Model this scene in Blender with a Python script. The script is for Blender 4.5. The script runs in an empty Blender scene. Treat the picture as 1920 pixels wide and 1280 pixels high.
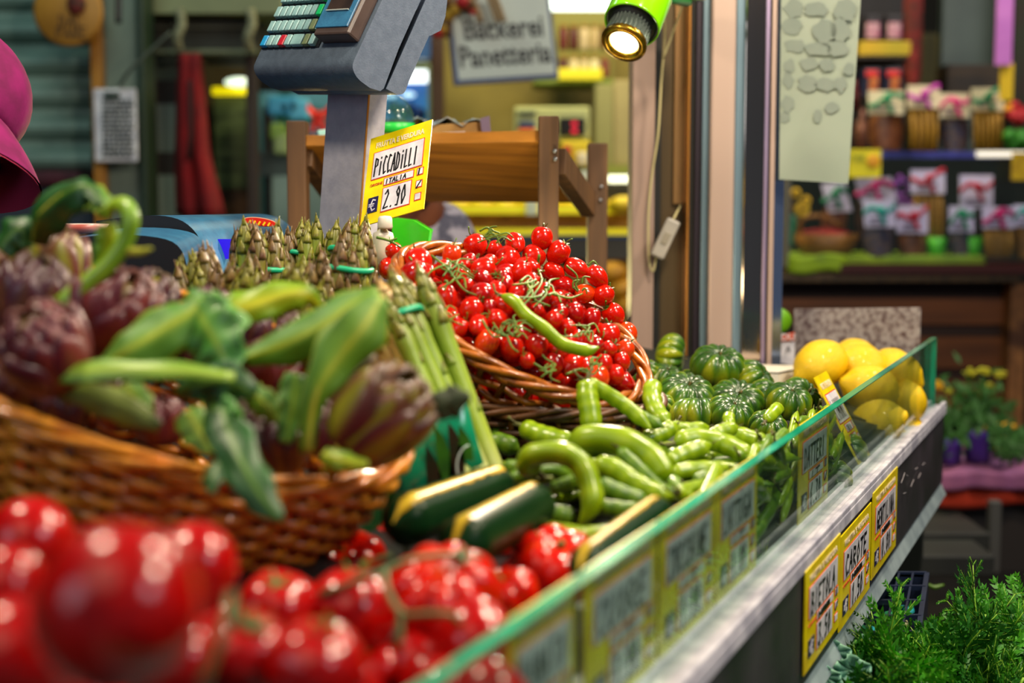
import bpy, math, random
from mathutils import Vector, Matrix, Quaternion
import numpy as np

# ---------------------------------------------------------------- camera
F = 2667.0                       # focal length in pixels of a 1920x1280 frame (50 mm lens)
CAM_Z = 1.35
PITCH = math.atan(262.0 / F)
SC = bpy.context.scene
COL = SC.collection
cam_d = bpy.data.cameras.new('camera')
cam = bpy.data.objects.new('camera', cam_d)
COL.objects.link(cam)
cam.location = (0, 0, CAM_Z)
cam.rotation_euler = (math.pi / 2 - PITCH, 0, 0)
cam_d.lens = 50.0
cam_d.sensor_width = 36.0
cam_d.clip_start = 0.02
cam_d.dof.use_dof = True
cam_d.dof.focus_distance = 1.85
cam_d.dof.aperture_fstop = 2.7
SC.camera = cam

# ---------------------------------------------------------------- world, exposure
w = bpy.data.worlds.new('hall')
SC.world = w
w.use_nodes = True
w.node_tree.nodes['Background'].inputs[0].default_value = (0.50, 0.62, 0.80, 1)
w.node_tree.nodes['Background'].inputs[1].default_value = 0.13
SC.view_settings.view_transform = 'Standard'
SC.view_settings.look = 'None'
SC.view_settings.gamma = 1.0
SC.view_settings.exposure = 0.0
SC.cycles.use_denoising = True
SC.cycles.max_bounces = 10
SC.cycles.transparent_max_bounces = 16
SC.cycles.caustics_reflective = False
SC.cycles.caustics_refractive = False
SC.cycles.sample_clamp_indirect = 4.0

def lamp(name, loc, target, power, size, color, spread=None, size_y=None, kind='AREA'):
    d = bpy.data.lights.new(name, kind)
    d.energy = power
    d.color = color
    if kind == 'AREA':
        d.shape = 'RECTANGLE' if size_y else 'DISK'
        d.size = size
        if size_y: d.size_y = size_y
        if spread: d.spread = spread
    else:
        d.shadow_soft_size = size
    o = bpy.data.objects.new(name, d)
    COL.objects.link(o)
    o.location = loc
    o.rotation_euler = (Vector(target) - Vector(loc)).to_track_quat('-Z', 'Y').to_euler()
    return o

WARM = (1.0, 0.83, 0.62)
lamp('stall_lamp_near', (0.95, 0.75, 2.35), (-0.1, 1.25, 1.05), 17, 0.13, WARM)
lamp('stall_lamp_middle', (0.55, 1.45, 2.45), (-0.05, 1.75, 1.1), 21, 0.13, WARM)
lamp('stall_lamp_far', (1.15, 2.15, 2.45), (0.55, 2.4, 1.1), 22, 0.13, WARM)
lamp('stall_lamp_left', (-0.75, 1.2, 2.5), (-0.3, 1.4, 1.1), 18, 0.22, (1.0, 0.84, 0.62))
lamp('cool_fill', (2.4, -0.6, 3.0), (0.2, 1.8, 1.0), 20, 0.9, (0.75, 0.88, 1.0))  # broad cool fill added on the customer side
lamp('bakery_light', (0.35, 4.9, 2.9), (0.2, 5.6, 1.2), 38, 0.8, (1.0, 0.86, 0.45))
lamp('gift_stand_light', (2.0, 4.1, 3.0), (2.1, 5.0, 1.2), 26, 0.7, (1.0, 0.90, 0.80))
lamp('left_aisle_light', (-1.2, 3.2, 3.2), (-1.3, 4.5, 1.5), 13, 0.9, (0.75, 1.0, 0.92))

lamp('column_fill', (-1.7, -0.4, 2.1), (-0.2, 1.9, 1.3), 7, 1.0, (0.72, 0.86, 1.0))  # cool soft fill added from front left to lift the scale column
lamp('basket_fill', (-0.45, 0.05, 2.25), (-0.25, 1.1, 1.15), 3, 0.9, WARM)  # warm soft fill added to brighten the near wall of the artichoke basket
lamp('shelf_fill', (0.02, 2.08, 1.17), (-0.02, 2.5, 1.42), 1.3, 0.25, (1.0, 0.80, 0.5), size_y=0.06)  # unseen warm fill added to brighten the underside of the rack board
lamp('counter_display_light', (-0.35, 4.55, 0.95), (-0.5, 2.8, 1.40), 6, 0.5, (1.0, 0.82, 0.35), size_y=0.2, spread=1.2)
# ---------------------------------------------------------------- pixel helpers
CP, SP = math.cos(PITCH), math.sin(PITCH)
def ray(px, py):
    x = (px - 960) / F; u = (640 - py) / F
    return Vector((x, CP + u * SP, -SP + u * CP))
def W(px, py, Y):                      # the point seen at a pixel, Y metres in front of the camera
    d = ray(px, py); t = Y / d.y
    return Vector((d.x * t, Y, CAM_Z + d.z * t))
def WZ(px, py, z):                     # the point of a level plane seen at a pixel
    d = ray(px, py); t = (z - CAM_Z) / d.z
    return Vector((d.x * t, d.y * t, z))
def m_px(Y): return Y / F / CP         # metres per pixel at that distance
RT = Vector((1, 0, 0)); UPC = Vector((0, SP, CP)); FW = Vector((0, CP, -SP))

# ---------------------------------------------------------------- materials
def hexc(h):
    h = h.lstrip('#')
    r = [int(h[i:i + 2], 16) / 255 for i in (0, 2, 4)]
    return tuple(((c + 0.055) / 1.055) ** 2.4 if c > 0.04045 else c / 12.92 for c in r) + (1,)
MATS = {}
def mat(name, col, rough=0.5, metal=0.0, col2=None, nscale=8.0, bump=0.0, bscale=40.0, emit=None, estr=0.0,
        coat=0.0, attr=None, acol=None, sss=0.0, stretch=None, spec=0.5, trans=0.0, contrast=(0.35, 0.65), ramp=None, aniso=0.0, alpha=1.0, sheen=0.0):
    """Principled material; col2 = a second pigment spread by noise, attr/acol = a pigment carried by a mesh attribute."""
    if name in MATS: return MATS[name]
    m = bpy.data.materials.new(name); m.use_nodes = True
    nt = m.node_tree; N = nt.nodes; L = nt.links
    b = N['Principled BSDF']
    def C(c): return hexc(c) if isinstance(c, str) else c
    b.inputs['Base Color'].default_value = C(col)
    b.inputs['Roughness'].default_value = rough
    b.inputs['Metallic'].default_value = metal
    b.inputs['Coat Weight'].default_value = coat
    b.inputs['Coat Roughness'].default_value = 0.08
    b.inputs['Specular IOR Level'].default_value = spec
    b.inputs['Transmission Weight'].default_value = trans
    b.inputs['Alpha'].default_value = alpha
    b.inputs['Sheen Weight'].default_value = sheen
    if sss:
        b.inputs['Subsurface Weight'].default_value = sss
        b.inputs['Subsurface Radius'].default_value = (0.01, 0.004, 0.002)
        b.inputs['Subsurface Scale'].default_value = 0.5
    tc = N.new('ShaderNodeTexCoord')
    vec = tc.outputs['Object']
    if stretch:
        mp = N.new('ShaderNodeMapping'); mp.inputs['Scale'].default_value = stretch
        L.new(vec, mp.inputs['Vector']); vec = mp.outputs['Vector']
    cur = None
    if col2 is not None:
        nz = N.new('ShaderNodeTexNoise'); nz.inputs['Scale'].default_value = nscale; nz.inputs['Detail'].default_value = 5
        L.new(vec, nz.inputs['Vector'])
        rp = N.new('ShaderNodeValToRGB')
        rp.color_ramp.elements[0].position = contrast[0]; rp.color_ramp.elements[1].position = contrast[1]
        rp.color_ramp.elements[0].color = C(col); rp.color_ramp.elements[1].color = C(col2)
        L.new(nz.outputs['Fac'], rp.inputs['Fac'])
        cur = rp.outputs['Color']
    if attr:
        at = N.new('ShaderNodeAttribute'); at.attribute_name = attr
        rp = N.new('ShaderNodeValToRGB')
        els = acol                                     # list of (pos, colour)
        cr = rp.color_ramp
        cr.elements[0].position = els[0][0]; cr.elements[0].color = C(els[0][1])
        cr.elements[1].position = els[-1][0]; cr.elements[1].color = C(els[-1][1])
        for p_, c_ in els[1:-1]:
            e = cr.elements.new(p_); e.color = C(c_)
        L.new(at.outputs['Fac'], rp.inputs['Fac'])
        if cur is not None:
            mx = N.new('ShaderNodeMix'); mx.data_type = 'RGBA'; mx.inputs['Factor'].default_value = 0.28
            L.new(rp.outputs['Color'], mx.inputs[6]); L.new(cur, mx.inputs[7]); cur = mx.outputs[2]
        else: cur = rp.outputs['Color']
    if cur is not None: L.new(cur, b.inputs['Base Color'])
    if bump:
        nb = N.new('ShaderNodeTexNoise'); nb.inputs['Scale'].default_value = bscale; nb.inputs['Detail'].default_value = 3
        L.new(vec, nb.inputs['Vector'])
        bp = N.new('ShaderNodeBump'); bp.inputs['Strength'].default_value = bump; bp.inputs['Distance'].default_value = 0.003
        L.new(nb.outputs['Fac'], bp.inputs['Height']); L.new(bp.outputs['Normal'], b.inputs['Normal'])
    if emit is not None:
        b.inputs['Emission Color'].default_value = C(emit); b.inputs['Emission Strength'].default_value = estr
    MATS[name] = m
    return m

def glass_mat(name, tint, gloss_ior=1.5, rough=0.02, dirt=0.0):
    m = bpy.data.materials.new(name); m.use_nodes = True
    nt = m.node_tree; N = nt.nodes; L = nt.links
    N.remove(N['Principled BSDF'])
    out = N['Material Output']
    tr = N.new('ShaderNodeBsdfTransparent'); tr.inputs[0].default_value = tint
    gl = N.new('ShaderNodeBsdfGlossy'); gl.inputs['Roughness'].default_value = rough
    lw = N.new('ShaderNodeLayerWeight'); lw.inputs[0].default_value = 0.5
    pw = N.new('ShaderNodeMath'); pw.operation = 'POWER'; pw.inputs[1].default_value = 5.0
    L.new(lw.outputs['Facing'], pw.inputs[0])
    fr = N.new('ShaderNodeMath'); fr.operation = 'MULTIPLY_ADD'; fr.inputs[1].default_value = 0.85; fr.inputs[2].default_value = 0.035
    L.new(pw.outputs[0], fr.inputs[0])
    mx = N.new('ShaderNodeMixShader')
    L.new(fr.outputs[0], mx.inputs[0]); L.new(tr.outputs[0], mx.inputs[1]); L.new(gl.outputs[0], mx.inputs[2])
    last = mx
    if dirt:
        df = N.new('ShaderNodeBsdfDiffuse'); df.inputs[0].default_value = hexc('#7fc8b0')
        nz = N.new('ShaderNodeTexNoise'); nz.inputs['Scale'].default_value = 9; nz.inputs['Detail'].default_value = 8
        tc = N.new('ShaderNodeTexCoord'); L.new(tc.outputs['Object'], nz.inputs['Vector'])
        mr = N.new('ShaderNodeMapRange'); mr.inputs[1].default_value = 0.35; mr.inputs[2].default_value = 0.75
        mr.inputs[3].default_value = dirt * 0.25; mr.inputs[4].default_value = dirt
        L.new(nz.outputs['Fac'], mr.inputs[0])
        m2 = N.new('ShaderNodeMixShader')
        L.new(mr.outputs[0], m2.inputs[0]); L.new(mx.outputs[0], m2.inputs[1]); L.new(df.outputs[0], m2.inputs[2]); last = m2
    L.new(last.outputs[0], out.inputs['Surface'])
    MATS[name] = m
    return m

# ---------------------------------------------------------------- mesh collector
class G:
    def __init__(s): s.v = []; s.f = []; s.mi = []; s.sm = []; s.a = []
    def add(s, vs, fs, mi=0, smooth=True, a=None):
        o = len(s.v)
        s.v.extend([tuple(v) for v in vs])
        s.a.extend(a if a is not None else [0.0] * len(vs))
        for f in fs:
            s.f.append(tuple(i + o for i in f)); s.mi.append(mi); s.sm.append(smooth)
        return s
    def box(s, c, size, M=None, mi=0, rot=None):
        """size = full sizes; M = 3x3 with the box's axes as columns"""
        hx, hy, hz = size[0] / 2, size[1] / 2, size[2] / 2
        c = Vector(c)
        vs = [Vector((x, y, z)) for x in (-hx, hx) for y in (-hy, hy) for z in (-hz, hz)]
        if M is not None: vs = [M @ v for v in vs]
        s.add([c + v for v in vs], [(0, 1, 3, 2), (4, 6, 7, 5), (0, 4, 5, 1), (2, 3, 7, 6), (0, 2, 6, 4), (1, 5, 7, 3)], mi, False)
        return s
    def bar(s, p, q, wx, wz, up=Vector((0, 0, 1)), mi=0):
        p = Vector(p); q = Vector(q); d = (q - p); L = d.length; y = d.normalized()
        x = y.cross(up).normalized(); z = x.cross(y)
        M = Matrix((x, y, z)).transposed()
        return s.box((p + q) / 2, (wx, L, wz), M, mi)
    def tube(s, pts, rad, seg=8, caps=True, mi=0, flat=1.0, a=None, ref=None, twist=0.0):
        pts = [Vector(p) for p in pts]; n = len(pts)
        if not hasattr(rad, '__len__'): rad = [rad] * n
        T = []
        for i in range(n):
            d = pts[min(i + 1, n - 1)] - pts[max(i - 1, 0)]
            T.append(d.normalized() if d.length > 1e-9 else Vector((0, 0, 1)))
        r0 = ref if ref is not None else (Vector((0, 0, 1)) if abs(T[0].z) < 0.9 else Vector((1, 0, 0)))
        u = (r0 - T[0] * r0.dot(T[0])).normalized()
        vs = []; av = []
        for i in range(n):
            u = (u - T[i] * u.dot(T[i]))
            u = u.normalized() if u.length > 1e-6 else T[i].orthogonal().normalized()
            w_ = T[i].cross(u)
            for k in range(seg):
                t = 2 * math.pi * k / seg + twist
                vs.append(pts[i] + u * (math.cos(t) * rad[i] * flat) + w_ * (math.sin(t) * rad[i]))
                av.append(a[i] if a is not None else 0.0)
        fs = []
        for i in range(n - 1):
            for k in range(seg):
                k2 = (k + 1) % seg
                fs.append((i * seg + k, i * seg + k2, (i + 1) * seg + k2, (i + 1) * seg + k))
        if caps:
            fs.append(tuple(range(seg - 1, -1, -1))); fs.append(tuple((n - 1) * seg + k for k in range(seg)))
        return s.add(vs, fs, mi, True, av)
    def surf(s, P, nu, nv, mi=0, closed_u=False, thick=0.0, a=None, smooth=True):
        """P(i,j) -> Vector on an nu x nv grid; thick > 0 gives the sheet a back"""
        pts = [[Vector(P(i, j)) for j in range(nv)] for i in range(nu)]
        av = [(a(i, j) if a else 0.0) for i in range(nu) for j in range(nv)]
        vs = [p for row in pts for p in row]
        fs = []
        I = nu if closed_u else nu - 1
        for i in range(I):
            for j in range(nv - 1):
                i2 = (i + 1) % nu
                fs.append((i * nv + j, i2 * nv + j, i2 * nv + j + 1, i * nv + j + 1))
        if thick:
            nr = [Vector((0, 0, 0)) for _ in vs]
            for f in fs:
                n_ = (vs[f[1]] - vs[f[0]]).cross(vs[f[3]] - vs[f[0]])
                n2 = (vs[f[2]] - vs[f[1]]).cross(vs[f[3]] - vs[f[2]])
                n_ = n_ + n2
                for k in f: nr[k] = nr[k] + n_
            N0 = len(vs)
            vs = vs + [vs[k] - (nr[k].normalized() if nr[k].length > 0 else Vector((0, 0, 1))) * thick for k in range(N0)]
            av = av + av
            back = [tuple(reversed([k + N0 for k in f])) for f in fs]
            ed = []
            if not closed_u:
                for j in range(nv - 1):
                    ed.append((j, j + 1, j + 1 + N0, j + N0))
                    b0 = (nu - 1) * nv
                    ed.append((b0 + j + 1, b0 + j, b0 + j + N0, b0 + j + 1 + N0))
            for i in range(I):
                i2 = (i + 1) % nu
                ed.append((i2 * nv, i * nv, i * nv + N0, i2 * nv + N0))
                ed.append((i * nv + nv - 1, i2 * nv + nv - 1, i2 * nv + nv - 1 + N0, i * nv + nv - 1 + N0))
            fs = fs + back + ed
        return s.add(vs, fs, mi, smooth, av)
    def lathe(s, prof, seg=24, mi=0, lobe=None, M=None, a=None):
        """prof: list of (r, z) bottom to top; closed where r == 0"""
        vs = []; fs = []; av = []; rings = []
        for i, (r, z) in enumerate(prof):
            if r < 1e-7:
                rings.append([len(vs)]); vs.append(Vector((0, 0, z))); av.append(a(i, 0) if a else 0.0)
            else:
                ring = []
                for k in range(seg):
                    t = 2 * math.pi * k / seg
                    rr, zz = (lobe(i, t, r, z) if lobe else (r, z))
                    ring.append(len(vs)); vs.append(Vector((rr * math.cos(t), rr * math.sin(t), zz))); av.append(a(i, t) if a else 0.0)
                rings.append(ring)
        for i in range(len(rings) - 1):
            A, B = rings[i], rings[i + 1]
            for k in range(seg):
                k2 = (k + 1) % seg
                if len(A) == 1 and len(B) == 1: break
                if len(A) == 1: fs.append((A[0], B[k2], B[k]))
                elif len(B) == 1: fs.append((A[k], A[k2], B[0]))
                else: fs.append((A[k], A[k2], B[k2], B[k]))
        if M is not None: vs = [M @ v for v in vs]
        return s.add(vs, fs, mi, True, av)
    def prism(s, poly, M, h, mi=0, smooth=False):
        """poly: 2D outline (counter-clockwise), M: 4x4 taking (x, y, 0..h) to the world"""
        n = len(poly)
        vs = [M @ Vector((x, y, 0)) for x, y in poly] + [M @ Vector((x, y, h)) for x, y in poly]
        fs = [tuple(range(n - 1, -1, -1)), tuple(range(n, 2 * n))]
        s.add(vs, fs, mi, False)
        o = len(s.v) - 2 * n
        for i in range(n):
            j = (i + 1) % n
            s.f.append((o + i, o + j, o + n + j, o + n + i)); s.mi.append(mi); s.sm.append(smooth)
        return s
    def ellipsoid(s, c, r, M=None, seg=16, rings=10, mi=0):
        prof = [(math.sin(math.pi * i / rings), -math.cos(math.pi * i / rings)) for i in range(rings + 1)]
        prof[0] = (0, -1); prof[-1] = (0, 1)
        S = Matrix.Diagonal(Vector((r[0], r[1], r[2], 1)))
        MM = Matrix.Translation(Vector(c)) @ (M.to_4x4() if M is not None else Matrix.Identity(4)) @ S
        return s.lathe(prof, seg, mi, M=MM)
    def mesh(s, name, mats):
        me = bpy.data.meshes.new(name)
        me.from_pydata(s.v, [], s.f)
        for m in (mats if isinstance(mats, (list, tuple)) else [mats]): me.materials.append(m)
        me.polygons.foreach_set('material_index', s.mi)
        me.polygons.foreach_set('use_smooth', s.sm)
        if any(x != 0.0 for x in s.a):
            at = me.attributes.new('pig', 'FLOAT', 'POINT'); at.data.foreach_set('value', s.a)
        me.update()
        return me
    def build(s, name, mats, parent=None, bevel=0.0, local=True, subsurf=0):
        """one mesh object; with local=True the origin of a top-level mesh moves to its base"""
        if parent is None and local and s.v:
            A = np.array(s.v); c = (A.min(0) + A.max(0)) / 2; c[2] = A[:, 2].min()
            s.v = [tuple(x) for x in (A - c)]
            loc = Vector(c)
        else: loc = Vector((0, 0, 0))
        o = bpy.data.objects.new(name, s.mesh(name, mats)); COL.objects.link(o)
        if parent is not None:
            o.parent = parent; o.matrix_parent_inverse = parent.matrix_world.inverted() if local == 'world' else Matrix.Identity(4)
        else: o.location = loc
        if bevel:
            b = o.modifiers.new('b', 'BEVEL'); b.width = bevel; b.segments = 2; b.limit_method = 'ANGLE'
        if subsurf:
            q = o.modifiers.new('s', 'SUBSURF'); q.levels = subsurf; q.render_levels = subsurf
        return o

def tag(o, label, cat, group=None):
    o['label'] = label; o['category'] = cat
    if group: o['group'] = group
    return o
def empty(name, loc, label, cat, group=None, M=None):
    o = bpy.data.objects.new(name, None); COL.objects.link(o); o.empty_display_size = 0.05
    o.location = loc
    if M is not None:
        o.rotation_mode = 'QUATERNION'; o.rotation_quaternion = M.to_3x3().to_quaternion()
    o.matrix_world = Matrix.LocRotScale(Vector(loc), o.rotation_quaternion if M is not None else Quaternion(), Vector((1, 1, 1)))
    return tag(o, label, cat, group)
def wparts(root, g, name, mats, bevel=0.0, label=None):
    """a part given in world coordinates, stored in the thing's own frame"""
    inv = root.matrix_world.inverted()
    g.v = [tuple(inv @ Vector(v)) for v in g.v]
    o = g.build(name, mats, root, bevel)
    if label: o['label'] = label
    return o
def struct(o): o['kind'] = 'structure'; return o
def copy_tree(o, parent=None):
    c = o.copy(); COL.objects.link(c); c.parent = parent
    for ch in list(o.children): copy_tree(ch, c)
    return c
def inst(me, name, M, parent=None):
    o = bpy.data.objects.new(name, me); COL.objects.link(o)
    if parent is not None: o.parent = parent
    l, r, sc_ = M.decompose()
    o.location = l; o.rotation_mode = 'QUATERNION'; o.rotation_quaternion = r; o.scale = sc_
    return o
def frame(z, x=None):
    z = Vector(z).normalized()
    x = Vector(x) if x is not None else (Vector((1, 0, 0)) if abs(z.x) < 0.9 else Vector((0, 1, 0)))
    x = (x - z * x.dot(z)).normalized(); y = z.cross(x)
    return Matrix((x, y, z)).transposed()
def bez(P, n=16):
    """smooth curve through the points (Catmull-Rom)"""
    P = [Vector(p) for p in P]
    Q = [P[0] * 2 - P[1]] + P + [P[-1] * 2 - P[-2]]
    out = []
    segs = len(P) - 1
    for k in range(n):
        t = k / (n - 1) * segs; i = min(int(t), segs - 1); u = t - i
        a, b, c, d = Q[i], Q[i + 1], Q[i + 2], Q[i + 3]
        out.append(0.5 * ((2 * b) + (c - a) * u + (2 * a - 5 * b + 4 * c - d) * u * u + (3 * b - a - 3 * c + d) * u ** 3))
    return out
R = random.Random(7)
# ================================================================ stall body
E0 = Vector((0.775, 2.6, 0)); SD = Vector((0.3987, 0.9171, 0)); SN = Vector((-0.9171, 0.3987, 0))
Z_GT, Z_GB, Z_FB = 1.101, 0.974, 0.838
def S(s, t, z): return E0 + SD * s + SN * t + Vector((0, 0, z))
SM = Matrix((SD, SN, Vector((0, 0, 1)))).transposed()      # columns: along, inward, up  (left-handed pair fixed by box symmetry)
def st_of(p): r = Vector(p) - E0; return r.dot(SD), r.dot(SN)
def bed_z(t): return 0.985 + 0.2 * t

M_ALU = mat('brushed_aluminium', '#b9bcc0', 0.32, 0.85, '#8f9499', 60, 0.06, 200, stretch=(1, 1, 0.05))
M_LEDGE = mat('worn_aluminium', '#d6d4e0', 0.5, 0.15, '#a09fb0', 22, 0.25, 120)
M_FASCIA = mat('dark_fascia', '#4a464e', 0.42, 0.35, '#26302a', 7, 0.1, 60)
M_LIP = mat('pale_lip', '#a9bcc2', 0.35, 0.3, '#8496a0', 20)
M_BED = mat('dark_bed', '#131a12', 0.8)
M_DARKP = mat('black_plastic', '#0c0f12', 0.45)

stall = empty('market_stall', S(-1.2, 0.5, 0), 'long produce stall with a grey metal fascia and sloped display bed', 'market stall')
g = G()
g.box(S(-1.3, 0.0, Z_GB - 0.008), (2.66, 0.045, 0.016), SM)
g.box(S(-1.3, -0.018, Z_GB + 0.003), (2.66, 0.008, 0.008), SM)
g.box(S(-1.3, 0.014, Z_GB + 0.003), (2.66, 0.008, 0.008), SM)
wparts(stall, g, 'ledge', M_LEDGE, 0.0015)
g = G().box(S(-1.3, -0.014, (Z_GB + Z_FB) / 2 - 0.006), (2.64, 0.012, Z_GB - Z_FB), SM)
wparts(stall, g, 'fascia', M_FASCIA, 0.001)
g = G()
lipM = Matrix.Rotation(-0.42, 3, SD) @ SM
g.box(S(-1.3, -0.019, Z_FB - 0.017), (2.64, 0.005, 0.032), lipM)
wparts(stall, g, 'lower_lip', M_LIP, 0.001)
g = G()
P = lambda i, j: S(-2.6 + 2.62 * i, 0.02 + 1.0 * j, bed_z(0.02 + 1.0 * j) - 0.0)
g.surf(P, 2, 2, thick=0.02, smooth=False)
wparts(stall, g, 'display_bed', M_BED)
g = G().box(S(-1.3, 1.0, 0.55), (2.6, 0.04, 1.1), SM).box(S(0.0, 0.5, 0.46), (0.03, 0.98, 0.92), SM).box(S(-1.3, 0.45, 0.25), (2.6, 0.02, 0.5), SM)
wparts(stall, g, 'stall_carcass', M_BED)

# ---- glass guard along the front
M_GLASS = glass_mat('guard_glass', (0.90, 0.985, 0.94, 1), 1.5, 0.015, 0.02)
M_GEDGE = mat('glass_edge', '#0c9a74', 0.12, 0.0, '#35c79c', 14, stretch=(1, 1, 1), coat=0.8)
gl = empty('glass_guard', S(-1.2, 0, Z_GB), 'long clear green-edged glass pane along the stall front', 'glass panel')
TH = 0.010
g = G()
for t_ in (-TH / 2, TH / 2):
    g.add([S(-2.55, t_, Z_GB + 0.002), S(0, t_, Z_GB + 0.002), S(0, t_, Z_GT), S(-2.55, t_, Z_GT)], [(0, 1, 2, 3)], 0, False)
wparts(gl, g, 'pane', M_GLASS)
g = G()
g.box(S(-1.275, 0, Z_GT + 0.0004), (2.55, TH, 0.0012), SM)
g.box(S(0.0006, 0, (Z_GT + Z_GB) / 2), (0.0012, TH, Z_GT - Z_GB), SM)
wparts(gl, g, 'polished_edge', M_GEDGE)

# ================================================================ price cards
M_YEL = mat('card_yellow', '#f2df00', 0.35, 0, '#d8bd06', 25, coat=0.3)
M_WHITE = mat('card_white', '#e6e4ea', 0.4, 0, '#b9b8c4', 30, coat=0.2)
M_RED = mat('card_red', '#c8321e', 0.5)
M_INK = mat('marker_ink', '#0b0a10', 0.4)
M_NAVY = mat('euro_navy', '#171447', 0.4)
M_LTRIM = mat('pale_lettering', '#e9d9b8', 0.4)
STK = {
 'A': [[(0, 0), (.5, 1), (.85, 0)], [(.15, .4), (.8, .42)]], 'B': [[(.1, 0), (.1, 1), (.6, .95), (.7, .75), (.5, .55), (.1, .5)], [(.5, .55), (.85, .35), (.7, .05), (.1, 0)]],
 'C': [[(.8, .9), (.4, 1), (.1, .5), (.35, 0), (.8, .1)]], 'D': [[(.1, 0), (.1, 1), (.6, .85), (.8, .5), (.6, .1), (.1, 0)]],
 'E': [[(.8, 1), (.1, 1), (.1, 0), (.8, 0)], [(.1, .5), (.65, .52)]], 'F': [[(.8, 1), (.1, 1), (.1, 0)], [(.1, .5), (.6, .5)]],
 'G': [[(.8, .9), (.4, 1), (.1, .5), (.35, 0), (.8, .1), (.8, .45), (.5, .45)]], 'I': [[(.4, 0), (.4, 1)]], 'i': [[(.4, 0), (.4, .75)], [(.4, .93), (.42, 1.0)]],
 'L': [[(.1, 1), (.1, 0), (.7, .05)]], 'N': [[(.1, 0), (.1, 1), (.75, 0), (.8, 1)]], 'O': [[(.45, 1), (.1, .5), (.4, 0), (.8, .45), (.45, 1)]],
 'P': [[(.1, 0), (.1, 1), (.7, .9), (.7, .6), (.1, .5)]], 'R': [[(.1, 0), (.1, 1), (.7, .9), (.7, .6), (.1, .5), (.8, 0)]], 'T': [[(.45, 0), (.45, 1)], [(0, 1), (.9, .98)]],
 'U': [[(.1, 1), (.1, .2), (.4, 0), (.75, .2), (.8, 1)]], 'V': [[(.0, 1), (.4, 0), (.8, 1)]], 'Z': [[(.1, 1), (.8, 1), (.1, 0), (.8, 0)]], 'H': [[(.1, 0), (.1, 1)], [(.8, 0), (.8, 1)], [(.1, .5), (.8, .5)]],
 'S': [[(.8, .9), (.3, 1), (.15, .7), (.75, .35), (.6, .02), (.1, .1)]], 'M': [[(.0, 0), (.1, 1), (.45, .3), (.8, 1), (.9, 0)]],
 '0': [[(.45, 1), (.1, .55), (.35, 0), (.8, .4), (.5, 1)]], '1': [[(.2, .8), (.5, 1), (.45, 0)]], '2': [[(.1, .8), (.5, 1), (.75, .75), (.05, 0), (.9, .05)]],
 '3': [[(.1, 1), (.75, .95), (.4, .6), (.8, .3), (.5, 0), (.05, .1)]], '5': [[(.8, 1), (.2, 1), (.15, .6), (.7, .5), (.7, .1), (.1, 0)]], '6': [[(.7, 1), (.2, .6), (.15, .15), (.5, 0), (.75, .25), (.5, .5), (.2, .35)]],
 '8': [[(.5, .5), (.15, .8), (.5, 1), (.8, .8), (.2, .25), (.45, 0), (.8, .2), (.5, .5)]], '9': [[(.75, .7), (.45, .5), (.15, .75), (.45, 1), (.75, .75), (.55, 0), (.2, .02)]],
 '.': [[(.35, 0), (.42, .05)]], '/': [[(.1, 0), (.9, 1)]], '-': [[(.1, .5), (.8, .5)]], ' ': [],
 '€': [[(.85, .9), (.5, 1), (.2, .5), (.5, 0), (.85, .1)], [(0, .6), (.7, .6)], [(0, .42), (.6, .42)]],
}
def strokes(g, text, org, U, V, Nn, wid, hgt, sw, slant=0.15, mi=0):
    """hand lettering as low ribbons standing a hair above the card"""
    n = max(len(text), 1); cw = wid / n
    for k, ch in enumerate(text):
        for pl in STK.get(ch, []):
            pts = [(k * cw + (x + slant * y) * cw * 0.86, y * hgt) for x, y in pl]
            P3 = [org + U * a + V * b for a, b in pts]
            for a, b in zip(P3, P3[1:]):
                d = (b - a)
                if d.length < 1e-6: continue
                d.normalize(); q = Nn.cross(d) * sw / 2; e = d * sw * 0.35
                vs = [a - e - q, b + e - q, b + e + q, a - e + q]
                g.add(vs + [v + Nn * 0.0002 for v in vs], [(4, 5, 6, 7), (0, 1, 5, 4), (1, 2, 6, 5), (2, 3, 7, 6), (3, 0, 4, 7)], mi, False)
def text_mesh(txt, size, extrude=0.0, bold=0.0, space=1.0):
    cu = bpy.data.curves.new('t', 'FONT'); cu.body = txt; cu.size = size; cu.extrude = extrude; cu.offset = bold
    cu.align_x = 'CENTER'; cu.align_y = 'CENTER'; cu.space_character = space; cu.resolution_u = 3
    ob = bpy.data.objects.new('t', cu); COL.objects.link(ob)
    bpy.context.view_layer.update()
    dg = bpy.context.evaluated_depsgraph_get()
    me = bpy.data.meshes.new_from_object(ob.evaluated_get(dg))
    bpy.data.objects.remove(ob); bpy.data.curves.remove(cu)
    return me
def lettering(txt, c, U, V, size, m, parent, width=None, bold=0.0, name='lettering', off=0.0006):
    """printed letters lying on a face; U, V are its right and up"""
    me = text_mesh(txt, size, 0.0002, bold)
    xs = [v.co.x for v in me.vertices]; k = 1.0
    if width and xs: k = width / max(max(xs) - min(xs), 1e-6)
    Nn = U.cross(V)
    M4 = Matrix((U * k, V, Nn)).transposed().to_4x4(); M4.translation = Vector(c) + Nn * off
    me.materials.clear(); me.materials.append(m)
    for p in me.polygons: p.material_index = 0
    me.transform(parent.matrix_world.inverted() @ M4 if parent else M4)
    o = bpy.data.objects.new(name, me); COL.objects.link(o)
    if parent: o.parent = parent
    return o

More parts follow.
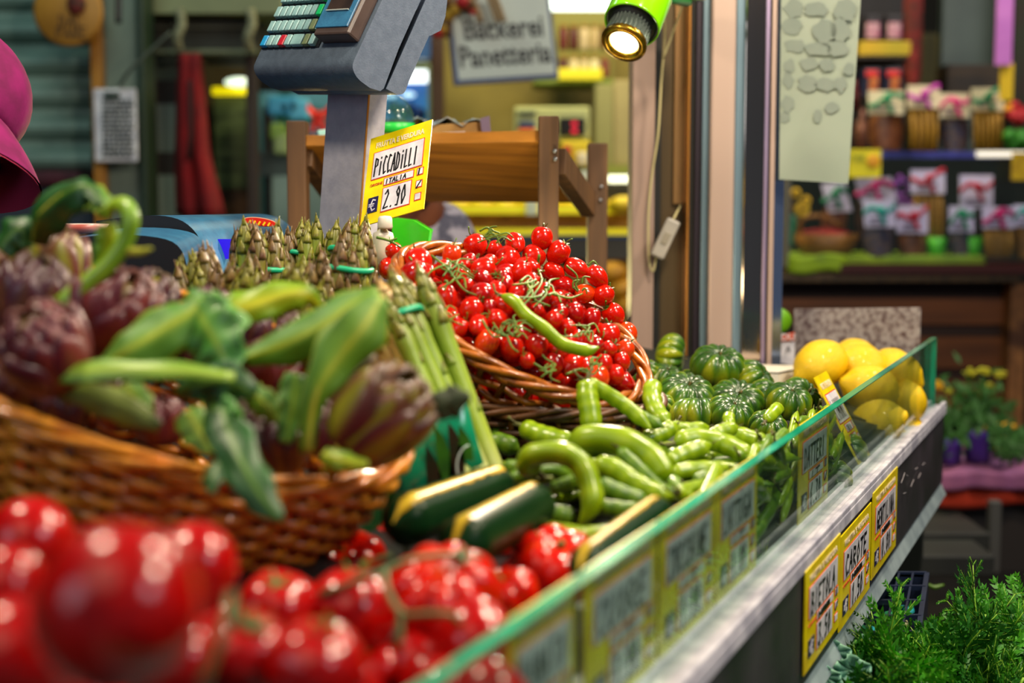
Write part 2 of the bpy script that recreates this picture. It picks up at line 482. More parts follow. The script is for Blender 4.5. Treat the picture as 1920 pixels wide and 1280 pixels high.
def price_card(BL, U, V, w_, h_, title, orig, price, label, group=None, head=True, blur=False, extra='I', cat='price card'):
    """BL bottom-left corner; U right and V up as read from the front"""
    U = U.normalized(); V = (V - U * V.dot(U)).normalized(); Nn = U.cross(V)
    root = empty('price_card', BL + U * w_ / 2, label, cat, group, Matrix((U, V, Nn)).transposed())
    def rect(g, x0, y0, x1, y1, z, mi=0, sl=0.0):
        p = [BL + U * (x * w_ + sl * y) + V * (y * h_) + Nn * z for x, y in ((x0, y0), (x1, y0), (x1, y1), (x0, y1))]
        b = [q - Nn * 0.0006 for q in p]
        g.add(p + b, [(0, 1, 2, 3), (0, 4, 5, 1), (1, 5, 6, 2), (2, 6, 7, 3), (3, 7, 4, 0)], mi, False)
    g = G()
    P4 = [BL, BL + U * w_, BL + U * w_ + V * h_, BL + V * h_]
    g.add(P4 + [p - Nn * 0.0016 for p in P4], [(0, 1, 2, 3), (7, 6, 5, 4), (0, 4, 5, 1), (1, 5, 6, 2), (2, 6, 7, 3), (3, 7, 4, 0)], 0, False)
    wparts(root, g, 'board', M_YEL)
    def field(nm, x0, y0, x1, y1):
        g = G(); rect(g, x0 - .012, y0 - .010, x1 + .012, y1 + .010, 0.0005, 0); rect(g, x0, y0, x1, y1, 0.0009, 1)
        wparts(root, g, nm, [M_RED, M_WHITE])
    field('name_field', .10, .50, .90, .80)
    field('origin_field', .32, .395, .78, .465)
    field('price_field', .32, .10, .76, .355)
    for y in (.40, .26, .12): field('tick_box', .85, y, .93, y + .065)
    g = G(); rect(g, .09, .12, .25, .29, 0.0009, 0); wparts(root, g, 'currency_patch', M_NAVY)
    g = G(); strokes(g, '€', BL + U * (.115 * w_) + V * (.14 * h_) + Nn * 0.0010, U, V, Nn, .13 * w_, .12 * h_, w_ * .018, 0)
    wparts(root, g, 'euro_sign', M_WHITE)
    sw = w_ * .022
    g = G(); strokes(g, title, BL + U * (.13 * w_) + V * (.53 * h_) + Nn * 0.001, U, V, Nn, .70 * w_, .20 * h_, sw)
    wparts(root, g, 'product_writing', M_INK)
    g = G(); strokes(g, orig, BL + U * (.34 * w_) + V * (.402 * h_) + Nn * 0.001, U, V, Nn, .34 * w_, .05 * h_, sw * .7)
    strokes(g, extra, BL + U * (.84 * w_) + V * (.40 * h_) + Nn * 0.001, U, V, Nn, .09 * w_, .065 * h_, sw)
    strokes(g, '/', BL + U * (.85 * w_) + V * (.25 * h_) + Nn * 0.001, U, V, Nn, .08 * w_, .07 * h_, sw * .9)
    wparts(root, g, 'origin_writing', M_INK)
    g = G(); strokes(g, price, BL + U * (.35 * w_) + V * (.125 * h_) + Nn * 0.001, U, V, Nn, .36 * w_, .20 * h_, sw)
    wparts(root, g, 'price_writing', M_INK)
    lettering('FRUTTA E VERDURA', BL + U * w_ / 2 + V * (.885 * h_), U, V, .085 * h_, M_LTRIM, root, .78 * w_, .0003, 'printed_heading')
    if not blur:
        lettering('ORIGINE', BL + U * (.19 * w_) + V * (.43 * h_), U, V, .04 * h_, M_RED, root, .20 * w_, 0, 'printed_origin')
    return root

# cards clipped on the outside of the fascia
def on_fascia(px, py):
    d = ray(px, py); o = Vector((0, 0, CAM_Z)); q = S(0, -0.024, 0)
    t = (q - o).dot(SN) / d.dot(SN)
    return o + d * t
for (x0, x1, ytl, ybl, ybr, ti, og, pr, lb) in (
        (1507, 1572, 1078, 1268, 1196, 'BIETOLA', 'E-ROMAGNA', '3.50', 'yellow price card reading BIETOLA 3.50 on the fascia'),
        (1573, 1630, 1012, 1186, 1122, 'CAROTE', 'E-ROMAGNA', '1.50', 'yellow price card reading CAROTE 1.50 on the fascia'),
        (1634, 1679, 930, 1088, 1040, 'GENTILINA', 'E-ROMAGNA', '0.80', 'yellow price card reading GENTILINA 0.80, last on the fascia')):
    bl = on_fascia(x0, ybl); br = on_fascia(x1, ybr); tl = on_fascia(x0, ytl)
    price_card(bl, SD, Vector((0, 0, 1)), (br - bl).dot(SD), tl.z - bl.z, ti, og, pr, lb)
rs = random.Random(2)
for (x0, y0) in ((1690, 905), (1700, 890), (1708, 912), (1716, 880), (1722, 896), (1694, 925), (1730, 872)):
    a_ = on_fascia(x0, y0); g = G(); g.bar(a_, a_ + SD * rs.uniform(.015, .035) + Vector((0, 0, rs.uniform(-.006, .010))), .0006, .0006, SN)
    wparts(stall, g, 'chalk_stroke', mat('chalk', '#a8a2a8', .8))
# cards standing inside the glass
def on_glass(px, py, off=0.012):
    d = ray(px, py); o = Vector((0, 0, CAM_Z)); q = S(0, off, 0)
    return o + d * ((q - o).dot(SN) / d.dot(SN))
for (x0, x1, ti, pr, lb) in (
        (955, 1078, 'RAMATO', '2.50', 'yellow card behind the glass at the near end beside the tomatoes'),
        (1098, 1232, 'CUORE', '3.90', 'blurred yellow card behind the glass, second from the near end'),
        (1238, 1340, 'ZUCCHINE', '1.90', 'yellow card behind the glass, third from the near end'),
        (1344, 1418, 'LATTUGA', '1.80', 'yellow card behind the glass, fourth from the near end'),
        (1496, 1550, 'DATTERI', '6.30', 'yellow card behind the glass between the beans and the lemon card')):
    a = on_glass(x0, 1000); b = on_glass(x1, 1000)
    a.z = b.z = Z_GB + 0.004
    price_card(a, SD, Vector((0, 0, 1)), (b - a).dot(SD), Z_GT - Z_GB - 0.008, ti, 'IT', pr, lb, blur=True)
a = on_glass(1619, 886, 0.008); b = on_glass(1655, 850, 0.008); c = on_glass(1546, 737, 0.010)
price_card(a, SD, Vector((0, 0, 1)) + SN * .55, 0.090, 0.150, 'LIMONI', 'ITALIA', '6.60', 'tilted yellow card reading 6.60 leaning against the lemons', blur=True)

# ================================================================ post beside the scale column etc: metal door frame at the far end
def strip_mat(n, c, c2=None, rough=0.35, metal=0.6): return mat(n, c, rough, metal, c2, 12, 0.03, 150, stretch=(1, 1, 0.03))
M_PINK = strip_mat('pinkish_steel', '#9b8377', '#87736a', .6, .0)
M_GROOVE = mat('dark_groove', '#12130f', 0.6)
M_BRONZE = strip_mat('bronze_panel', '#7a6748', '#64543c', 0.3, 0.35)
M_PALE = strip_mat('pale_profile', '#c0aca2', '#b39b8e', 0.42, 0.25)
M_BLUE = strip_mat('blue_grey_profile', '#8aa4b4', '#6d8796', 0.35, 0.4)
M_COPPER = strip_mat('polished_steel', '#c9b5a8', '#a89788', 0.10, 1.0)
M_DPURP = strip_mat('dark_profile', '#3a303c', '#2a232c', 0.4, 0.4)
M_CHROME = strip_mat('chrome_profile', '#b8c6e2', '#8da2cc', 0.15, 0.9)
post = empty('frame_pillar', W(1320, 700, 2.62), 'tall aluminium window frame pillar rising behind the green tomatoes', 'pillar')
ZB, ZT = 1.0, 2.2
def strip(x0, x1, y0, y1, name, m, bev=0.001, zb=ZB, zt=ZT):
    a = W(x0, 640, y0).x if True else 0
    g = G(); xa = (x0 - 960) / F * y0 * 1.005; xb = (x1 - 960) / F * y0 * 1.005
    g.box(((xa + xb) / 2, (y0 + y1) / 2, (zb + zt) / 2), (xb - xa, y1 - y0, zt - zb))
    return wparts(post, g, name, m, bev)
strip(1183, 1224, 2.60, 2.70, 'outer_stile', M_PINK)
strip(1222, 1236, 2.63, 2.70, 'gasket', M_GROOVE)
strip(1234, 1290, 2.65, 2.70, 'recessed_panel', M_BRONZE)
strip(1285, 1289, 2.60, 2.66, 'copper_bead', mat('copper_bead', '#c98a3f', 0.3, 0.6))
strip(1289, 1300, 2.61, 2.70, 'gasket', M_GROOVE)
strip(1299, 1313, 2.60, 2.70, 'dark_rib', M_DPURP)
strip(1312, 1328, 2.59, 2.70, 'blue_rib', M_BLUE)
strip(1327, 1372, 2.57, 2.70, 'wide_profile', M_PALE, 0.004)
strip(1371, 1390, 2.575, 2.70, 'blue_rib', M_BLUE, 0.004)
strip(1389, 1428, 2.57, 2.70, 'polished_stile', M_COPPER, 0.002)
strip(1427, 1434, 2.565, 2.70, 'lilac_rib', mat('lilac_rib', '#a997b8', 0.3, 0.6))
strip(1433, 1439, 2.575, 2.70, 'gasket', M_DPURP)
strip(1438, 1447, 2.565, 2.70, 'narrow_rib', M_PALE)
strip(1446, 1465, 2.60, 2.70, 'end_stile', M_CHROME)
# cover plate on the recessed panel
g = G(); xa, xb = (1262 - 960) / F * 2.63, (1285 - 960) / F * 2.63
zc = W(1270, 382, 2.64).z
g.box(((xa + xb) / 2, 2.645, (zc + ZT) / 2), (xb - xa, 0.012, ZT - zc))
wparts(post, g, 'cover_plate', mat('brass_plate', '#b08a5a', 0.3, 0.6, '#8e6d48', 14, stretch=(1, 1, .2)), 0.001)

# white board hanging on the pillar's far side, with torn paper residue
M_BOARD = mat('cream_board', '#a4b0a0', 0.6, 0, '#9caa9a', 5)
M_RESID = mat('paper_residue', '#8a978e', 0.8, 0, '#909c92', 30)
bd = empty('cream_board', W(1530, 340, 2.55), 'pale cream board with torn grey paper residue, hanging by the pillar', 'board')
q = [W(1461, 336, 2.56), W(1589, 344, 2.50), W(1616, -60, 2.50), W(1465, -60, 2.56)]
nn = (q[1] - q[0]).cross(q[3] - q[0]).normalized()
g = G(); g.add(q + [p - nn * 0.006 for p in q], [(0, 1, 2, 3), (7, 6, 5, 4), (0, 4, 5, 1), (1, 5, 6, 2), (2, 6, 7, 3), (3, 7, 4, 0)], 0, False)
wparts(bd, g, 'sheet', M_BOARD)
def on_board(px, py):
    d = ray(px, py); o = Vector((0, 0, CAM_Z)); return o + d * ((q[0] - o).dot(nn) / d.dot(nn))
rr = random.Random(3)
for (cx, cy, rx, ry) in ((1488, 15, 20, 18), (1530, 18, 24, 14), (1585, 20, 20, 22), (1486, 48, 20, 16), (1545, 60, 22, 24), (1575, 55, 20, 22), (1490, 85, 22, 13),
                         (1535, 92, 26, 13), (1570, 90, 22, 16), (1480, 125, 12, 14), (1517, 120, 18, 13), (1550, 122, 14, 13), (1592, 130, 12, 12),
                         (1478, 150, 10, 16), (1515, 155, 20, 16), (1548, 158, 20, 13), (1577, 158, 12, 15), (1476, 195, 15, 16), (1560, 202, 16, 11), (1533, 218, 8, 13), (1472, 220, 9, 12)):
    n = 14; pts = []
    for k in range(n):
        t = 2 * math.pi * k / n; f_ = 0.75 + 0.4 * rr.random()
        pts.append(on_board(max(cx + rx * f_ * math.cos(t), 1464), cy - ry * f_ * math.sin(t)) + nn * 0.0005)
    g = G(); g.add(pts + [p + nn * .0004 for p in pts], [tuple(range(n, 2 * n))] + [(k, (k + 1) % n, n + (k + 1) % n, n + k) for k in range(n)], 0, False)
    wparts(bd, g, 'paper_scrap', M_RESID)

# white cable with inline switch
cord = empty('lamp_cable', W(1225, 360, 2.58), 'thin pale cable with an inline switch running down the pillar', 'cable')
M_CABLE = mat('pale_cable', '#b4ab7c', 0.4)
pts = bez([W(1240, 0, 2.50), W(1247, 60, 2.56), W(1240, 150, 2.585), W(1234, 250, 2.585), W(1222, 330, 2.59), W(1216, 400, 2.585), W(1216, 470, 2.585), W(1219, 500, 2.585), W(1225, 508, 2.58), W(1229, 490, 2.58), W(1232, 478, 2.575)], 40)
wparts(cord, G().tube(pts, 0.0022, 6), 'cable', M_CABLE)
wparts(cord, G().tube(bez([W(1262, 412, 2.575), W(1268, 400, 2.59), W(1276, 385, 2.62)], 6), 0.0022, 6), 'cable', M_CABLE)
wparts(cord, G().tube(bez([W(1290, -20, 2.5), W(1262, 60, 2.56), W(1243, 110, 2.57)], 10), 0.0018, 6), 'cable', M_CABLE)
a, b = W(1231, 482, 2.575), W(1264, 412, 2.575)
g = G(); g.bar(a, b, 0.026, 0.018, FW); wparts(cord, g, 'inline_switch', mat('switch_plastic', '#a8a39a', 0.35, 0, '#8d8a84', 20), 0.004)
g = G(); g.bar(a.lerp(b, .35) - FW * .009, a.lerp(b, .65) - FW * .009, 0.012, 0.004, FW); wparts(cord, g, 'rocker', mat('rocker', '#8b8577', 0.4), 0.001)

# green spot lamp
sl = empty('spot_lamp', W(1190, 20, 2.2), 'glossy lime green spot lamp, lit, above the stall', 'lamp')
tip = W(1169, 82, 2.12); ax = (W(1169, 82, 2.12) - W(1214, -22, 2.19)).normalized()
Ml = Matrix.Translation(tip) @ frame(-ax).to_4x4()       # +z back up the lamp
M_LIME = mat('lime_enamel', '#7fd808', 0.12, 0, coat=1.0)
k = m_px(2.15)
wparts(sl, G().lathe([(0, .165), (.012, .165), (.026, .157), (.038, .135), (.0430, .105), (.0430, .042), (.0415, .038), (.0400, .042), (.0400, .098), (0, .11)], 40, M=Ml), 'shade', M_LIME)
wparts(sl, G().lathe([(.0400, .046), (.036, .046), (.034, .036), (0, .036)][::-1], 32, M=Ml), 'inner_sleeve', M_DARKP)
def fins(i, t, r, z): return (r * (1 + 0.045 * (1 if math.cos(t * 30) > 0 else -1)), z)
wparts(sl, G().lathe([(0, .045), (.030, .045), (.032, .008), (.033, .006)][::-1], 180, lobe=lambda i, t, r, z: fins(i, t, r, z), M=Ml), 'heat_sink', mat('silver_fins', '#9fb0a8', 0.25, 0.9))
wparts(sl, G().lathe([(.0335, .008), (.035, .002), (.034, -.002), (.026, -.003), (.0205, .002), (.0205, .004)], 40, M=Ml), 'rim', mat('gold_rim', '#b08a2a', 0.25, 0.9, '#6b5212', 90))
wparts(sl, G().lathe([(0, .0005), (.014, .0005), (.0205, .0025)], 32, M=Ml), 'bulb', mat('bulb_glow', '#fff4d0', 0.3, emit='#fff1c4', estr=22.0))
wparts(sl, G().tube([W(1225, -10, 2.3), W(1262, 0, 2.36), W(1290, 5, 2.42)], 0.007, 8), 'arm', mat('green_steel', '#2c8c4a', 0.3, 0.5))
wparts(sl, G().lathe([(0, 0), (.03, 0), (.034, .02), (.03, .04), (0, .04)], 24, M=Matrix.Translation(W(1290, 0, 2.45))), 'clamp', M_LIME)
d = bpy.data.lights.new('spot_lamp_light', 'SPOT'); d.energy = 30; d.color = WARM; d.spot_size = 1.5; d.spot_blend = 0.6; d.shadow_soft_size = 0.02
o = bpy.data.objects.new('spot_lamp_light', d); COL.objects.link(o); o.location = tip + ax * 0.012
o.rotation_euler = ax.to_track_quat('-Z', 'Y').to_euler()
# ================================================================ fruit meshes
def calyx_geo(g, n=6, L=0.022, w_=0.004, curl=0.5, stalk=0.02, rnd=None, z0=0.0, sr=0.0016):
    rnd = rnd or random
    for k in range(n):
        t = 2 * math.pi * k / n + rnd.uniform(-.2, .2); l = L * rnd.uniform(.75, 1.15); c = curl * rnd.uniform(.4, 1.4)
        d = Vector((math.cos(t), math.sin(t), 0)); sd = Vector((-d.y, d.x, 0))
        def P(i, j):
            u = i / 5; v = (j - 1) * 1.0
            wv = w_ * (1 - u) ** .7 * (0.6 + u)
            return d * (l * u) + sd * (v * wv) + Vector((0, 0, z0 + l * c * u * u * 1.1 + 0.001 + 0.0008 * abs(v)))
        g.surf(P, 6, 3, thick=0.0006)
    if stalk:
        g.tube(bez([(0, 0, z0 - .001), (.1 * stalk, 0, z0 + stalk * .5), (.5 * stalk, .2 * stalk, z0 + stalk)], 6), [sr * 1.3, sr, sr, sr, sr * 1.1, sr * 1.5], 6)
def cherry_mesh(name, el, tip, rnd):
    """a unit plum tomato, long axis z, stem at +z"""
    g = G(); n = 12; prof = []
    for i in range(n + 1):
        p = math.pi * i / n; r = math.sin(p); z = -math.cos(p)
        zz = z * el
        if z < -0.8: zz -= tip * (abs(z) - .8) * 5 * 0.2
        if z > 0.75: zz -= (z - 0.75) * 0.7
        prof.append((max(r, 0), zz))
    prof[0] = (0, prof[0][1]); prof[-1] = (0, prof[-1][1])
    k1, k2 = rnd.uniform(0, 6), rnd.uniform(.01, .035)
    g.lathe(prof, 20, lobe=lambda i, t, r, z: (r * (1 + k2 * math.cos(2 * t + k1) + .01 * math.cos(3 * t)), z))
    return g
M_CHERRY = mat('plum_tomato_red', '#d21c02', 0.16, 0, '#b00e02', 12, coat=0.2, sss=0.0)
M_CHERRY_D = mat('deep_red_tomato', '#b40a02', 0.16, 0, '#900602', 12, coat=0.35)
M_CHERRY_O = mat('orange_tomato', '#d9440a', 0.15, 0, '#cf2a06', 14, coat=0.6)
M_VINE = mat('vine_green', '#3a5f08', 0.6, 0, '#5f7c0c', 50)
M_VINE_D = mat('vine_dark', '#28500f', 0.5, 0, '#4d7d22', 50)
rc = random.Random(11)
CH = []
for k in range(5):
    gg = cherry_mesh('c', (1.05, 1.18, 1.28, 1.12, 1.35)[k], (0, .5, .9, .3, .6)[k], rc)
    for m_ in (M_CHERRY, M_CHERRY_D, M_CHERRY_O):
        CH.append(gg.mesh('plum_tomato_flesh', m_))
CX = []
for k in range(4):
    g = G(); calyx_geo(g, rc.choice((5, 6)), 0.6, 0.11, rc.uniform(.3, .9), (0.5, .7, .4, .8)[k], rc, 0.0, 0.055)
    CX.append(g.mesh('calyx', M_VINE if k % 2 else M_VINE_D))
CH_TOP = [1.05, 1.18, 1.28, 1.12, 1.35]

def lobed_mesh(name, m, lobes, depth, flat, rnd, seg=72, rings=18, dimple=0.25, pig=True, sharp=1.0):
    ph = [rnd.uniform(-.25, .25) for _ in range(lobes)]; am = [rnd.uniform(.6, 1.25) for _ in range(lobes)]
    prof = []
    for i in range(rings + 1):
        p = math.pi * i / rings
        prof.append((math.sin(p), -math.cos(p) * flat))
    prof[0] = (0, prof[0][1]); prof[-1] = (0, flat * (1 - dimple * 1.3))
    def groove(t):
        x = (t / (2 * math.pi) * lobes) % lobes; k = int(x); u = x - k
        ww = 0.5 + 0.12 * ph[k % lobes]
        s_ = abs(u - ww) / (ww if u < ww else 1 - ww)      # 0 at the lobe's crest, 1 in the groove
        return s_, am[k % lobes], k
    def lobe(i, t, r, z):
        p = math.pi * i / rings
        s_, a_, k = groove(t)
        up = 0.35 + 0.65 * (0.5 - 0.5 * math.cos(p)) ** 0.8
        rr = r * (1 - depth * a_ * (s_ ** (2.2 * sharp)) * up)
        q = max(0.0, (p / math.pi - 0.72) / 0.28)
        zz = z - dimple * flat * q * q * 1.3 * (1 - 0.15 * (1 - s_))
        zz += 0.05 * flat * (1 - s_) * math.sin(p) * (1 if z > 0 else -.4)
        return rr, zz
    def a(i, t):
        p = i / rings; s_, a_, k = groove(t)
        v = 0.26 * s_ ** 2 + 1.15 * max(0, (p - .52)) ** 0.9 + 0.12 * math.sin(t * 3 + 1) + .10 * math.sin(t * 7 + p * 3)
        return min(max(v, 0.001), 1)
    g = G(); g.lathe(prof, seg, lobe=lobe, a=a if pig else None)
    return g.mesh(name, m)
M_BEEF = mat('ribbed_tomato', '#cc1404', 0.19, 0, '#a80a02', 7, coat=0.0, attr='pig', acol=[(0, '#c81004'), (.55, '#cc1804'), (.8, '#d83c06'), (1, '#b45a10')])
M_BEEF_D = mat('smooth_red_tomato', '#c40a04', 0.19, 0, '#8a0204', 7, coat=0.0)
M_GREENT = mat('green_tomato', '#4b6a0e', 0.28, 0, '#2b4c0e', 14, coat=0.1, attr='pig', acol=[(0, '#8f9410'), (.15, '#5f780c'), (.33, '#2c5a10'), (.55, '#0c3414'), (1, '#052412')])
rb = random.Random(5)
BEEF = [lobed_mesh('ribbed_tomato_flesh', M_BEEF, n, dp, fl, rb) for n, dp, fl in ((7, .17, .76), (8, .20, .70), (6, .14, .80), (9, .22, .70))]
RND = [lobed_mesh('round_tomato_flesh', M_BEEF_D, 5, .03, .93, rb, 40, 16, .10), lobed_mesh('round_tomato_flesh', M_BEEF_D, 4, .05, .9, rb, 40, 16, .14)]
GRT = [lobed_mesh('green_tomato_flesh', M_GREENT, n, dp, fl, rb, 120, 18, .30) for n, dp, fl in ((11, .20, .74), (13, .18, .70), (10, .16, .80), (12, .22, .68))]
BCX = []
for k in range(3):
    g = G(); calyx_geo(g, 5 + k % 2, 0.62, 0.10, rb.uniform(.2, .6), (0.35, 0.5, 0.0)[k], rb, 0.0, 0.06); BCX.append(g.mesh('calyx', M_VINE_D if k != 1 else M_VINE))
GCX = []
for k in range(2):
    g = G(); calyx_geo(g, 7, 0.36, 0.05, 0.6, 0.15, rb, 0.0, 0.05); GCX.append(g.mesh('calyx', mat('dry_calyx', '#2c4a12', 0.7, 0, '#6a4a1c', 40)))

def fruit(name, c, r, axis, me, cal, top, spin, label, cat, group=None, csc=1.0, has_cal=True):
    q = frame(axis).to_4x4() @ Matrix.Rotation(spin, 4, 'Z')
    root = empty(name, c, label, cat, group)
    root.rotation_mode = 'QUATERNION'
    Mx = Matrix.Translation(Vector(c)) @ q
    root.matrix_world = Mx; root.rotation_quaternion = q.to_quaternion(); root.location = c
    inst(me, 'flesh', Matrix.Diagonal(Vector((r, r, r, 1))), root)
    if has_cal: inst(cal, 'calyx', Matrix.Translation((0, 0, top * r)) @ Matrix.Diagonal(Vector((r * csc, r * csc, r * csc, 1))), root)
    return root

def relax(P, Rr, fixed, it=40, k=0.5, keep=0.06, gap=0.97, plane=None):
    """push overlapping fruit apart a little while holding each close to its own place"""
    P = np.array([tuple(p) for p in P]); P0 = P.copy(); Rr = np.array(Rr)
    for _ in range(it):
        D = P[:, None] - P[None]; L = np.linalg.norm(D, axis=2) + np.eye(len(P)) * 9
        ov = np.maximum((Rr[:, None] + Rr[None]) * gap - L, 0); np.fill_diagonal(ov, 0)
        P += (D / L[..., None] * ov[..., None]).sum(1) * k * 0.5
        P += (P0 - P) * keep
        if plane is not None: P = plane(P, Rr)
    return [Vector(p) for p in P]
# ================================================================ near tomatoes
tom = [  # px, py, radius px, real radius, kind (B ribbed / R round), note
 (218, 1135, 152, .034, 'R', 'big smooth red tomato, closest and most blurred of the pile'),
 (58, 1010, 78, .026, 'R', 'smooth red tomato below the wicker, at the pile edge'),
 (8, 1100, 78, .022, 'R', 'smooth tomato half outside the picture beside the biggest tomato'),
 (362, 1065, 84, .027, 'R', 'smooth red tomato just behind the biggest one'),
 (578, 1020, 66, .030, 'B', 'ribbed tomato with green calyx touching the wicker basket'),
 (655, 1052, 58, .026, 'B', 'ribbed tomato with bright creases beside the one touching the basket'),
 (772, 985, 64, .033, 'B', 'ribbed tomato with orange shoulder, topmost by the zucchini'),
 (905, 1010, 60, .029, 'B', 'deeply ribbed tomato in front of the zucchini ends'),
 (1040, 1062, 76, .033, 'B', 'large deep red ribbed tomato against the glass guard'),
 (830, 1112, 98, .036, 'B', 'large orange-red tomato under the vine stems'),
 (745, 1030, 56, .027, 'B', 'orange creased tomato behind the vine stems'),
 (658, 1150, 84, .030, 'R', 'smooth tomato with green calyx beneath the long vine stem'),
 (522, 1140, 74, .026, 'R', 'smooth orange-red tomato beside a curled calyx'),
 (955, 1115, 52, .021, 'B', 'small knobbly ribbed tomato near the glass'),
 (888, 1208, 82, .028, 'R', 'oval tomato lying against the glass edge'),
 (585, 1250, 92, .027, 'R', 'round tomato at the lower edge of the pile'),
 (706, 1255, 54, .019, 'R', 'small tomato between two round ones at the lower edge'),
 (808, 1272, 58, .020, 'R', 'small tomato next to the glass at the lower edge'),
 (455, 1225, 84, .025, 'R', 'tall red tomato with a white glint at the lower edge'),
 (405, 1160, 52, .019, 'R', 'small tomato with a pink glint behind the dark stem'),
 (30, 1230, 108, .027, 'R', 'dark shaded tomato in the near corner'),
 (500, 1065, 54, .024, 'R', 'shaded tomato with star calyx in the middle of the pile'),
 (985, 1150, 34, .015, 'B', 'tiny red tomato pressed against the glass'),
 (345, 1235, 76, .022, 'R', 'red tomato partly under the biggest one'),
 (20, 905, 46, .021, 'R', 'dark red tomato behind the wicker basket edge'),
]
rt = random.Random(21)
P_ = []; Rr = []
for (px, py, rp, rr, kd, lb) in tom:
    Y = rr / rp * F
    P_.append(W(px, py, Y)); Rr.append(rr)
P_ = relax(P_, Rr, None, 30, keep=.2, gap=.93)
NEAR = list(zip(P_, Rr))
for (c, rr, (px, py, rp, r0, kd, lb)) in zip(P_, Rr, tom):
    ax = Vector((rt.uniform(-.5, .5), rt.uniform(-.75, -.1), 1.0)).normalized()
    if kd == 'B':
        me = rt.choice(BEEF); fruit('ribbed_tomato', c, rr * 1.18, ax, me, rt.choice(BCX), .45, rt.uniform(0, 6), lb, 'tomato', csc=.8)
    else:
        hid = px in (218, 58, 8, 362, 888, 808, 30, 345)
        if hid: ax = Vector((rt.uniform(-1, 1), .6, rt.uniform(-.9, -.1))).normalized()
        if px == 888: ax = Vector((1, .3, .35)).normalized()
        fruit('round_tomato', c, rr * 1.08, ax, rt.choice(RND), rt.choice(BCX), .78, rt.uniform(0, 6), lb, 'tomato', csc=.75, has_cal=not hid or px == 888)
# lower layer that shows dark red between them
low = []
for (px, py, Y) in ((140, 1230, .72), (300, 1160, .80), (430, 1110, .92), (600, 1105, 1.02), (700, 1085, 1.05), (880, 1075, 1.12), (980, 1040, 1.22), (760, 1180, .93), (830, 1230, .86),
                    (640, 1230, .86), (520, 1200, .88), (700, 1000, 1.25), (840, 990, 1.3), (950, 1170, .95), (180, 1010, .98), (70, 1090, .8), (270, 1040, 1.0), (560, 1080, 1.1), (480, 1050, 1.12), (920, 1230, .82), (1000, 1110, 1.05)):
    c = W(px, py, Y) + Vector((0, 0.012, -0.030))
    low.append(c)
LR = [.026] * len(low)
allp = relax(P_ + low, Rr + LR, None, 30, keep=.12, gap=.9)
for c in allp[len(P_):]:
    fruit('round_tomato', c, .0255, (rt.uniform(-1, 1), rt.uniform(-1, 1), .6), rt.choice(RND), rt.choice(BCX), .78, rt.uniform(0, 6),
          'shaded red tomato in the under layer of the near pile', 'tomato', 'shaded tomatoes under the near pile', has_cal=False)
# tray they lie in
g = G(); g.surf(lambda i, j: S(-2.35 + .93 * i, .03 + .28 * j, 1.0 + .056 * j), 2, 2, thick=.008, smooth=False)
tray = tag(g.build('produce_tray', M_DARKP), 'black tray carrying the pile of large red tomatoes', 'tray')

# vine stems across the tomatoes
M_VINE_S = mat('vine_stem_soft', '#3e5226', 0.6, 0, '#5a6a34', 30)
def vine(paths, name, label, r=.0022, m=M_VINE_S, cat='vine stem', group=None):
    g = G()
    for p in paths: g.tube(bez(p, 18), r, 7)
    o = g.build(name, m); return tag(o, label, cat, group)
vine([[W(600, 1115, .93), W(680, 1085, .93), W(770, 1050, .95), W(840, 1040, .97), W(900, 1045, .98)],
      [W(722, 1072, .935), W(728, 1110, .90), W(755, 1150, .88), W(800, 1150, .87), W(845, 1152, .87), W(862, 1170, .88)],
      [W(752, 1150, .88), W(750, 1190, .87), W(745, 1215, .87)], [W(855, 1045, .97), W(868, 1030, .98), W(870, 1060, .95)]], 'vine_stem', 'long branching green tomato stem lying over the large tomatoes')
vine([[W(432, 1120, .68), W(425, 1160, .665), W(405, 1215, .655), W(380, 1280, .65)], [W(430, 1110, .68), W(450, 1170, .68), W(500, 1180, .70)]], 'vine_stem', 'dark blurred stem hanging between the biggest tomato and its neighbours', .0026)
vine([[W(770, 1010, 1.16), W(760, 1030, 1.15), W(775, 1048, 1.12)], [W(735, 1040, 1.1), W(700, 1050, 1.1)]], 'vine_stem', 'short twisted stem behind the large orange-red tomato', .002)

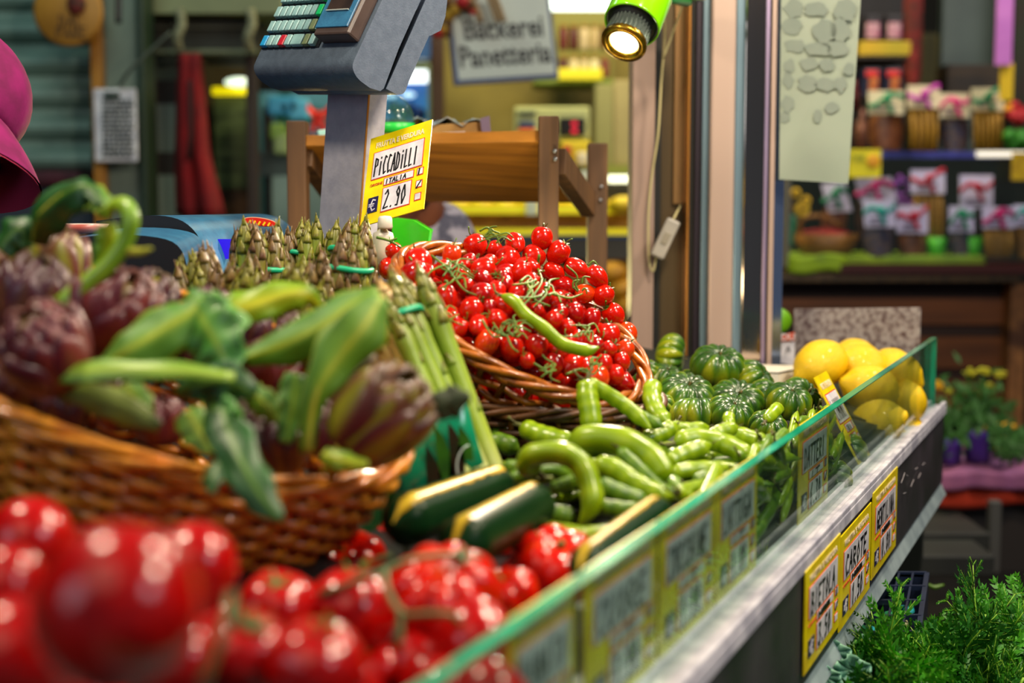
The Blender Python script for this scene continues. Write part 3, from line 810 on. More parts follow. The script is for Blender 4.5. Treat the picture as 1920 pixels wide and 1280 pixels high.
# ================================================================ zucchini
M_ZUC = mat('zucchini_green', '#0c2a12', 0.3, 0, '#16381a', 60, spec=.08, attr='pig', acol=[(0, '#0a2410'), (.42, '#123414'), (.55, '#c09010'), (1, '#f0d040')])  # golden end of the ramp paints a lamp highlight along the rind
def zucchini(a, b, r, ridge, label):
    """a = near end, b = far cut end; the painted highlight faces the direction ridge"""
    a = Vector(a); b = Vector(b); ax = (b - a).normalized(); L = (b - a).length
    x = (ridge - ax * ridge.dot(ax)).normalized(); y = ax.cross(x)
    root = empty('zucchini', a.lerp(b, .5), label, 'zucchini')
    g = G(); nu, nv = 30, 32; vs = []; av = []; rz = random.Random(int(a.x * 9999))
    rings = []
    def rad(u, t):
        e = min(u / .10, 1) ** .5 * (1 - max(0, (u - .93) / .07) ** 3 * .35)
        return r * e * (1 + .035 * math.cos(8 * t) * (1 if math.cos(8 * t) > 0 else .3))
    def P(i, j):
        u = (i + .02) / (nu - 1 + .02); t = 2 * math.pi * j / nv
        return a + ax * (L * u) + (x * math.cos(t) + y * math.sin(t)) * rad(u, t)
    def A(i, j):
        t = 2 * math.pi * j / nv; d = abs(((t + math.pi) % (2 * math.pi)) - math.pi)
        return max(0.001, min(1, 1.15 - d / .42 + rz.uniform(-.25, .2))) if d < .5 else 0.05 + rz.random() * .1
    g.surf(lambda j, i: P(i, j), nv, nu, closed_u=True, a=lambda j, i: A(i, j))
    g.f = [tuple(reversed(f)) for f in g.f]
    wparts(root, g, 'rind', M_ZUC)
    g = G(); Mx = Matrix.Translation(b - ax * .001) @ frame(ax).to_4x4()
    g.lathe([(r * .80, -.001), (r * .55, .002), (0, .003)][::-1][::-1], 24, M=Mx); wparts(root, g, 'blossom_end', mat('zucchini_end', '#2e5a26', 0.5, 0, '#5e7a35', 60))
    return root
zucchini(W(735, 985, 1.12), W(936, 912, 1.30), .0215, Vector((-.1, -.75, .8)), 'dark green zucchini with a painted highlight lying behind the ribbed tomatoes')
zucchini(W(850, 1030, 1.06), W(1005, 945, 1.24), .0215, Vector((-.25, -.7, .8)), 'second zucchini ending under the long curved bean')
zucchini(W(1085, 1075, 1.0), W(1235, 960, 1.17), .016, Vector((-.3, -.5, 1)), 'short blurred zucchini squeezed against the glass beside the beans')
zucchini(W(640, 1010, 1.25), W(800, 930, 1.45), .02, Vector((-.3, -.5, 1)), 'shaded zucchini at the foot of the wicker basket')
g = G(); g.surf(lambda i, j: S(-1.41 + .27 * i, .03 + .28 * j, 1.0 + .056 * j), 2, 2, thick=.008, smooth=False)
tag(g.build('produce_tray', M_DARKP), 'black tray under the zucchini', 'tray')

# ================================================================ broad beans
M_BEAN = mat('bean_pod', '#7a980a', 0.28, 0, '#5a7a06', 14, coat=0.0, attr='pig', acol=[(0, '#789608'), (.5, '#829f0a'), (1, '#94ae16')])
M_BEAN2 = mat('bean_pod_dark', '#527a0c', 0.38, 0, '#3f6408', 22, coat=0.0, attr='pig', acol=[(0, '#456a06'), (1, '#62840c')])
M_BTIP = mat('bean_stalk', '#3a2a12', 0.7, 0, '#5d6a1c', 60)
M_BSTK = mat('bean_stalk_green', '#6f9a1c', 0.5)
def bean(pts, r, label, m=M_BEAN, n=26, seg=12, flat=.72, ref=None, bumps=5, tipdark=True, group=None, name='bean_pod', ph=0.0):
    C = bez(pts, n); rad = []; av = []
    for i in range(n):
        u = i / (n - 1)
        e = min(1, (u / .10)) ** .6 * min(1, ((1 - u) / .16)) ** .75
        b = .03 * math.cos(u * bumps * 2 * math.pi + ph) * (1 if .1 < u < .9 else 0)
        rad.append(r * max(.12, e * (1 + b) * (.92 + .12 * math.sin(u * math.pi)))); av.append(max(.001, .5 + .5 * math.cos(u * bumps * 2 * math.pi + ph)))
    c0 = C[n // 2]
    root = empty(name, c0, label, 'bean pod', group)
    g = G(); g.tube(C, rad, seg, flat=flat, a=av, ref=ref); wparts(root, g, 'pod', m)
    d = (C[0] - C[2]).normalized(); q = C[0]
    g = G(); rz = random.Random(int(abs(c0.x + c0.y * 3) * 1e4))
    bend = Vector((rz.uniform(-.4, .4), rz.uniform(-.3, .3), rz.uniform(0, .7)))
    g.tube(bez([q - d * .002, q + d * .006, q + (d + bend).normalized() * .016], 6), [r * .32, r * .26, r * .16, r * .13, r * .13, r * .2], 6)
    for k in range(3):
        v = (d + Vector((rz.uniform(-1, 1), rz.uniform(-1, 1), rz.uniform(-1, 1))) * .8).normalized()
        g.tube([q + d * .001, q + d * .003 + v * .006], [r * .2, r * .05], 5)
    wparts(root, g, 'stalk', M_BTIP if tipdark else M_BSTK)
    e = C[-1]; d2 = (C[-1] - C[-3]).normalized()
    g = G().tube([e - d2 * .001, e + d2 * .006 + Vector((0, 0, .002))], [r * .14, r * .03], 5); wparts(root, g, 'point', M_BTIP)
    return root
def pix(seq): return [W(x, y, Y) for (x, y, Y) in seq]
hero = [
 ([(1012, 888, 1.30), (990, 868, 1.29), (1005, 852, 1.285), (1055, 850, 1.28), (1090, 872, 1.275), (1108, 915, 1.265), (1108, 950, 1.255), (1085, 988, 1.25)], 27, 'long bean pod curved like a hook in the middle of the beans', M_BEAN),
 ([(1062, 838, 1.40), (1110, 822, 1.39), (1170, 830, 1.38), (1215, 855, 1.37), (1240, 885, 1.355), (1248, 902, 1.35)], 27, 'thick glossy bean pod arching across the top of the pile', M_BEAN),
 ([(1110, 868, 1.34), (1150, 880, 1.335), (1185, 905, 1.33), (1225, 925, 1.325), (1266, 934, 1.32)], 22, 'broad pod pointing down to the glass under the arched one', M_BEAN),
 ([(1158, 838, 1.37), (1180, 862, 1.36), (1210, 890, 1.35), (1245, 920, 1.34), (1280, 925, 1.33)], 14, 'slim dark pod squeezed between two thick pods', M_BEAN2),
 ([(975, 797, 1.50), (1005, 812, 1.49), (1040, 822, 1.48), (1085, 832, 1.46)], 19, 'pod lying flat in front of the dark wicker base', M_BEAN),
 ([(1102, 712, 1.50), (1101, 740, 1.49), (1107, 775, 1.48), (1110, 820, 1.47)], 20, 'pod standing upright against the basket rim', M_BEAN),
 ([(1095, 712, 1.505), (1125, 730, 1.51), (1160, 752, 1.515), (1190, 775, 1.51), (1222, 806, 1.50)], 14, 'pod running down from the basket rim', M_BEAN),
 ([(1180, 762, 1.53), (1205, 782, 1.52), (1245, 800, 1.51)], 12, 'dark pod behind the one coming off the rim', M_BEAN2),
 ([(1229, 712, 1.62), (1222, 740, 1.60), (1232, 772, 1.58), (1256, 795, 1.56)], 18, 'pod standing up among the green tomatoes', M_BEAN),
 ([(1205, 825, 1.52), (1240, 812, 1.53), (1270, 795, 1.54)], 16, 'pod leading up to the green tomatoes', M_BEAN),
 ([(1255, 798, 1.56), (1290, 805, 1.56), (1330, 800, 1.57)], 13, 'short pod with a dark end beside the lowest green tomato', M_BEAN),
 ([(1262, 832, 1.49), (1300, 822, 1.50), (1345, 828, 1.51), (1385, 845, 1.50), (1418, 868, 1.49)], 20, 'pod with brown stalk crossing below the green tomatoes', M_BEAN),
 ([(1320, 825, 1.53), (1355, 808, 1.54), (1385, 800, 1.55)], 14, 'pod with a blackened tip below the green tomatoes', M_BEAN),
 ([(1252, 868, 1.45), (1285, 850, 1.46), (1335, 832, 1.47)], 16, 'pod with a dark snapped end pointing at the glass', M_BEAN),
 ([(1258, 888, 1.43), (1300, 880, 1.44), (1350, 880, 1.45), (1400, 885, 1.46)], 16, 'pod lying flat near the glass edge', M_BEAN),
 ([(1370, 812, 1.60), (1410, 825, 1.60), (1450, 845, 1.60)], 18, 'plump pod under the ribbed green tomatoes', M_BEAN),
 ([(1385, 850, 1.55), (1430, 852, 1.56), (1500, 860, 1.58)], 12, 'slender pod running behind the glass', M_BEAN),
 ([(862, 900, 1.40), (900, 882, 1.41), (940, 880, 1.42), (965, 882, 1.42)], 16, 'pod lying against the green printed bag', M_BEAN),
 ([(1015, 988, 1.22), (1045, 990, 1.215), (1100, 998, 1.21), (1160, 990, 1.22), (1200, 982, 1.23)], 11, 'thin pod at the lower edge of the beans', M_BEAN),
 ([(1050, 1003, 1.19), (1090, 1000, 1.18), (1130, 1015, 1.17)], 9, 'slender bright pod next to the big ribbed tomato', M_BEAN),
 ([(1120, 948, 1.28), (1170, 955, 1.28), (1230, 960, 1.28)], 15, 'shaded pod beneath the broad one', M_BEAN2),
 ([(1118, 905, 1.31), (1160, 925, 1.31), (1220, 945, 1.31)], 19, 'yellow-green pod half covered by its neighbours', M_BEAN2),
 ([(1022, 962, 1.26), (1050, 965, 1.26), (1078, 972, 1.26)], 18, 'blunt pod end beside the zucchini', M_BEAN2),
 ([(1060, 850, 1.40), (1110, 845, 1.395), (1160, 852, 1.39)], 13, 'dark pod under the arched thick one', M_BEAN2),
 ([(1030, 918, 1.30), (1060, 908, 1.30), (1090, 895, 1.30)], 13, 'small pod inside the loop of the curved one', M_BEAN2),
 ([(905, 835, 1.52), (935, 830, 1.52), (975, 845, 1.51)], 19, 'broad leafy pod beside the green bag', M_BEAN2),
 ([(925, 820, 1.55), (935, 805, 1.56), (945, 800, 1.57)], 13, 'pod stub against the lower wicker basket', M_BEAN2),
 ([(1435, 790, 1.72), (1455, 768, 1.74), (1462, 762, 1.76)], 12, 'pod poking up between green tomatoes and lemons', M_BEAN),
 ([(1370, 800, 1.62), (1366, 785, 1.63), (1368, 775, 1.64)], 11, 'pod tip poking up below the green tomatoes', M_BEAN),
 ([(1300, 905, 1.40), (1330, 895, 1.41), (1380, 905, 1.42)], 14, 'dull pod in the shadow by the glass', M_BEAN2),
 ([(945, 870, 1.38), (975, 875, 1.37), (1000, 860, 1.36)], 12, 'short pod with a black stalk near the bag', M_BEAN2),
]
HB = []
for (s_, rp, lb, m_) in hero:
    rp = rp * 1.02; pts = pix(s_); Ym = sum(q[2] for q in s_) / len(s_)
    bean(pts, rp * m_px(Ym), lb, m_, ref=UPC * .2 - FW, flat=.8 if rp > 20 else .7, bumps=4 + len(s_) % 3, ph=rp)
# the pod lying on the plum tomatoes
bean(pix([(938, 553, 1.585), (965, 566, 1.575), (985, 590, 1.565), (1020, 615, 1.56), (1055, 645, 1.555), (1100, 657, 1.55), (1124, 650, 1.55)]), 12 * m_px(1.57), 'slim bean pod lying on the plum tomatoes', M_BEAN, ref=-FW, bumps=6)
# pods filling the heap under and around them
rf = random.Random(77)
for k in range(54):
    s = rf.uniform(-1.42, -1.10); t = rf.uniform(.07, .33)
    base = 1.066 + .10 * t
    z = base + rf.uniform(-.035, .0)
    if s < -1.15 and t > .2: continue
    c = S(s, t, z)
    an = rf.uniform(0, 2 * math.pi); L = rf.uniform(.05, .08)
    d = Vector((math.cos(an), math.sin(an), rf.uniform(-.12, .12))); up = Vector((0, 0, rf.uniform(-.01, .02)))
    sd = d.cross(Vector((0, 0, 1))) * rf.uniform(-.018, .018)
    bean([c - d * L, c - d * L * .3 + sd + up, c + d * L * .4 + sd, c + d * L], rf.uniform(.008, .0115), 'bean pod lying deeper in the heap between the others', rf.choice((M_BEAN, M_BEAN2)),
         n=14, seg=8, group='bean pods deeper in the heap', bumps=4)
for k in range(115):
    s = rf.uniform(-1.42, -.80); t = rf.uniform(.022, .05); z = rf.uniform(.995, 1.082)
    c = S(s, t, z); an = rf.uniform(-.9, .9); L = rf.uniform(.035, .06)
    d = SD * math.cos(an) + Vector((0, 0, 1)) * math.sin(an) * .6 + SN * rf.uniform(-.1, .1); d.normalize()
    L = min(L, (z - .985) / max(abs(d.z), .05), (1.095 - z) / max(abs(d.z), .05)); L = max(L, .022)
    bean([c - d * L, c - d * L * .3 + SD * .004, c + d * L * .4, c + d * L], rf.uniform(.007, .010), 'bean pod pressed against the inside of the glass', rf.choice((M_BEAN, M_BEAN2)),
         n=12, seg=8, group='bean pods pressed against the glass', bumps=4, ref=SN)
g = G(); g.surf(lambda i, j: S(-1.13 + .70 * i, .03 + .28 * j, 1.0 + .056 * j), 2, 2, thick=.008, smooth=False)
tag(g.build('produce_tray', M_BED), 'dark tray under the heap of bean pods', 'tray')
# ================================================================ green ribbed tomatoes
grn = [  # px, py, radius px, depth, axis, note
 (1258, 667, 34, 2.30, (1, -.2, -.1), 'green tomato highest of all, against the pillar'),
 (1215, 700, 22, 2.2, (-.5, -.4, .6), 'bright green tomato half hidden by the basket rim'),
 (1245, 705, 26, 2.2, (.2, -.3, .9), 'pale green tomato between the basket and its ribbed neighbours'),
 (1344, 689, 42, 2.16, (.1, -.35, .9), 'big dark green tomato with a dried blossom scar at the pillar foot'),
 (1305, 722, 30, 2.18, (.3, -.5, .8), 'dark ribbed green tomato behind the two in the middle'),
 (1287, 742, 44, 2.02, (.15, -.45, .9), 'broad ribbed green tomato beside the upright bean pod'),
 (1312, 780, 43, 1.94, (0, .2, 1), 'lowest plump green tomato resting on the bean pods'),
 (1366, 776, 36, 1.92, (.3, -.4, .9), 'small dark green tomato beside the lowest plump one'),
 (1381, 756, 44, 2.02, (.1, -.5, .85), 'ribbed green tomato with a fan of dark shoulder ribs'),
 (1412, 716, 36, 2.16, (.7, -.3, .6), 'light green tomato lying on its side below the pillar'),
 (1437, 745, 30, 2.08, (.6, -.4, .7), 'lobed green tomato between its light neighbour and the white box'),
 (1478, 752, 36, 1.98, (.2, -.3, .9), 'striped green tomato next to the yellow lemons'),
 (1503, 745, 34, 2.05, (.6, -.5, .7), 'very dark ribbed green tomato touching the lemons'),
 (1188, 752, 30, 2.0, (.4, -.4, .8), 'green tomato beneath the basket rim'),
 (1235, 765, 26, 1.98, (-.4, -.4, .8), 'green tomato behind the upright bean pod'),
 (1165, 795, 26, 1.85, (.5, -.4, .5), 'shaded green tomato under the basket rim and pods'),
 (1440, 800, 30, 1.86, (.2, -.4, .8), 'dark green tomato seen over the glass edge'),
]
rg = random.Random(9)
P_ = [W(px, py, Y) for (px, py, rp, Y, ax, lb) in grn]; Rr = [rp * m_px(Y) for (px, py, rp, Y, ax, lb) in grn]
P2 = relax(P_, Rr, None, 30, keep=.25, gap=.92)
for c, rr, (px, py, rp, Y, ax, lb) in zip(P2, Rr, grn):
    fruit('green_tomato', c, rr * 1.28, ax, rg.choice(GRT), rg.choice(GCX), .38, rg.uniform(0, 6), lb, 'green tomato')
low = [(1290, 800, 2.1), (1345, 750, 2.25), (1400, 790, 2.1), (1450, 775, 2.15), (1250, 740, 2.25), (1330, 800, 2.05), (1210, 740, 2.2), (1480, 790, 2.1)]
low += [(1560, 900, 1.88), (1500, 860, 1.98), (1590, 850, 2.02), (1520, 820, 2.08), (1460, 860, 1.9)]
for px, py, Y in low:
    c = W(px, py, Y) - Vector((0, 0, .03 if py < 810 else 0))
    fruit('green_tomato', c, .03, (rg.uniform(-1, 1), -.5, .6), rg.choice(GRT), rg.choice(GCX), .38, 1, 'shaded green tomato in the under layer beside the beans', 'green tomato', 'green tomatoes in the under layer', has_cal=False)
g = G(); g.surf(lambda i, j: S(-.41 + .36 * i, .03 + .26 * j, 1.0 + .052 * j), 2, 2, thick=.008, smooth=False)
tag(g.build('produce_tray', M_BED), 'dark tray under the green tomatoes and lemons', 'tray')

# ================================================================ lemons
M_LEMON = mat('lemon_peel', '#f0c800', 0.42, 0, '#e4b800', 12, 0.35, 260, coat=0.15)
def lemon_mesh(k):
    rl = random.Random(k); prof = []
    n = 20
    for i in range(n + 1):
        p = math.pi * i / n; r = math.sin(p) ** .95; z = -math.cos(p) * 1.22
        if i >= n - 2: z += (.10, .17, .2)[i - n + 2]
        if i == n - 1: r = .16
        if i == n - 2: r = .28
        prof.append((r, z))
    prof[0] = (0, prof[0][1]); prof[-1] = (0, prof[-1][1])
    a_, b_ = rl.uniform(0, 6), rl.uniform(.01, .04)
    g = G(); g.lathe(prof, 32, lobe=lambda i, t, r, z: (r * (1 + b_ * math.cos(2 * t + a_) + .015 * math.cos(5 * t + 3 * z)), z))
    return g.mesh('lemon_rind', M_LEMON)
LEM = [lemon_mesh(k) for k in range(3)]
g = G(); g.lathe([(.06, 0), (.12, .02), (.09, .06), (0, .05)], 10); LCAP = g.mesh('stem_scar', mat('stem_scar', '#5a4a1a', 0.8))
lem = [
 (1537, 690, 44, 2.40, (-.5, -.2, -.25), 'large pale lemon in front of the white box'),
 (1600, 668, 33, 2.55, (.9, .1, .2), 'lemon behind the large pale one'),
 (1622, 688, 40, 2.42, (-.9, -.25, .35), 'lemon with a pointed tip in the middle of the heap'),
 (1672, 685, 32, 2.50, (.9, .2, -.2), 'lemon at the back by the scratched divider'),
 (1632, 728, 44, 2.36, (-.95, -.1, .25), 'lemon cut across by the glass edge'),
 (1685, 700, 36, 2.42, (.8, -.2, -.5), 'shaded lemon behind the glass at the far corner'),
 (1645, 795, 44, 2.27, (.75, -.5, .35), 'round lemon seen fully through the glass beside the tilted card'),
 (1700, 755, 33, 2.40, (-.2, -.3, .9), 'lemon behind the glass with its point up'),
 (1665, 780, 28, 2.42, (.3, .3, .5), 'lemon in the hollow behind the glass'),
 (1545, 762, 34, 2.40, (.9, .2, .1), 'lemon under the yellow card tip'),
 (1535, 745, 32, 2.40, (.9, .1, -.1), 'lemon beneath the large pale one'),
 (1590, 780, 34, 2.42, (.3, .8, .1), 'shaded lemon behind the tilted card'),
 (1675, 830, 30, 2.32, (.5, .5, .1), 'lowest lemon by the glass foot'),
 (1700, 800, 28, 2.40, (.2, .6, .3), 'lemon low in the far glass corner'),
 (1665, 850, 28, 2.24, (.8, .2, .3), 'lemon wedged at the glass foot behind the tilted card'),
]
P_ = [W(px, py, Y) for (px, py, rp, Y, ax, lb) in lem]; Rr = [rp * m_px(Y) for (px, py, rp, Y, ax, lb) in lem]
P2 = relax(P_, [r * 1.05 for r in Rr], None, 30, keep=.25, gap=.9)
for c, rr, (px, py, rp, Y, ax, lb) in zip(P2, Rr, lem):
    q = frame(ax).to_4x4() @ Matrix.Rotation(rg.uniform(0, 6), 4, 'Z')
    root = empty('lemon', c, lb, 'lemon'); root.matrix_world = Matrix.Translation(c) @ q
    root.location = c; root.rotation_mode = 'QUATERNION'; root.rotation_quaternion = q.to_quaternion()
    inst(rg.choice(LEM), 'rind', Matrix.Diagonal(Vector((rr, rr, rr, 1))), root)
    inst(LCAP, 'stem_scar', Matrix.Translation((0, 0, -1.24 * rr)) @ Matrix.Rotation(math.pi, 4, 'X') @ Matrix.Diagonal(Vector((rr, rr, rr, 1))), root)

# scratched divider behind the lemons
M_SCR = mat('scratched_sheet', '#a39a98', 0.35, 0.1, '#5d4a4c', 95, 0.1, 90, contrast=(.40, .66))
a, b = W(1487, 700, 2.72), W(1724, 700, 2.62)
za, zb = W(1487, 579, 2.72).z, W(1724, 576, 2.62).z
g = G(); U = (b - a).normalized(); Nn = U.cross(Vector((0, 0, 1)))
p = [Vector((a.x, a.y, 1.0)), Vector((b.x, b.y, 1.0)), Vector((b.x, b.y, zb)), Vector((a.x, a.y, za))]
g.add(p + [q_ + Nn * .004 for q_ in p], [(0, 1, 2, 3), (7, 6, 5, 4), (0, 4, 5, 1), (1, 5, 6, 2), (2, 6, 7, 3), (3, 7, 4, 0)], 0, False)
tag(g.build('divider_sheet', M_SCR, bevel=.001), 'scratched grey divider sheet standing behind the lemons', 'divider')
# white foam box
M_FOAM = mat('white_foam', '#e9e6dc', 0.5, 0, '#d9d0b8', 10)
q0, q1 = W(1460, 733, 2.42), W(1428, 701, 2.5)
fb = empty('foam_box', W(1462, 735, 2.45), 'white box with dark edges between the pillar foot and the lemons', 'box')
ztop = W(1459, 699, 2.40).z
fr_ = W(1459, 699, 2.40)
dA = Vector((-.95, .31, 0)).normalized(); dB = Vector((.62, .78, 0)).normalized()
c0 = Vector((fr_.x, fr_.y, 0))
base = [c0, c0 + dB * .13, c0 + dB * .13 + dA * .10, c0 + dA * .10]
g = G(); lo = [v + Vector((0, 0, 1.02)) for v in base]; hi = [v + Vector((0, 0, ztop)) for v in base]
g.add(lo + hi, [(3, 2, 1, 0), (4, 5, 6, 7), (0, 1, 5, 4), (1, 2, 6, 5), (2, 3, 7, 6), (3, 0, 4, 7)], 0, False)
wparts(fb, g, 'carton', M_FOAM)
g = G()
for a_, b_ in ((hi[0], hi[1]), (hi[0], hi[3]), (hi[0], lo[0])): g.bar(a_, b_, .0018, .0018)
wparts(fb, g, 'dark_edging', M_INK)
# printed paper and green bag behind
pc = empty('printed_sheet', W(1475, 668, 2.66), 'printed paper with red band and letters DU behind the white box', 'paper')
g = G()
def quad(g, pts, n_, th=.001, mi=0):
    g.add(pts + [q_ - n_ * th for q_ in pts], [(0, 1, 2, 3), (7, 6, 5, 4), (0, 4, 5, 1), (1, 5, 6, 2), (2, 6, 7, 3), (3, 7, 4, 0)], mi, False)
Y_ = 2.66
quad(g, [W(1450, 690, Y_), W(1490, 690, Y_), W(1490, 641, Y_), W(1450, 641, Y_)], -FW); wparts(pc, g, 'paper', M_WHITE)
g = G(); quad(g, [W(1450, 641, Y_ - .002), W(1490, 638, Y_ - .002), W(1490, 622, Y_ - .002), W(1450, 632, Y_ - .002)], -FW); wparts(pc, g, 'red_band', mat('orange_band', '#d8741c', .5, 0, '#c23a1c', 60))
lettering('RDU', W(1472, 632, Y_ - .004), RT, UPC, .018, M_WHITE, pc)
lettering('A', W(1478, 655, Y_ - .004), RT, UPC, .016, M_INK, pc)
g = G(); g.ellipsoid(W(1452, 602, 2.75), (.034, .012, .028), None, 18, 12)
tag(g.build('round_leaf', mat('bright_leaf', '#6fae12', .4, 0, '#5b9a10', 9)), 'rounded bright green leaf showing between pillar and divider', 'leaf')

# ================================================================ baskets
M_WICK = mat('wicker', '#b4660c', 0.35, 0, '#7a3a08', 45, 0.1, 200, coat=0.35)
M_WICK_D = mat('dark_wicker', '#6a3f1c', 0.5, 0, '#3a2210', 45, 0.1, 200)
M_STAKE = mat('wicker_stake', '#8a5322', 0.45, 0, '#5c3212', 50)
def basket(name, label, c, Nn, Udir, a_, b_, depth, taper, rows, stakes, sr, m=M_WICK, rim_r=None, rise=None, rimr=.006, strands=4, t0=0.0, rowpow=1.0, rimdrop=0.0, cat='basket'):
    """c rim centre, Nn opening direction, a_/b_ half axes; strands woven in front of and behind upright stakes"""
    Nn = Vector(Nn).normalized(); U = (Vector(Udir) - Nn * Vector(Udir).dot(Nn)).normalized(); V = Nn.cross(U)
    rise = rise or (lambda t: 0.0)
    root = empty(name, Vector(c) - Nn * depth, label, cat)
    def Sf(t, v, off=0.0):
        k = 1 - (1 - taper) * v ** 1.5
        return Vector(c) + U * (math.cos(t) * (a_ * k + off)) + V * (math.sin(t) * (b_ * k + off)) - Nn * (depth * v) + Nn * rise(t) * (1 - v)
    n = stakes * 6
    for j in range(rows):
        g = None
    g = G()
    for j in range(rows):
        v = .05 + .93 * (j / max(rows - 1, 1)) ** rowpow
        pts = [Sf(2 * math.pi * i / n, v, sr * 1.05 * math.cos(stakes / 2 * 2 * math.pi * i / n + (math.pi if j % 2 else 0))) for i in range(n + 1)]
        g.tube(pts, sr, 6, caps=False, ref=Nn)
    wparts(root, g, 'woven_wall', m)
    g = G()
    for k in range(stakes):
        t = 2 * math.pi * (k + .0) / stakes
        g.tube([Sf(t, v_) for v_ in (0, .2, .4, .6, .8, 1.0)], sr * .85, 6)
    wparts(root, g, 'upright_stakes', M_STAKE)
    g = G()
    N2 = 160
    for s_ in range(strands):
        pts = []
        for i in range(N2 + 1):
            t = 2 * math.pi * i / N2; ph = t * 6 + .5 * math.sin(t * 5 + s_) + s_ * 2 * math.pi / strands
            pts.append(Sf(t, 0, rimr * .9 * math.cos(ph)) + Nn * (rimr * .9 * math.sin(ph) + rimr * .4))
        g.tube(pts, rimr * .72, 7, caps=False)
    wparts(root, g, 'braided_rim', m)
    g = G(); g.surf(lambda i, j: Sf(2 * math.pi * i / 40, 1.0) * (1 - j / 4.0) + (Vector(c) - Nn * depth) * (j / 4.0), 40, 5, closed_u=True, thick=.004)
    wparts(root, g, 'floor', M_WICK_D)
    return root, Sf, (U, V, Nn)

# plum tomato basket
PB = W(978, 606, 1.66)
PN = (RT * .40 + UPC * .80 - FW * .46).normalized()
PU = (RT * .88 - UPC * .48)
_, PS, (pU, pV, pN) = basket('wicker_basket', 'tilted wicker basket heaped with plum tomatoes', PB, PN, PU, .160, .133, .075, .72, 5, 34, .0042, rimr=.0062, strands=4)
# lower basket it stands on
LB = W(1000, 745, 1.66)
basket('wicker_basket', 'dark shallow wicker basket under the plum tomato basket, tomatoes in it', LB + Vector((0, 0.0, .002)), (0.05, -.06, 1), (1, 0, 0), .150, .115, .05, .85, 6, 36, .004, m=M_WICK_D, rimr=.0055)

pl = [(610,190,65),(850,175,60),(1010,160,70),(970,240,65),(1105,240,66),(800,275,75),(470,248,58),(265,290,90),(120,240,55),(105,315,65),(1210,330,66),(1340,375,62),(1090,345,58),(915,320,70),(895,365,72),(660,340,72),(730,210,50),(700,285,45),(580,285,45),(1140,425,75),(1265,480,60),(1380,490,60),(1440,600,72),(1310,630,62),(1195,590,66),(1095,540,60),(300,440,62),(430,500,70),(370,560,68),(490,370,62),(660,490,70),(770,540,82),(660,390,55),(780,385,58),(790,420,50),(870,480,68),(740,465,50),(600,575,75),(745,640,68),(620,680,68),(520,680,62),(460,640,42),(675,765,80),(830,805,76),(980,795,76),(1110,830,58),(1085,900,62),(1190,900,76),(1335,800,70),(1410,820,56),(1410,730,70),(1520,720,62),(1510,820,56),(1480,880,60),(1385,910,60),(1440,960,58),(1340,980,76),(1090,640,58),(1110,600,52),(1160,680,48),(1230,750,48),(1030,520,55),(945,400,50),(1020,460,50),(880,560,50),(700,560,45),(560,440,50),(940,650,46),(980,580,48),(1180,780,50),(920,880,50),(420,330,50),(330,350,45),(540,310,42)]
zone = lambda x, y: ('on the top edge of the heap' if y < 500 and x < 960 and y < 478 else 'at the heap top by the wooden rack post' if y < 500 and x < 1090 else 'at the crest beside the metal pillar' if x > 1050 and y < 570 else
    'by the asparagus end of the basket' if x < 850 else 'against the near wicker rim' if (y - 560) > .62 * (x - 800) + 8 else 'by the far curve of the rim' if x > 1120 else 'under the slim bean pod' if x > 980 and y > 560 else 'in the middle of the heap by the vine tangle')
P_ = []; Rr = []; info = []
def heap_point(px, py):
    """meet the sight line with the domed top of the heap"""
    d = ray(px, py); o = Vector((0, 0, CAM_Z)); best = None
    t = 1.2
    while t < 2.4:
        p = o + d * t; q = p - PB; u, v, h = q.dot(pU) / .160, q.dot(pV) / .133, q.dot(pN)
        r2 = u * u + v * v
        H = -.004 + .050 * max(0, 1 - r2) ** .7 - max(0, r2 - 1) * .4
        if h < H: return p
        t += .003
    return o + d * 1.75
for (cx, cy, w_) in pl:
    px, py = 700 + cx * .3125, 400 + cy * .3125
    p = heap_point(px, py); rr = w_ / 1.0 * .3125 * m_px(p.y) * 1.12
    P_.append(p + FW * rr * .35); Rr.append(rr); info.append((px, py))
n0 = len(P_)
rp2 = random.Random(31)
for k in range(70):                                # tomatoes deeper in the basket
    t = rp2.uniform(0, 2 * math.pi); q = math.sqrt(rp2.random()) * .85
    P_.append(PB + pU * (.160 * q * math.cos(t)) + pV * (.133 * q * math.sin(t)) + pN * rp2.uniform(-.045, .012)); Rr.append(.0175)
P2 = relax(P_, Rr, None, 40, keep=.12, gap=.93)
P2a = relax(P_[:n0], Rr[:n0], None, 40, keep=.2, gap=.9)
import collections
seen = collections.Counter()
orange = {6, 20, 51, 52, 56, 42}
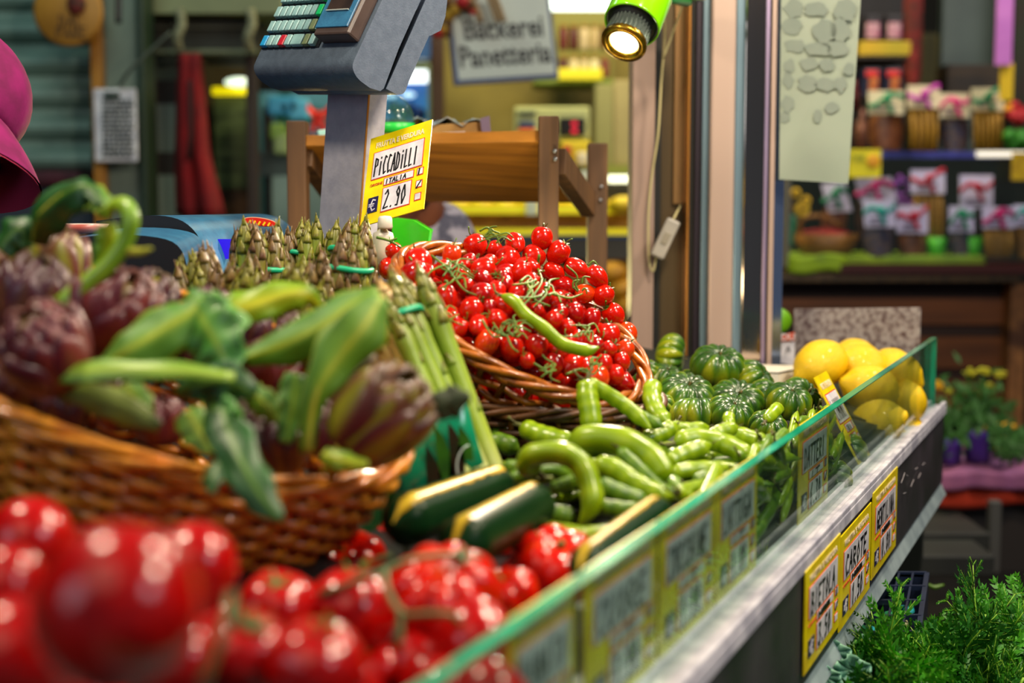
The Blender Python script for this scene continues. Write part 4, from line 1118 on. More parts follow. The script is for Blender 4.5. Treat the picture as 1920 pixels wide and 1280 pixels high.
for k, c in enumerate(P2):
    rr = Rr[k]
    if k < n0:
        c = P2a[k]; px, py = info[k]
        v = rp2.randrange(5); col = 2 if k in orange else (1 if rp2.random() < .3 else 0)
        ax = (pN * rp2.uniform(.0, 1) + Vector((rp2.uniform(-1, 1), rp2.uniform(-.2, 1), rp2.uniform(-.4, 1)))).normalized()
        z = zone(px, py); kind = ('round', 'egg-shaped', 'long', 'stubby', 'pointed')[v] + (' orange' if col == 2 else ' dark red' if col == 1 else ' red')
        seen[(kind, z)] += 1
        grp = kind + ' plum tomatoes ' + z
        lb = kind + ' plum tomato ' + z
        fruit('plum_tomato', c, rr / (1 + .06 * v), ax, CH[v * 3 + col], rp2.choice(CX), CH_TOP[v] * .84, rp2.uniform(0, 6), lb, 'plum tomato', grp, csc=1.0)
    else:
        if (c - PB).dot(pN) > .02: c = c - pN * .02
        fruit('plum_tomato', c, rr * .92, (rp2.uniform(-1, 1), rp2.uniform(-1, 1), .5), CH[rp2.randrange(5) * 3 + (k % 2)], CX[0], 1, 0, 'plum tomato in the under layer of the wicker basket', 'plum tomato', 'plum tomatoes in the under layer of the basket', has_cal=False)
for k, (px, py, r_) in enumerate(((880, 712, 27), (845, 675, 20), (925, 735, 20), (990, 750, 20), (960, 722, 18), (1030, 762, 16), (905, 745, 15))):
    c = W(px, py, 1.62)
    fruit('plum_tomato', c, r_ * m_px(1.62), (rp2.uniform(-1, 1), rp2.uniform(-1, 1), .5), CH[(k % 5) * 3 + (2 if k == 0 else 1)], CX[0], 1, 0,
          'large orange-red tomato in the gap between the two wicker baskets' if k == 0 else 'shaded tomato in the lower dark wicker basket', 'plum tomato', None if k == 0 else 'tomatoes in the lower basket', has_cal=False)

# vines running through the plum tomatoes
def pv(seq, dz=.0):
    return [heap_point(x, y) - FW * (.030 + dz) for x, y in seq]
def pvine(paths, label, r=.0016):
    g = G(); r *= .62
    for p in paths: g.tube(bez(pv(p), 16), [r * (1.3 - .5 * i / 15) for i in range(16)], 6)
    o = g.build('vine_stem', M_VINE); return tag(o, label, 'vine stem')
def curls(cx, cy, n, rad, rnd):
    out = []; n = int(n * 1.0)
    for k in range(n):
        a_ = rnd.uniform(0, 6.28); l = rnd.uniform(.5, 1) * rad
        x0, y0 = cx + rnd.uniform(-.4, .4) * rad, cy + rnd.uniform(-.4, .4) * rad
        x1, y1 = x0 + math.cos(a_) * l * .5, y0 + math.sin(a_) * l * .35 - 5
        x2, y2 = x0 + math.cos(a_ + .5) * l, y0 + math.sin(a_ + .5) * l * .8
        out.append([(x0, y0), (x1, y1), (x2, y2)])
    return out
rv = random.Random(4)
pvine([[(812, 482), (835, 500), (852, 520), (872, 545), (895, 555)], [(835, 500), (812, 510), (800, 525)], [(840, 488), (860, 500), (890, 520)]] + curls(845, 515, 12, 40, rv), 'pale green vine stem tangled over the asparagus end of the heap', .0018)
pvine([[(900, 437), (915, 430), (928, 445), (950, 440), (962, 448)], [(925, 440), (905, 450)]] + curls(925, 448, 8, 30, rv), 'curly green vine stem at the heap top beside the wooden post')
pvine([[(1010, 480), (1008, 505), (1015, 530), (1000, 560), (1030, 575)], [(975, 530), (990, 520), (1002, 535)], [(1035, 552), (1065, 560), (1090, 552)]] + curls(1010, 545, 12, 45, rv), 'thick pale vine stem in the middle of the plum tomatoes', .0022)
pvine([[(905, 600), (925, 630), (950, 628), (975, 622)], [(950, 628), (960, 650), (972, 660)], [(940, 628), (925, 605)]] + curls(955, 618, 12, 38, rv), 'star-shaped vine stem above the near wicker rim')
pvine([[(785, 560), (815, 585), (845, 600), (870, 610)], [(845, 600), (862, 590)]] + curls(830, 590, 6, 25, rv), 'vine stem following the near rim by the asparagus')
pvine([[(1075, 630), (1090, 622), (1105, 640)]] + curls(1090, 622, 8, 30, rv), 'tuft of vine stem below the end of the slim bean pod')
pvine([[(1000, 680), (1020, 690), (1040, 680), (1030, 705), (1048, 715)]] + curls(1030, 690, 6, 28, rv), 'dark vine stem hanging over the near wicker rim')
pvine([[(1060, 700), (1090, 690), (1110, 700), (1125, 680)]] + curls(1105, 690, 7, 26, rv), 'vine stem with spiky calyx at the low corner of the basket')
pvine([[(710, 448), (735, 455), (760, 470)], [(735, 455), (748, 450)], [(760, 470), (775, 490)]], 'stiff vine stem poking out at the sign end of the basket', .0022)
pvine([[(1060, 500), (1080, 520), (1075, 545)], [(1100, 500), (1110, 492), (1118, 500)]] + curls(1080, 540, 5, 24, rv), 'vine stem between the tomatoes on the pillar side')
# ================================================================ artichoke basket
AB = W(285, 690, 1.20)
AN = (RT * .32 + UPC * .885 - FW * .336).normalized()
_, AS, (aU, aV, aN) = basket('wicker_basket', 'big golden wicker basket full of purple artichokes beside the large tomatoes', AB, AN, RT * .94 - UPC * .34, .226, .165, .135, .74, 15, 44, .0048, m=mat('golden_wicker', '#e2941c', 0.38, 0, '#b8640c', 40, 0.1, 200, coat=.4), rimr=.0055, strands=4)

M_ART = mat('artichoke_bract', '#4a1628', 0.42, 0, '#2c0e20', 9, 0.05, 60, coat=.12, attr='pig', acol=[(0, '#7a7a14'), (.24, '#5f3a1c'), (.4, '#481428'), (.8, '#300c20'), (.93, '#5a4a14'), (1, '#7a6a1c')])
M_ART2 = mat('artichoke_bract_ruddy', '#6a2028', 0.44, 0, '#3a1020', 9, 0.05, 60, coat=.12, attr='pig', acol=[(0, '#6b5a14'), (.2, '#7a2c1c'), (.5, '#5f1824'), (.85, '#3f0f20'), (.95, '#7d4212'), (1, '#9a6a1c')])
M_ART3 = mat('artichoke_bract_green', '#6a6a14', 0.42, 0, '#4a1428', 7, 0.05, 60, coat=.12, attr='pig', acol=[(0, '#a8a814'), (.26, '#8f9014'), (.42, '#6a2c1c'), (.8, '#3f1024'), (.95, '#5a4214'), (1, '#7a541c')])
M_ASTEM = mat('artichoke_stem', '#93a52a', 0.45, 0, '#c0b03a', 18, .1, 60)
def artichoke(c, r, axis, m, label, spin=0.0, nb=44, squat=1.0, big=1.0, rnd=None, stem=True, hgt=1.18):
    rnd = rnd or random.Random(int(abs(c[0] * 1e4)))
    q = frame(axis).to_4x4() @ Matrix.Rotation(spin, 4, 'Z')
    root = empty('artichoke', c, label, 'artichoke'); root.matrix_world = Matrix.Translation(Vector(c)) @ q
    root.location = c; root.rotation_mode = 'QUATERNION'; root.rotation_quaternion = q.to_quaternion()
    rows = [(0.00, 5), (.24, 5), (.46, 6), (.68, 5), (.88, 4)]
    g = G()
    g.ellipsoid((0, 0, 0), (r * .76, r * .76, r * .9 * squat), None, 16, 10)
    wparts_local(root, g, 'heart', m)
    k = 0
    for ri, (t, n) in enumerate(rows):
        for j in range(n):
            az = 2 * math.pi * (j + .5 * (ri % 2)) / n + rnd.uniform(-.12, .12)
            R0 = r * (1.0 - .30 * t); top = r * hgt * squat * (.62 + .42 * t) * rnd.uniform(.94, 1.05)
            bot = -r * .92 * squat * (1 - .6 * t); wd = r * (.74 - .16 * t) * big * rnd.uniform(.9, 1.1)
            open_ = rnd.uniform(.03, .22) * (1.1 - t)
            ca, sa = math.cos(az), math.sin(az); rd = Vector((ca, sa, 0)); tg = Vector((-sa, ca, 0))
            def P(i, jj):
                u = i / 9; v = (jj - 3) / 3
                z = bot + (top - bot) * u
                zz = max(-1, min(1, z / (r * hgt * squat)))
                rr = R0 * math.sqrt(max(0.02, 1 - (abs(zz) ** (2.4 if z < 0 else 3.0)) * (.93 if z < 0 else .86))) + r * open_ * u * u
                tipin = max(0, u - .8) * .35 * r
                wv = wd * (math.sin(math.pi * min(1, .18 + u * .72)) ** .8) * (1 if u < .72 else max(.04, 1 - ((u - .72) / .28) ** 1.7))
                th = v * wv / max(rr, r * .25)
                return Vector((math.cos(az + th), math.sin(az + th), 0)) * (rr - tipin * .3 - abs(v) ** 2 * r * .13 + .03 * r * math.sin(math.pi * u)) + Vector((0, 0, z - abs(v) ** 2 * r * .03))
            def A(i, jj):
                u = i / 9; v = abs(jj - 3) / 3
                x = .12 + .62 * v ** 1.3 + .18 * u
                if u > .9: x = max(x, .9)
                return max(.001, min(1, x))
            g2 = G(); g2.surf(P, 10, 7, thick=r * .05, a=A)
            g2.f = [tuple(reversed(f)) for f in g2.f]
            o = wparts_local(root, g2, 'bract', m)
            k += 1
    if stem:
        g = G(); g.tube([(0, 0, -r * .8), (0.02 * r, 0, -r * 1.2), (.1 * r, 0, -r * 1.8)], [r * .42, r * .24, r * .2], 10)
        wparts_local(root, g, 'stem', M_ASTEM)
    return root
def wparts_local(root, g, name, m):
    o = bpy.data.objects.new(name, g.mesh(name, m)); COL.objects.link(o); o.parent = root; return o

def V3(x, y, z): return RT * x + UPC * y - FW * z           # right, up, toward the viewer
arts = [
 ((712, 778), 90, 1.09, V3(.62, .62, .15), M_ART3, 'large green and purple artichoke leaning over the basket rim beside the asparagus', 1.10),
 ((82, 655), 84, 1.06, V3(-.15, .55, .5), M_ART2, 'ruddy artichoke just inside the golden rim', 1.0),
 ((62, 560), 76, 1.16, V3(.2, .9, .1), M_ART, 'dark artichoke above the ruddy one', 1.0),
 ((90, 500), 74, 1.27, V3(-.1, 1, 0), M_ART3, 'artichoke with upright olive bract tips beneath the drooping leaf', 1.0),
 ((215, 590), 84, 1.15, V3(.35, .6, .3), M_ART2, 'round maroon artichoke under the bent stalk', 1.0),
 ((280, 560), 52, 1.27, V3(.4, .7, .2), M_ART, 'small purple artichoke with shiny tips behind the round maroon one', 1.0),
 ((-5, 610), 60, 1.16, V3(.1, .9, .1), M_ART, 'artichoke cut off at the picture edge', 1.0),
 ((10, 510), 50, 1.3, V3(.2, .9, .1), M_ART3, 'narrow dark artichoke behind its neighbours at the picture edge', 1.0),
 ((395, 585), 46, 1.32, V3(.1, .9, .1), M_ART, 'artichoke showing between leaf and asparagus tips', 1.0),
 ((500, 692), 54, 1.22, V3(.5, .7, .2), M_ART2, 'reddish artichoke among the leaves in the middle of the basket', 1.0),
 ((522, 835), 58, 1.13, V3(-.1, .8, .3), M_ART, 'dark purple artichoke low behind the near rim', 1.0),
 ((632, 735), 52, 1.25, V3(.1, 1, 0), M_ART, 'shadowed purple artichoke behind the tall leaf stalk', 1.0),
 ((300, 790), 46, 1.14, V3(.1, .9, .2), M_ART2, 'artichoke under the fallen leaves at the near rim', 1.0),
 ((160, 690), 54, 1.22, V3(.1, .9, .2), M_ART, 'dark artichoke behind the pale leaf stalk', 1.0),
 ((400, 680), 60, 1.27, V3(.1, .9, .2), M_ART, 'artichoke hidden beneath the large crinkled leaf', 1.0),
 ((25, 725), 52, 1.12, V3(.1, .9, .2), M_ART, 'dark artichoke at the picture edge inside the golden rim', 1.0),
 ((120, 765), 50, 1.12, V3(.1, .9, .2), M_ART, 'artichoke shaded by the withered olive leaf', 1.0),
 ((225, 760), 50, 1.13, V3(.1, .9, .2), M_ART2, 'small ruddy artichoke beneath the flat pale stalk', 1.0),
 ((430, 790), 46, 1.13, V3(.1, .9, .2), M_ART, 'artichoke behind the dark hanging leaf', 1.0),
 ((460, 625), 50, 1.30, V3(.1, .9, .2), M_ART, 'artichoke behind the crinkled leaf tip', 1.0),
 ((560, 640), 50, 1.32, V3(.1, .9, .2), M_ART, 'artichoke under the long dark leaf', 1.0),
 ((320, 650), 56, 1.30, V3(.1, .9, .2), M_ART2, 'artichoke covered by the broad folded leaf', 1.0),
 ((590, 800), 52, 1.22, V3(.1, .9, .2), M_ART, 'shaded artichoke between the leaf stalk and the large leaning one', 1.0),
]
for ((px, py), rp, Y, ax, m_, lb, hg) in arts:
    artichoke(W(px, py, Y), rp * m_px(Y) * .95, ax, m_, lb, spin=rg.uniform(0, 6), hgt=1.15 * hg, stem=px == 712)

# ---- leaves and leaf stalks
M_LEAF = mat('artichoke_leaf', '#2c6a0c', 0.55, 0, '#8a9a14', 10, .2, 35, coat=0, attr='pig', acol=[(0, '#b4b81c'), (.14, '#7a9c14'), (.35, '#4a8206'), (.85, '#326c04'), (1, '#9aac10')])
M_LEAF_D = mat('dark_leaf', '#174a10', 0.45, 0, '#0c2c0c', 12, .3, 35, attr='pig', acol=[(0, '#6a8a14'), (.12, '#2c6010'), (.3, '#14440c'), (1, '#1a5a1c')])
M_LEAF_Y = mat('yellow_green_leaf', '#9aa60e', 0.42, 0, '#4f840c', 9, .3, 35, attr='pig', acol=[(0, '#ccc41c'), (.25, '#a0ac10'), (.7, '#6f9810'), (1, '#3a7a0c')])
M_LEAF_T = mat('crinkled_leaf', '#2f7a2c', 0.5, 0, '#7f9a1c', 12, .4, 28, coat=.1, attr='pig', acol=[(0, '#93b02c'), (.2, '#3f8a2c'), (.7, '#2a6a34'), (1, '#55a83c')])
def leaf(path, wid, m, label, roll=0.0, fold=.35, wave=.12, n=22, nv=9, stalk=0.0, m2=None, depthk=None, waves=3, name='artichoke_leaf', cat='leaf'):
    """path: (px, py, Y) along the midrib; wid: half widths in pixels; roll tips the blade away from facing the viewer"""
    C = bez(pix(path), n); Ym = sum(p[2] for p in path) / len(path); k = m_px(Ym)
    rl = random.Random(int(path[0][0] * 7 + path[0][1])); wn = len(wid); ph = rl.uniform(0, 6)
    root = empty(name, C[0], label, cat)
    def wat(u):
        k = m_px(Ym) * 1.22; x = u * (wn - 1); i = min(int(x), wn - 2); f_ = x - i; return (wid[i] * (1 - f_) + wid[i + 1] * f_) * k
    def P(i, j):
        u = i / (n - 1); v = (j - nv // 2) / (nv // 2)
        d = (C[min(i + 1, n - 1)] - C[max(i - 1, 0)]).normalized()
        s_ = d.cross(-FW).normalized(); b_ = s_.cross(d).normalized()
        r_ = roll if not hasattr(roll, '__len__') else roll[0] + (roll[1] - roll[0]) * u
        s2 = s_ * math.cos(r_) + b_ * math.sin(r_); b2 = b_ * math.cos(r_) - s_ * math.sin(r_)
        w_ = wat(u)
        e = wave * w_ * abs(v) ** 1.5 * math.sin(u * waves * 6.28 + ph + (1.5 if v > 0 else 0))
        w2 = w_ * (1 + .10 * math.sin(u * 19 + ph * 2 + (2 if v > 0 else 0)) * (abs(v) > .8))
        return C[i] + s2 * (v * w2) + b2 * (-fold * w_ * abs(v) ** 1.3 + e + .04 * w_ * math.sin(v * 9 + u * 14))
    g = G(); g.surf(P, n, nv, thick=.0008, a=lambda i, j: max(.001, abs((j - nv // 2) / (nv // 2)) * .95 + .04 * rl.random()))
    wparts(root, g, 'blade', m)
    if stalk:
        g = G(); g.tube([c + FW * .0008 for c in C], [max(.0008, stalk * k * (1 - .8 * i / (n - 1))) for i in range(n)], 8, flat=.6, ref=FW)
        wparts(root, g, 'midrib', M_ASTEM)
    return root
leaf([(62, 455, 1.2), (70, 410, 1.18), (105, 372, 1.17), (145, 350, 1.16), (172, 352, 1.16), (190, 385, 1.15)], (18, 34, 38, 30, 18, 4), M_LEAF_D, 'dark green leaf arching over the artichokes below the shutter', roll=(.2, .9), stalk=5, fold=.6)
leaf([(150, 392, 1.17), (172, 368, 1.16), (190, 385, 1.155), (180, 400, 1.15)], (6, 24, 20, 8), M_LEAF, 'curled leaf tip folding back beside the arching one', roll=.5, stalk=3)
leaf([(200, 420, 1.14), (205, 450, 1.14), (195, 485, 1.14), (180, 520, 1.14)], (14, 20, 16, 5), M_LEAF_Y, 'small leaf hanging under the bent stalk', roll=.5)
g = G(); st = bez(pix([(118, 575, 1.13), (160, 535, 1.13), (205, 495, 1.13), (235, 450, 1.13), (246, 410, 1.13), (232, 383, 1.14), (208, 388, 1.15), (200, 410, 1.15)]), 30)
g.tube(st, [m_px(1.13) * x for x in np.interp(np.linspace(0, 1, 30), [0, .15, .5, .8, .9, 1], [24, 18, 17, 16, 13, 7])], 12, flat=.7, ref=FW)
ro = empty('artichoke_stalk', st[0], 'thick bright green artichoke stalk bent over like a crook', 'stalk'); wparts(ro, g, 'stem', mat('bright_stalk', '#9ab81c', .42, 0, '#6f9a1c', 10, .25, 30, coat=.2, stretch=(3, 3, .6)))
g = G().tube(bez(pix([(232, 470, 1.13), (262, 472, 1.12), (286, 466, 1.11)]), 8), [m_px(1.12) * x for x in (10, 9, 8, 8, 7, 6, 5, 2)], 8, flat=.5, ref=FW); wparts(ro, g, 'side_shoot', M_ASTEM)
leaf([(185, 690, 1.08), (240, 655, 1.08), (300, 620, 1.09), (350, 590, 1.10), (380, 560, 1.11)], (10, 32, 44, 40, 10), M_LEAF, 'broad folded leaf lying across the middle of the basket', roll=.25, fold=.4, stalk=3)
leaf([(352, 548, 1.12), (375, 590, 1.10), (405, 640, 1.08), (432, 700, 1.07)], (10, 46, 52, 16), M_LEAF_T, 'crinkled blue-green leaf with a pointed tip in the middle of the basket', roll=-.2, fold=.3, wave=.25, waves=4)
leaf([(76, 706, 1.05), (130, 698, 1.04), (230, 692, 1.03), (340, 694, 1.03), (440, 706, 1.04)], (4, 17, 18, 14, 8), mat('pale_stalk_leaf', '#8fb22c', .4, 0, '#6c9a24', 14, .3, 30, attr='pig', acol=[(0, '#b4cc4a'), (.5, '#7ea428'), (1, '#4d8420')]), 'long pale leaf stalk lying flat along the near rim', roll=.5, fold=.25, wave=.12)
leaf([(110, 725, 1.06), (180, 745, 1.06), (240, 770, 1.06), (300, 800, 1.06)], (16, 24, 24, 8), mat('olive_leaf', '#6a7a24', .5, 0, '#3c4a18', 14, .3, 30), 'withered olive leaf under the pale stalk', roll=.2)
leaf([(408, 600, 1.2), (450, 580, 1.2), (510, 560, 1.21), (570, 552, 1.22), (600, 575, 1.23)], (14, 30, 26, 20, 5), M_LEAF_Y, 'yellow-green leaf in front of the asparagus tips', roll=.15, wave=.2)
leaf([(455, 672, 1.13), (520, 650, 1.13), (600, 612, 1.13), (660, 572, 1.14), (712, 548, 1.15)], (10, 30, 36, 32, 14), M_LEAF, 'long dark leaf reaching up to the asparagus bands', roll=.3, fold=.45, stalk=4)
leaf([(578, 850, 1.07), (580, 790, 1.07), (596, 730, 1.07), (636, 668, 1.08), (682, 612, 1.09), (716, 556, 1.11)], (12, 14, 24, 40, 44, 16), M_LEAF, 'tall leaf rising on a bright stalk beside the large artichoke', roll=-.25, fold=.3, stalk=9)
leaf([(406, 735, 1.06), (425, 800, 1.03), (455, 870, 1.0), (490, 930, .985), (528, 975, .98)], (20, 36, 32, 28, 6), M_LEAF_D, 'dark leaf hanging over the golden basket rim', roll=.35, fold=.35, wave=.2)
leaf([(420, 850, 1.02), (400, 890, 1.0), (395, 925, .99)], (10, 22, 4), M_LEAF_D, 'small dark leaf against the basket wall', roll=-.3)
leaf([(330, 735, 1.06), (370, 720, 1.05), (430, 715, 1.05), (480, 740, 1.06)], (8, 30, 34, 10), M_LEAF_D, 'dark leaf just below the pale stalk', roll=.2, wave=.3)
leaf([(395, 760, 1.05), (420, 790, 1.04), (440, 820, 1.04)], (26, 30, 10), M_LEAF_T, 'light green leaf flap over the near rim', roll=-.2, wave=.3)
leaf([(350, 770, 1.07), (375, 810, 1.06), (395, 850, 1.05)], (24, 30, 6), M_LEAF, 'leaf tucked behind the near rim', roll=.3)
leaf([(470, 735, 1.09), (500, 760, 1.09), (520, 790, 1.09)], (18, 24, 6), M_LEAF, 'leaf curling beside the dark purple artichoke', roll=.3)
leaf([(555, 700, 1.12), (548, 760, 1.11), (535, 830, 1.10)], (16, 26, 8), M_LEAF_T, 'upright blue-green leaf behind the tall stalk', roll=.4)
leaf([(620, 690, 1.14), (650, 680, 1.15), (690, 690, 1.16)], (8, 18, 4), M_LEAF_Y, 'yellowish scrap of leaf above the large artichoke', roll=.3)
leaf([(800, 790, 1.10), (822, 765, 1.10), (850, 750, 1.10), (882, 742, 1.10)], (6, 22, 26, 5), mat('dull_leaf', '#2c3a16', .5, 0, '#1a2410', 14), 'dull dark leaf in front of the green printed bag', roll=.2)
leaf([(0, 470, 1.2), (20, 440, 1.2), (40, 430, 1.2), (50, 465, 1.2)], (20, 30, 24, 8), M_LEAF_D, 'dark leaf at the picture edge below the pink cap', roll=.3)
leaf([(235, 720, 1.09), (260, 760, 1.08), (270, 800, 1.08)], (22, 24, 8), M_LEAF, 'short leaf below the pale stalk', roll=.3)
leaf([(605, 850, 1.05), (640, 862, 1.04), (690, 872, 1.04)], (10, 16, 6), M_LEAF_Y, 'yellow-green basal leaf under the large artichoke', roll=.3)

# ================================================================ asparagus
M_ASP = mat('asparagus', '#7d9a2c', 0.42, 0, '#6a8a24', 30, .15, 90, attr='pig', acol=[(0, '#d8cfa0'), (.25, '#a6b83c'), (.55, '#86a22c'), (.70, '#6f7a1c'), (.80, '#5f4018'), (.9, '#8a7c20'), (1, '#4f2c20')])
M_ASPW = mat('pale_asparagus', '#c8b878', 0.42, 0, '#b8c04a', 30, .15, 90, attr='pig', acol=[(0, '#dccfa4'), (.5, '#c4b46a'), (.8, '#b88f5a'), (1, '#a8783c')])
def spear_mesh(rnd, L=.22, r=.0075, m=None, tipl=.055):
    r *= 1.35; tipl *= 1.25
    g = G(); n = 18
    def rad(z):
        u = (z - (L - tipl)) / tipl
        return r * (1 if u < 0 else (1 + .12 * math.sin(min(u * 2.2, 1) * math.pi)) * max(.05, (1 - max(0, u) ** 4.5)))
    zs = list(np.linspace(0, L - tipl, 8)) + list(np.linspace(L - tipl, L, 10))[1:]
    bx_, by_ = rnd.uniform(-.006, .006), rnd.uniform(-.006, .006)
    off = lambda z: Vector((bx_ * (z / L) ** 2, by_ * (z / L) ** 2, 0))
    g.tube([off(z) + Vector((0, 0, z)) for z in zs], [rad(z) for z in zs], 10, a=[max(.001, z / L * .82) for z in zs])
    z = .02; k = 0
    while z < L - .004:
        u = (z - (L - tipl)) / tipl; az = k * 2.399; l = .014 if u < 0 else .022 * (1 - .45 * u)
        w_ = r * .55 if u < 0 else r * .66 * (1 - .4 * u); rr = rad(z)
        lift = .0003 + (.0006 if u > 0 else 0)
        def P(i, j):
            t = i / 4; v = (j - 1); zz = z + l * t
            wv = w_ * (1 - t ** 1.6) + .0002
            rad2 = max(rad(min(zz, L)), r * .16) + lift * (1 - .2 * t) * (1 if t > .0 else .2)
            th = v * wv / max(rad2, r * .4)
            return off(zz) + Vector((math.cos(az + th) * rad2, math.sin(az + th) * rad2, zz))
        g.surf(P, 5, 3, thick=.0005, a=lambda i, j: min(1, .74 + .26 * i / 4 + rnd.uniform(-.08, .08)) if u > -.3 else .62 + .2 * i / 4)
        k += 1; z += .026 if u < -.15 else (.0042 if u > 0 else .011)
    return g.mesh('spear', m)
ra = random.Random(8)
M_ASPB = mat('purple_asparagus', '#7a7a2c', 0.42, 0, '#5a3a2c', 40, .15, 90, attr='pig', acol=[(0, '#d8cfa0'), (.25, '#a6b83c'), (.55, '#86922c'), (.70, '#6f6a1c'), (.80, '#4f3020'), (.9, '#7a5c28'), (1, '#4a2828')])
SPEARS = [spear_mesh(ra, .235 + .01 * k, .0072 + .0006 * k, M_ASPB if k % 2 else M_ASP, .05 + .006 * k) for k in range(5)]
SPW = [spear_mesh(ra, .24, .0105, M_ASPW, .055) for k in range(2)]
SPT = [spear_mesh(ra, .225, .0065, M_ASP, .05)]
M_BAND = mat('rubber_band', '#12a878', 0.4)
bun = [  # tip centre px, py, depth, radius px, count, lean, band y px, label
 ((366, 458), 1.56, 54, 12, V3(-.10, 1, .12), 562, 'asparagus bunch closest to the black scale body'),
 ((462, 484), 1.50, 58, 12, V3(.22, 1, .15), 600, 'asparagus bunch leaning with drooping tips behind the yellow-green leaf'),
 ((494, 418), 1.70, 50, 13, V3(.02, 1, .05), 503, 'tall asparagus bunch below the red oval badge of the scale'),
 ((574, 410), 1.80, 42, 10, V3(.04, 1, .0), 476, 'asparagus bunch with a green band in front of the wooden rack'),
 ((655, 446), 1.62, 50, 13, V3(.06, 1, .08), 503, 'asparagus bunch with a bright green band beneath the yellow sign'),
 ((664, 410), 1.76, 46, 10, V3(.08, 1, .0), 470, 'asparagus bunch at the back touching the scale column'),
 ((585, 484), 1.50, 54, 11, V3(.10, 1, .2), 590, 'asparagus bunch with brown tips behind the long dark leaf'),
]
def band(root, c, ax, rad, name='rubber_band'):
    F3 = frame(ax); g = G(); pts = []
    for i in range(33):
        t = 2 * math.pi * i / 32; pts.append(Vector(c) + F3 @ Vector((math.cos(t) * rad, math.sin(t) * rad * .95, .0015 * math.sin(2 * t))))
    g.tube(pts, .0021, 6, caps=False, flat=1.6, ref=Vector(ax)); wparts(root, g, name, M_BAND)
for bi, ((px, py), Y, rp, n, ln, by, lb) in enumerate(bun):
    tip = W(px, py, Y); ax = ln.normalized(); L = .24; R_ = rp * m_px(Y)
    basep = tip - ax * L
    root = empty('tied_asparagus', basep, lb, 'asparagus bundle', None, frame(ax))
    for k in range(n):
        q = math.sqrt((k + .5) / n) * (R_ - .007); t = k * 2.399 + bi
        sp = math.cos(t) * q; sq = math.sin(t) * q
        lean = Matrix.Rotation(ra.uniform(-.02, .05) + q * 1.2, 4, Vector((-math.sin(t), math.cos(t), 0)))
        Mx = Matrix.Translation((sp * .72, sq * .72, ra.uniform(-.012, .014))) @ lean @ Matrix.Rotation(ra.uniform(0, 6), 4, 'Z')
        me_ = ra.choice(SPEARS); inst(me_, 'spear', Mx @ Matrix.Translation((0, 0, .228 - .235 - .01 * SPEARS.index(me_))), root)
    # band where the photo shows it
    d = ray(px, by); q = tip + ax * (-(by - py) * m_px(Y))
    band(root, q, ax, R_ * .92)
# lying bunch running into the printed bag
tipA = W(742, 520, 1.42); botA = W(868, 770, 1.36)
root = empty('tied_asparagus', botA, 'slanting asparagus bunch with thick pale spears beside the plum tomato basket', 'asparagus bundle', None, frame(tipA - botA))
Lb = (tipA - botA).length
spl = [((708, 528), (812, 800), 1.40, 'w'), ((728, 510), (835, 790), 1.41, 'a'), ((738, 545), (848, 790), 1.385, 't'), ((775, 503), (892, 800), 1.42, 'a'), ((752, 530), (865, 795), 1.40, 't'), ((700, 560), (790, 800), 1.41, 'w'), ((690, 590), (770, 800), 1.42, 'w'), ((757, 512), (875, 800), 1.45, 'a'), ((720, 540), (825, 800), 1.44, 'a'), ((722, 556), (825, 790), 1.375, 't')]
inv = root.matrix_world.inverted()
for (t_, b_, Y, k) in spl:
    a = W(t_[0], t_[1], Y); b = W(b_[0], b_[1], Y - .03); dd = (a - b).normalized()
    me = {'w': SPW[0], 'a': SPEARS[2], 't': SPT[0]}[k]; Lm = {'w': .24, 'a': .255, 't': .225}[k]
    sc_ = 1.0; Mx = Matrix.Translation(a - dd * Lm) @ frame(dd).to_4x4() @ Matrix.Rotation(ra.uniform(0, 6), 4, 'Z')
    inst(me, 'spear', inv @ Mx, root)
g = G(); c = [W(728, 604, 1.375), W(745, 588, 1.368), W(765, 580, 1.372), W(786, 575, 1.385), W(790, 583, 1.42), W(762, 592, 1.44), W(732, 608, 1.42)]
pts = bez(c + [c[0]], 30); g.tube(pts, .0024, 6, caps=False, flat=1.5, ref=UPC); wparts(root, g, 'rubber_band', M_BAND)

# green printed bag at the foot of the slanting bunch
M_BAG = mat('green_bag', '#0fa070', 0.22, 0, '#0c7a58', 10, .5, 18, coat=.6)
bg = empty('printed_bag', W(800, 945, 1.33), 'shiny green printed asparagus bag beside the bean pods', 'bag')
out = [(872, 733), (888, 800), (908, 868), (880, 885), (856, 903), (838, 925), (775, 950), (724, 950), (720, 900), (756, 850), (800, 785), (832, 742)][::-1]
Mb = Matrix((RT, UPC, -FW)).transposed().to_4x4(); kz = m_px(1.34); Mb.translation = W(815, 850, 1.34)
poly = [((x - 815) * kz, (850 - y) * kz) for x, y in out]
g = G(); n = len(poly)
# pillow-shaped pouch
cx = sum(p[0] for p in poly) / n; cy = sum(p[1] for p in poly) / n
for sgn in (1, -1):
    rings = []
    vs = []
    for q in (1, .85, .6, .3):
        for (x, y) in poly: vs.append(Mb @ Vector((cx + (x - cx) * q, cy + (y - cy) * q, sgn * .014 * math.sqrt(1 - q * q))))
    vs.append(Mb @ Vector((cx, cy, sgn * .014)))
    fs = []
    for r_ in range(3):
        for i in range(n):
            j = (i + 1) % n; f_ = (r_ * n + i, r_ * n + j, (r_ + 1) * n + j, (r_ + 1) * n + i); fs.append(f_ if sgn > 0 else f_[::-1])
    for i in range(n):
        f_ = (3 * n + i, 3 * n + (i + 1) % n, 4 * n); fs.append(f_ if sgn > 0 else f_[::-1])
    g.add(vs, fs)
wparts(bg, g, 'pouch', M_BAG)
def bagz(x, y):
    return W(x, y, 1.34) - FW * .0155
M_PRD = mat('printed_dark', '#1c3018', .4, 0, '#3a2418', 30)
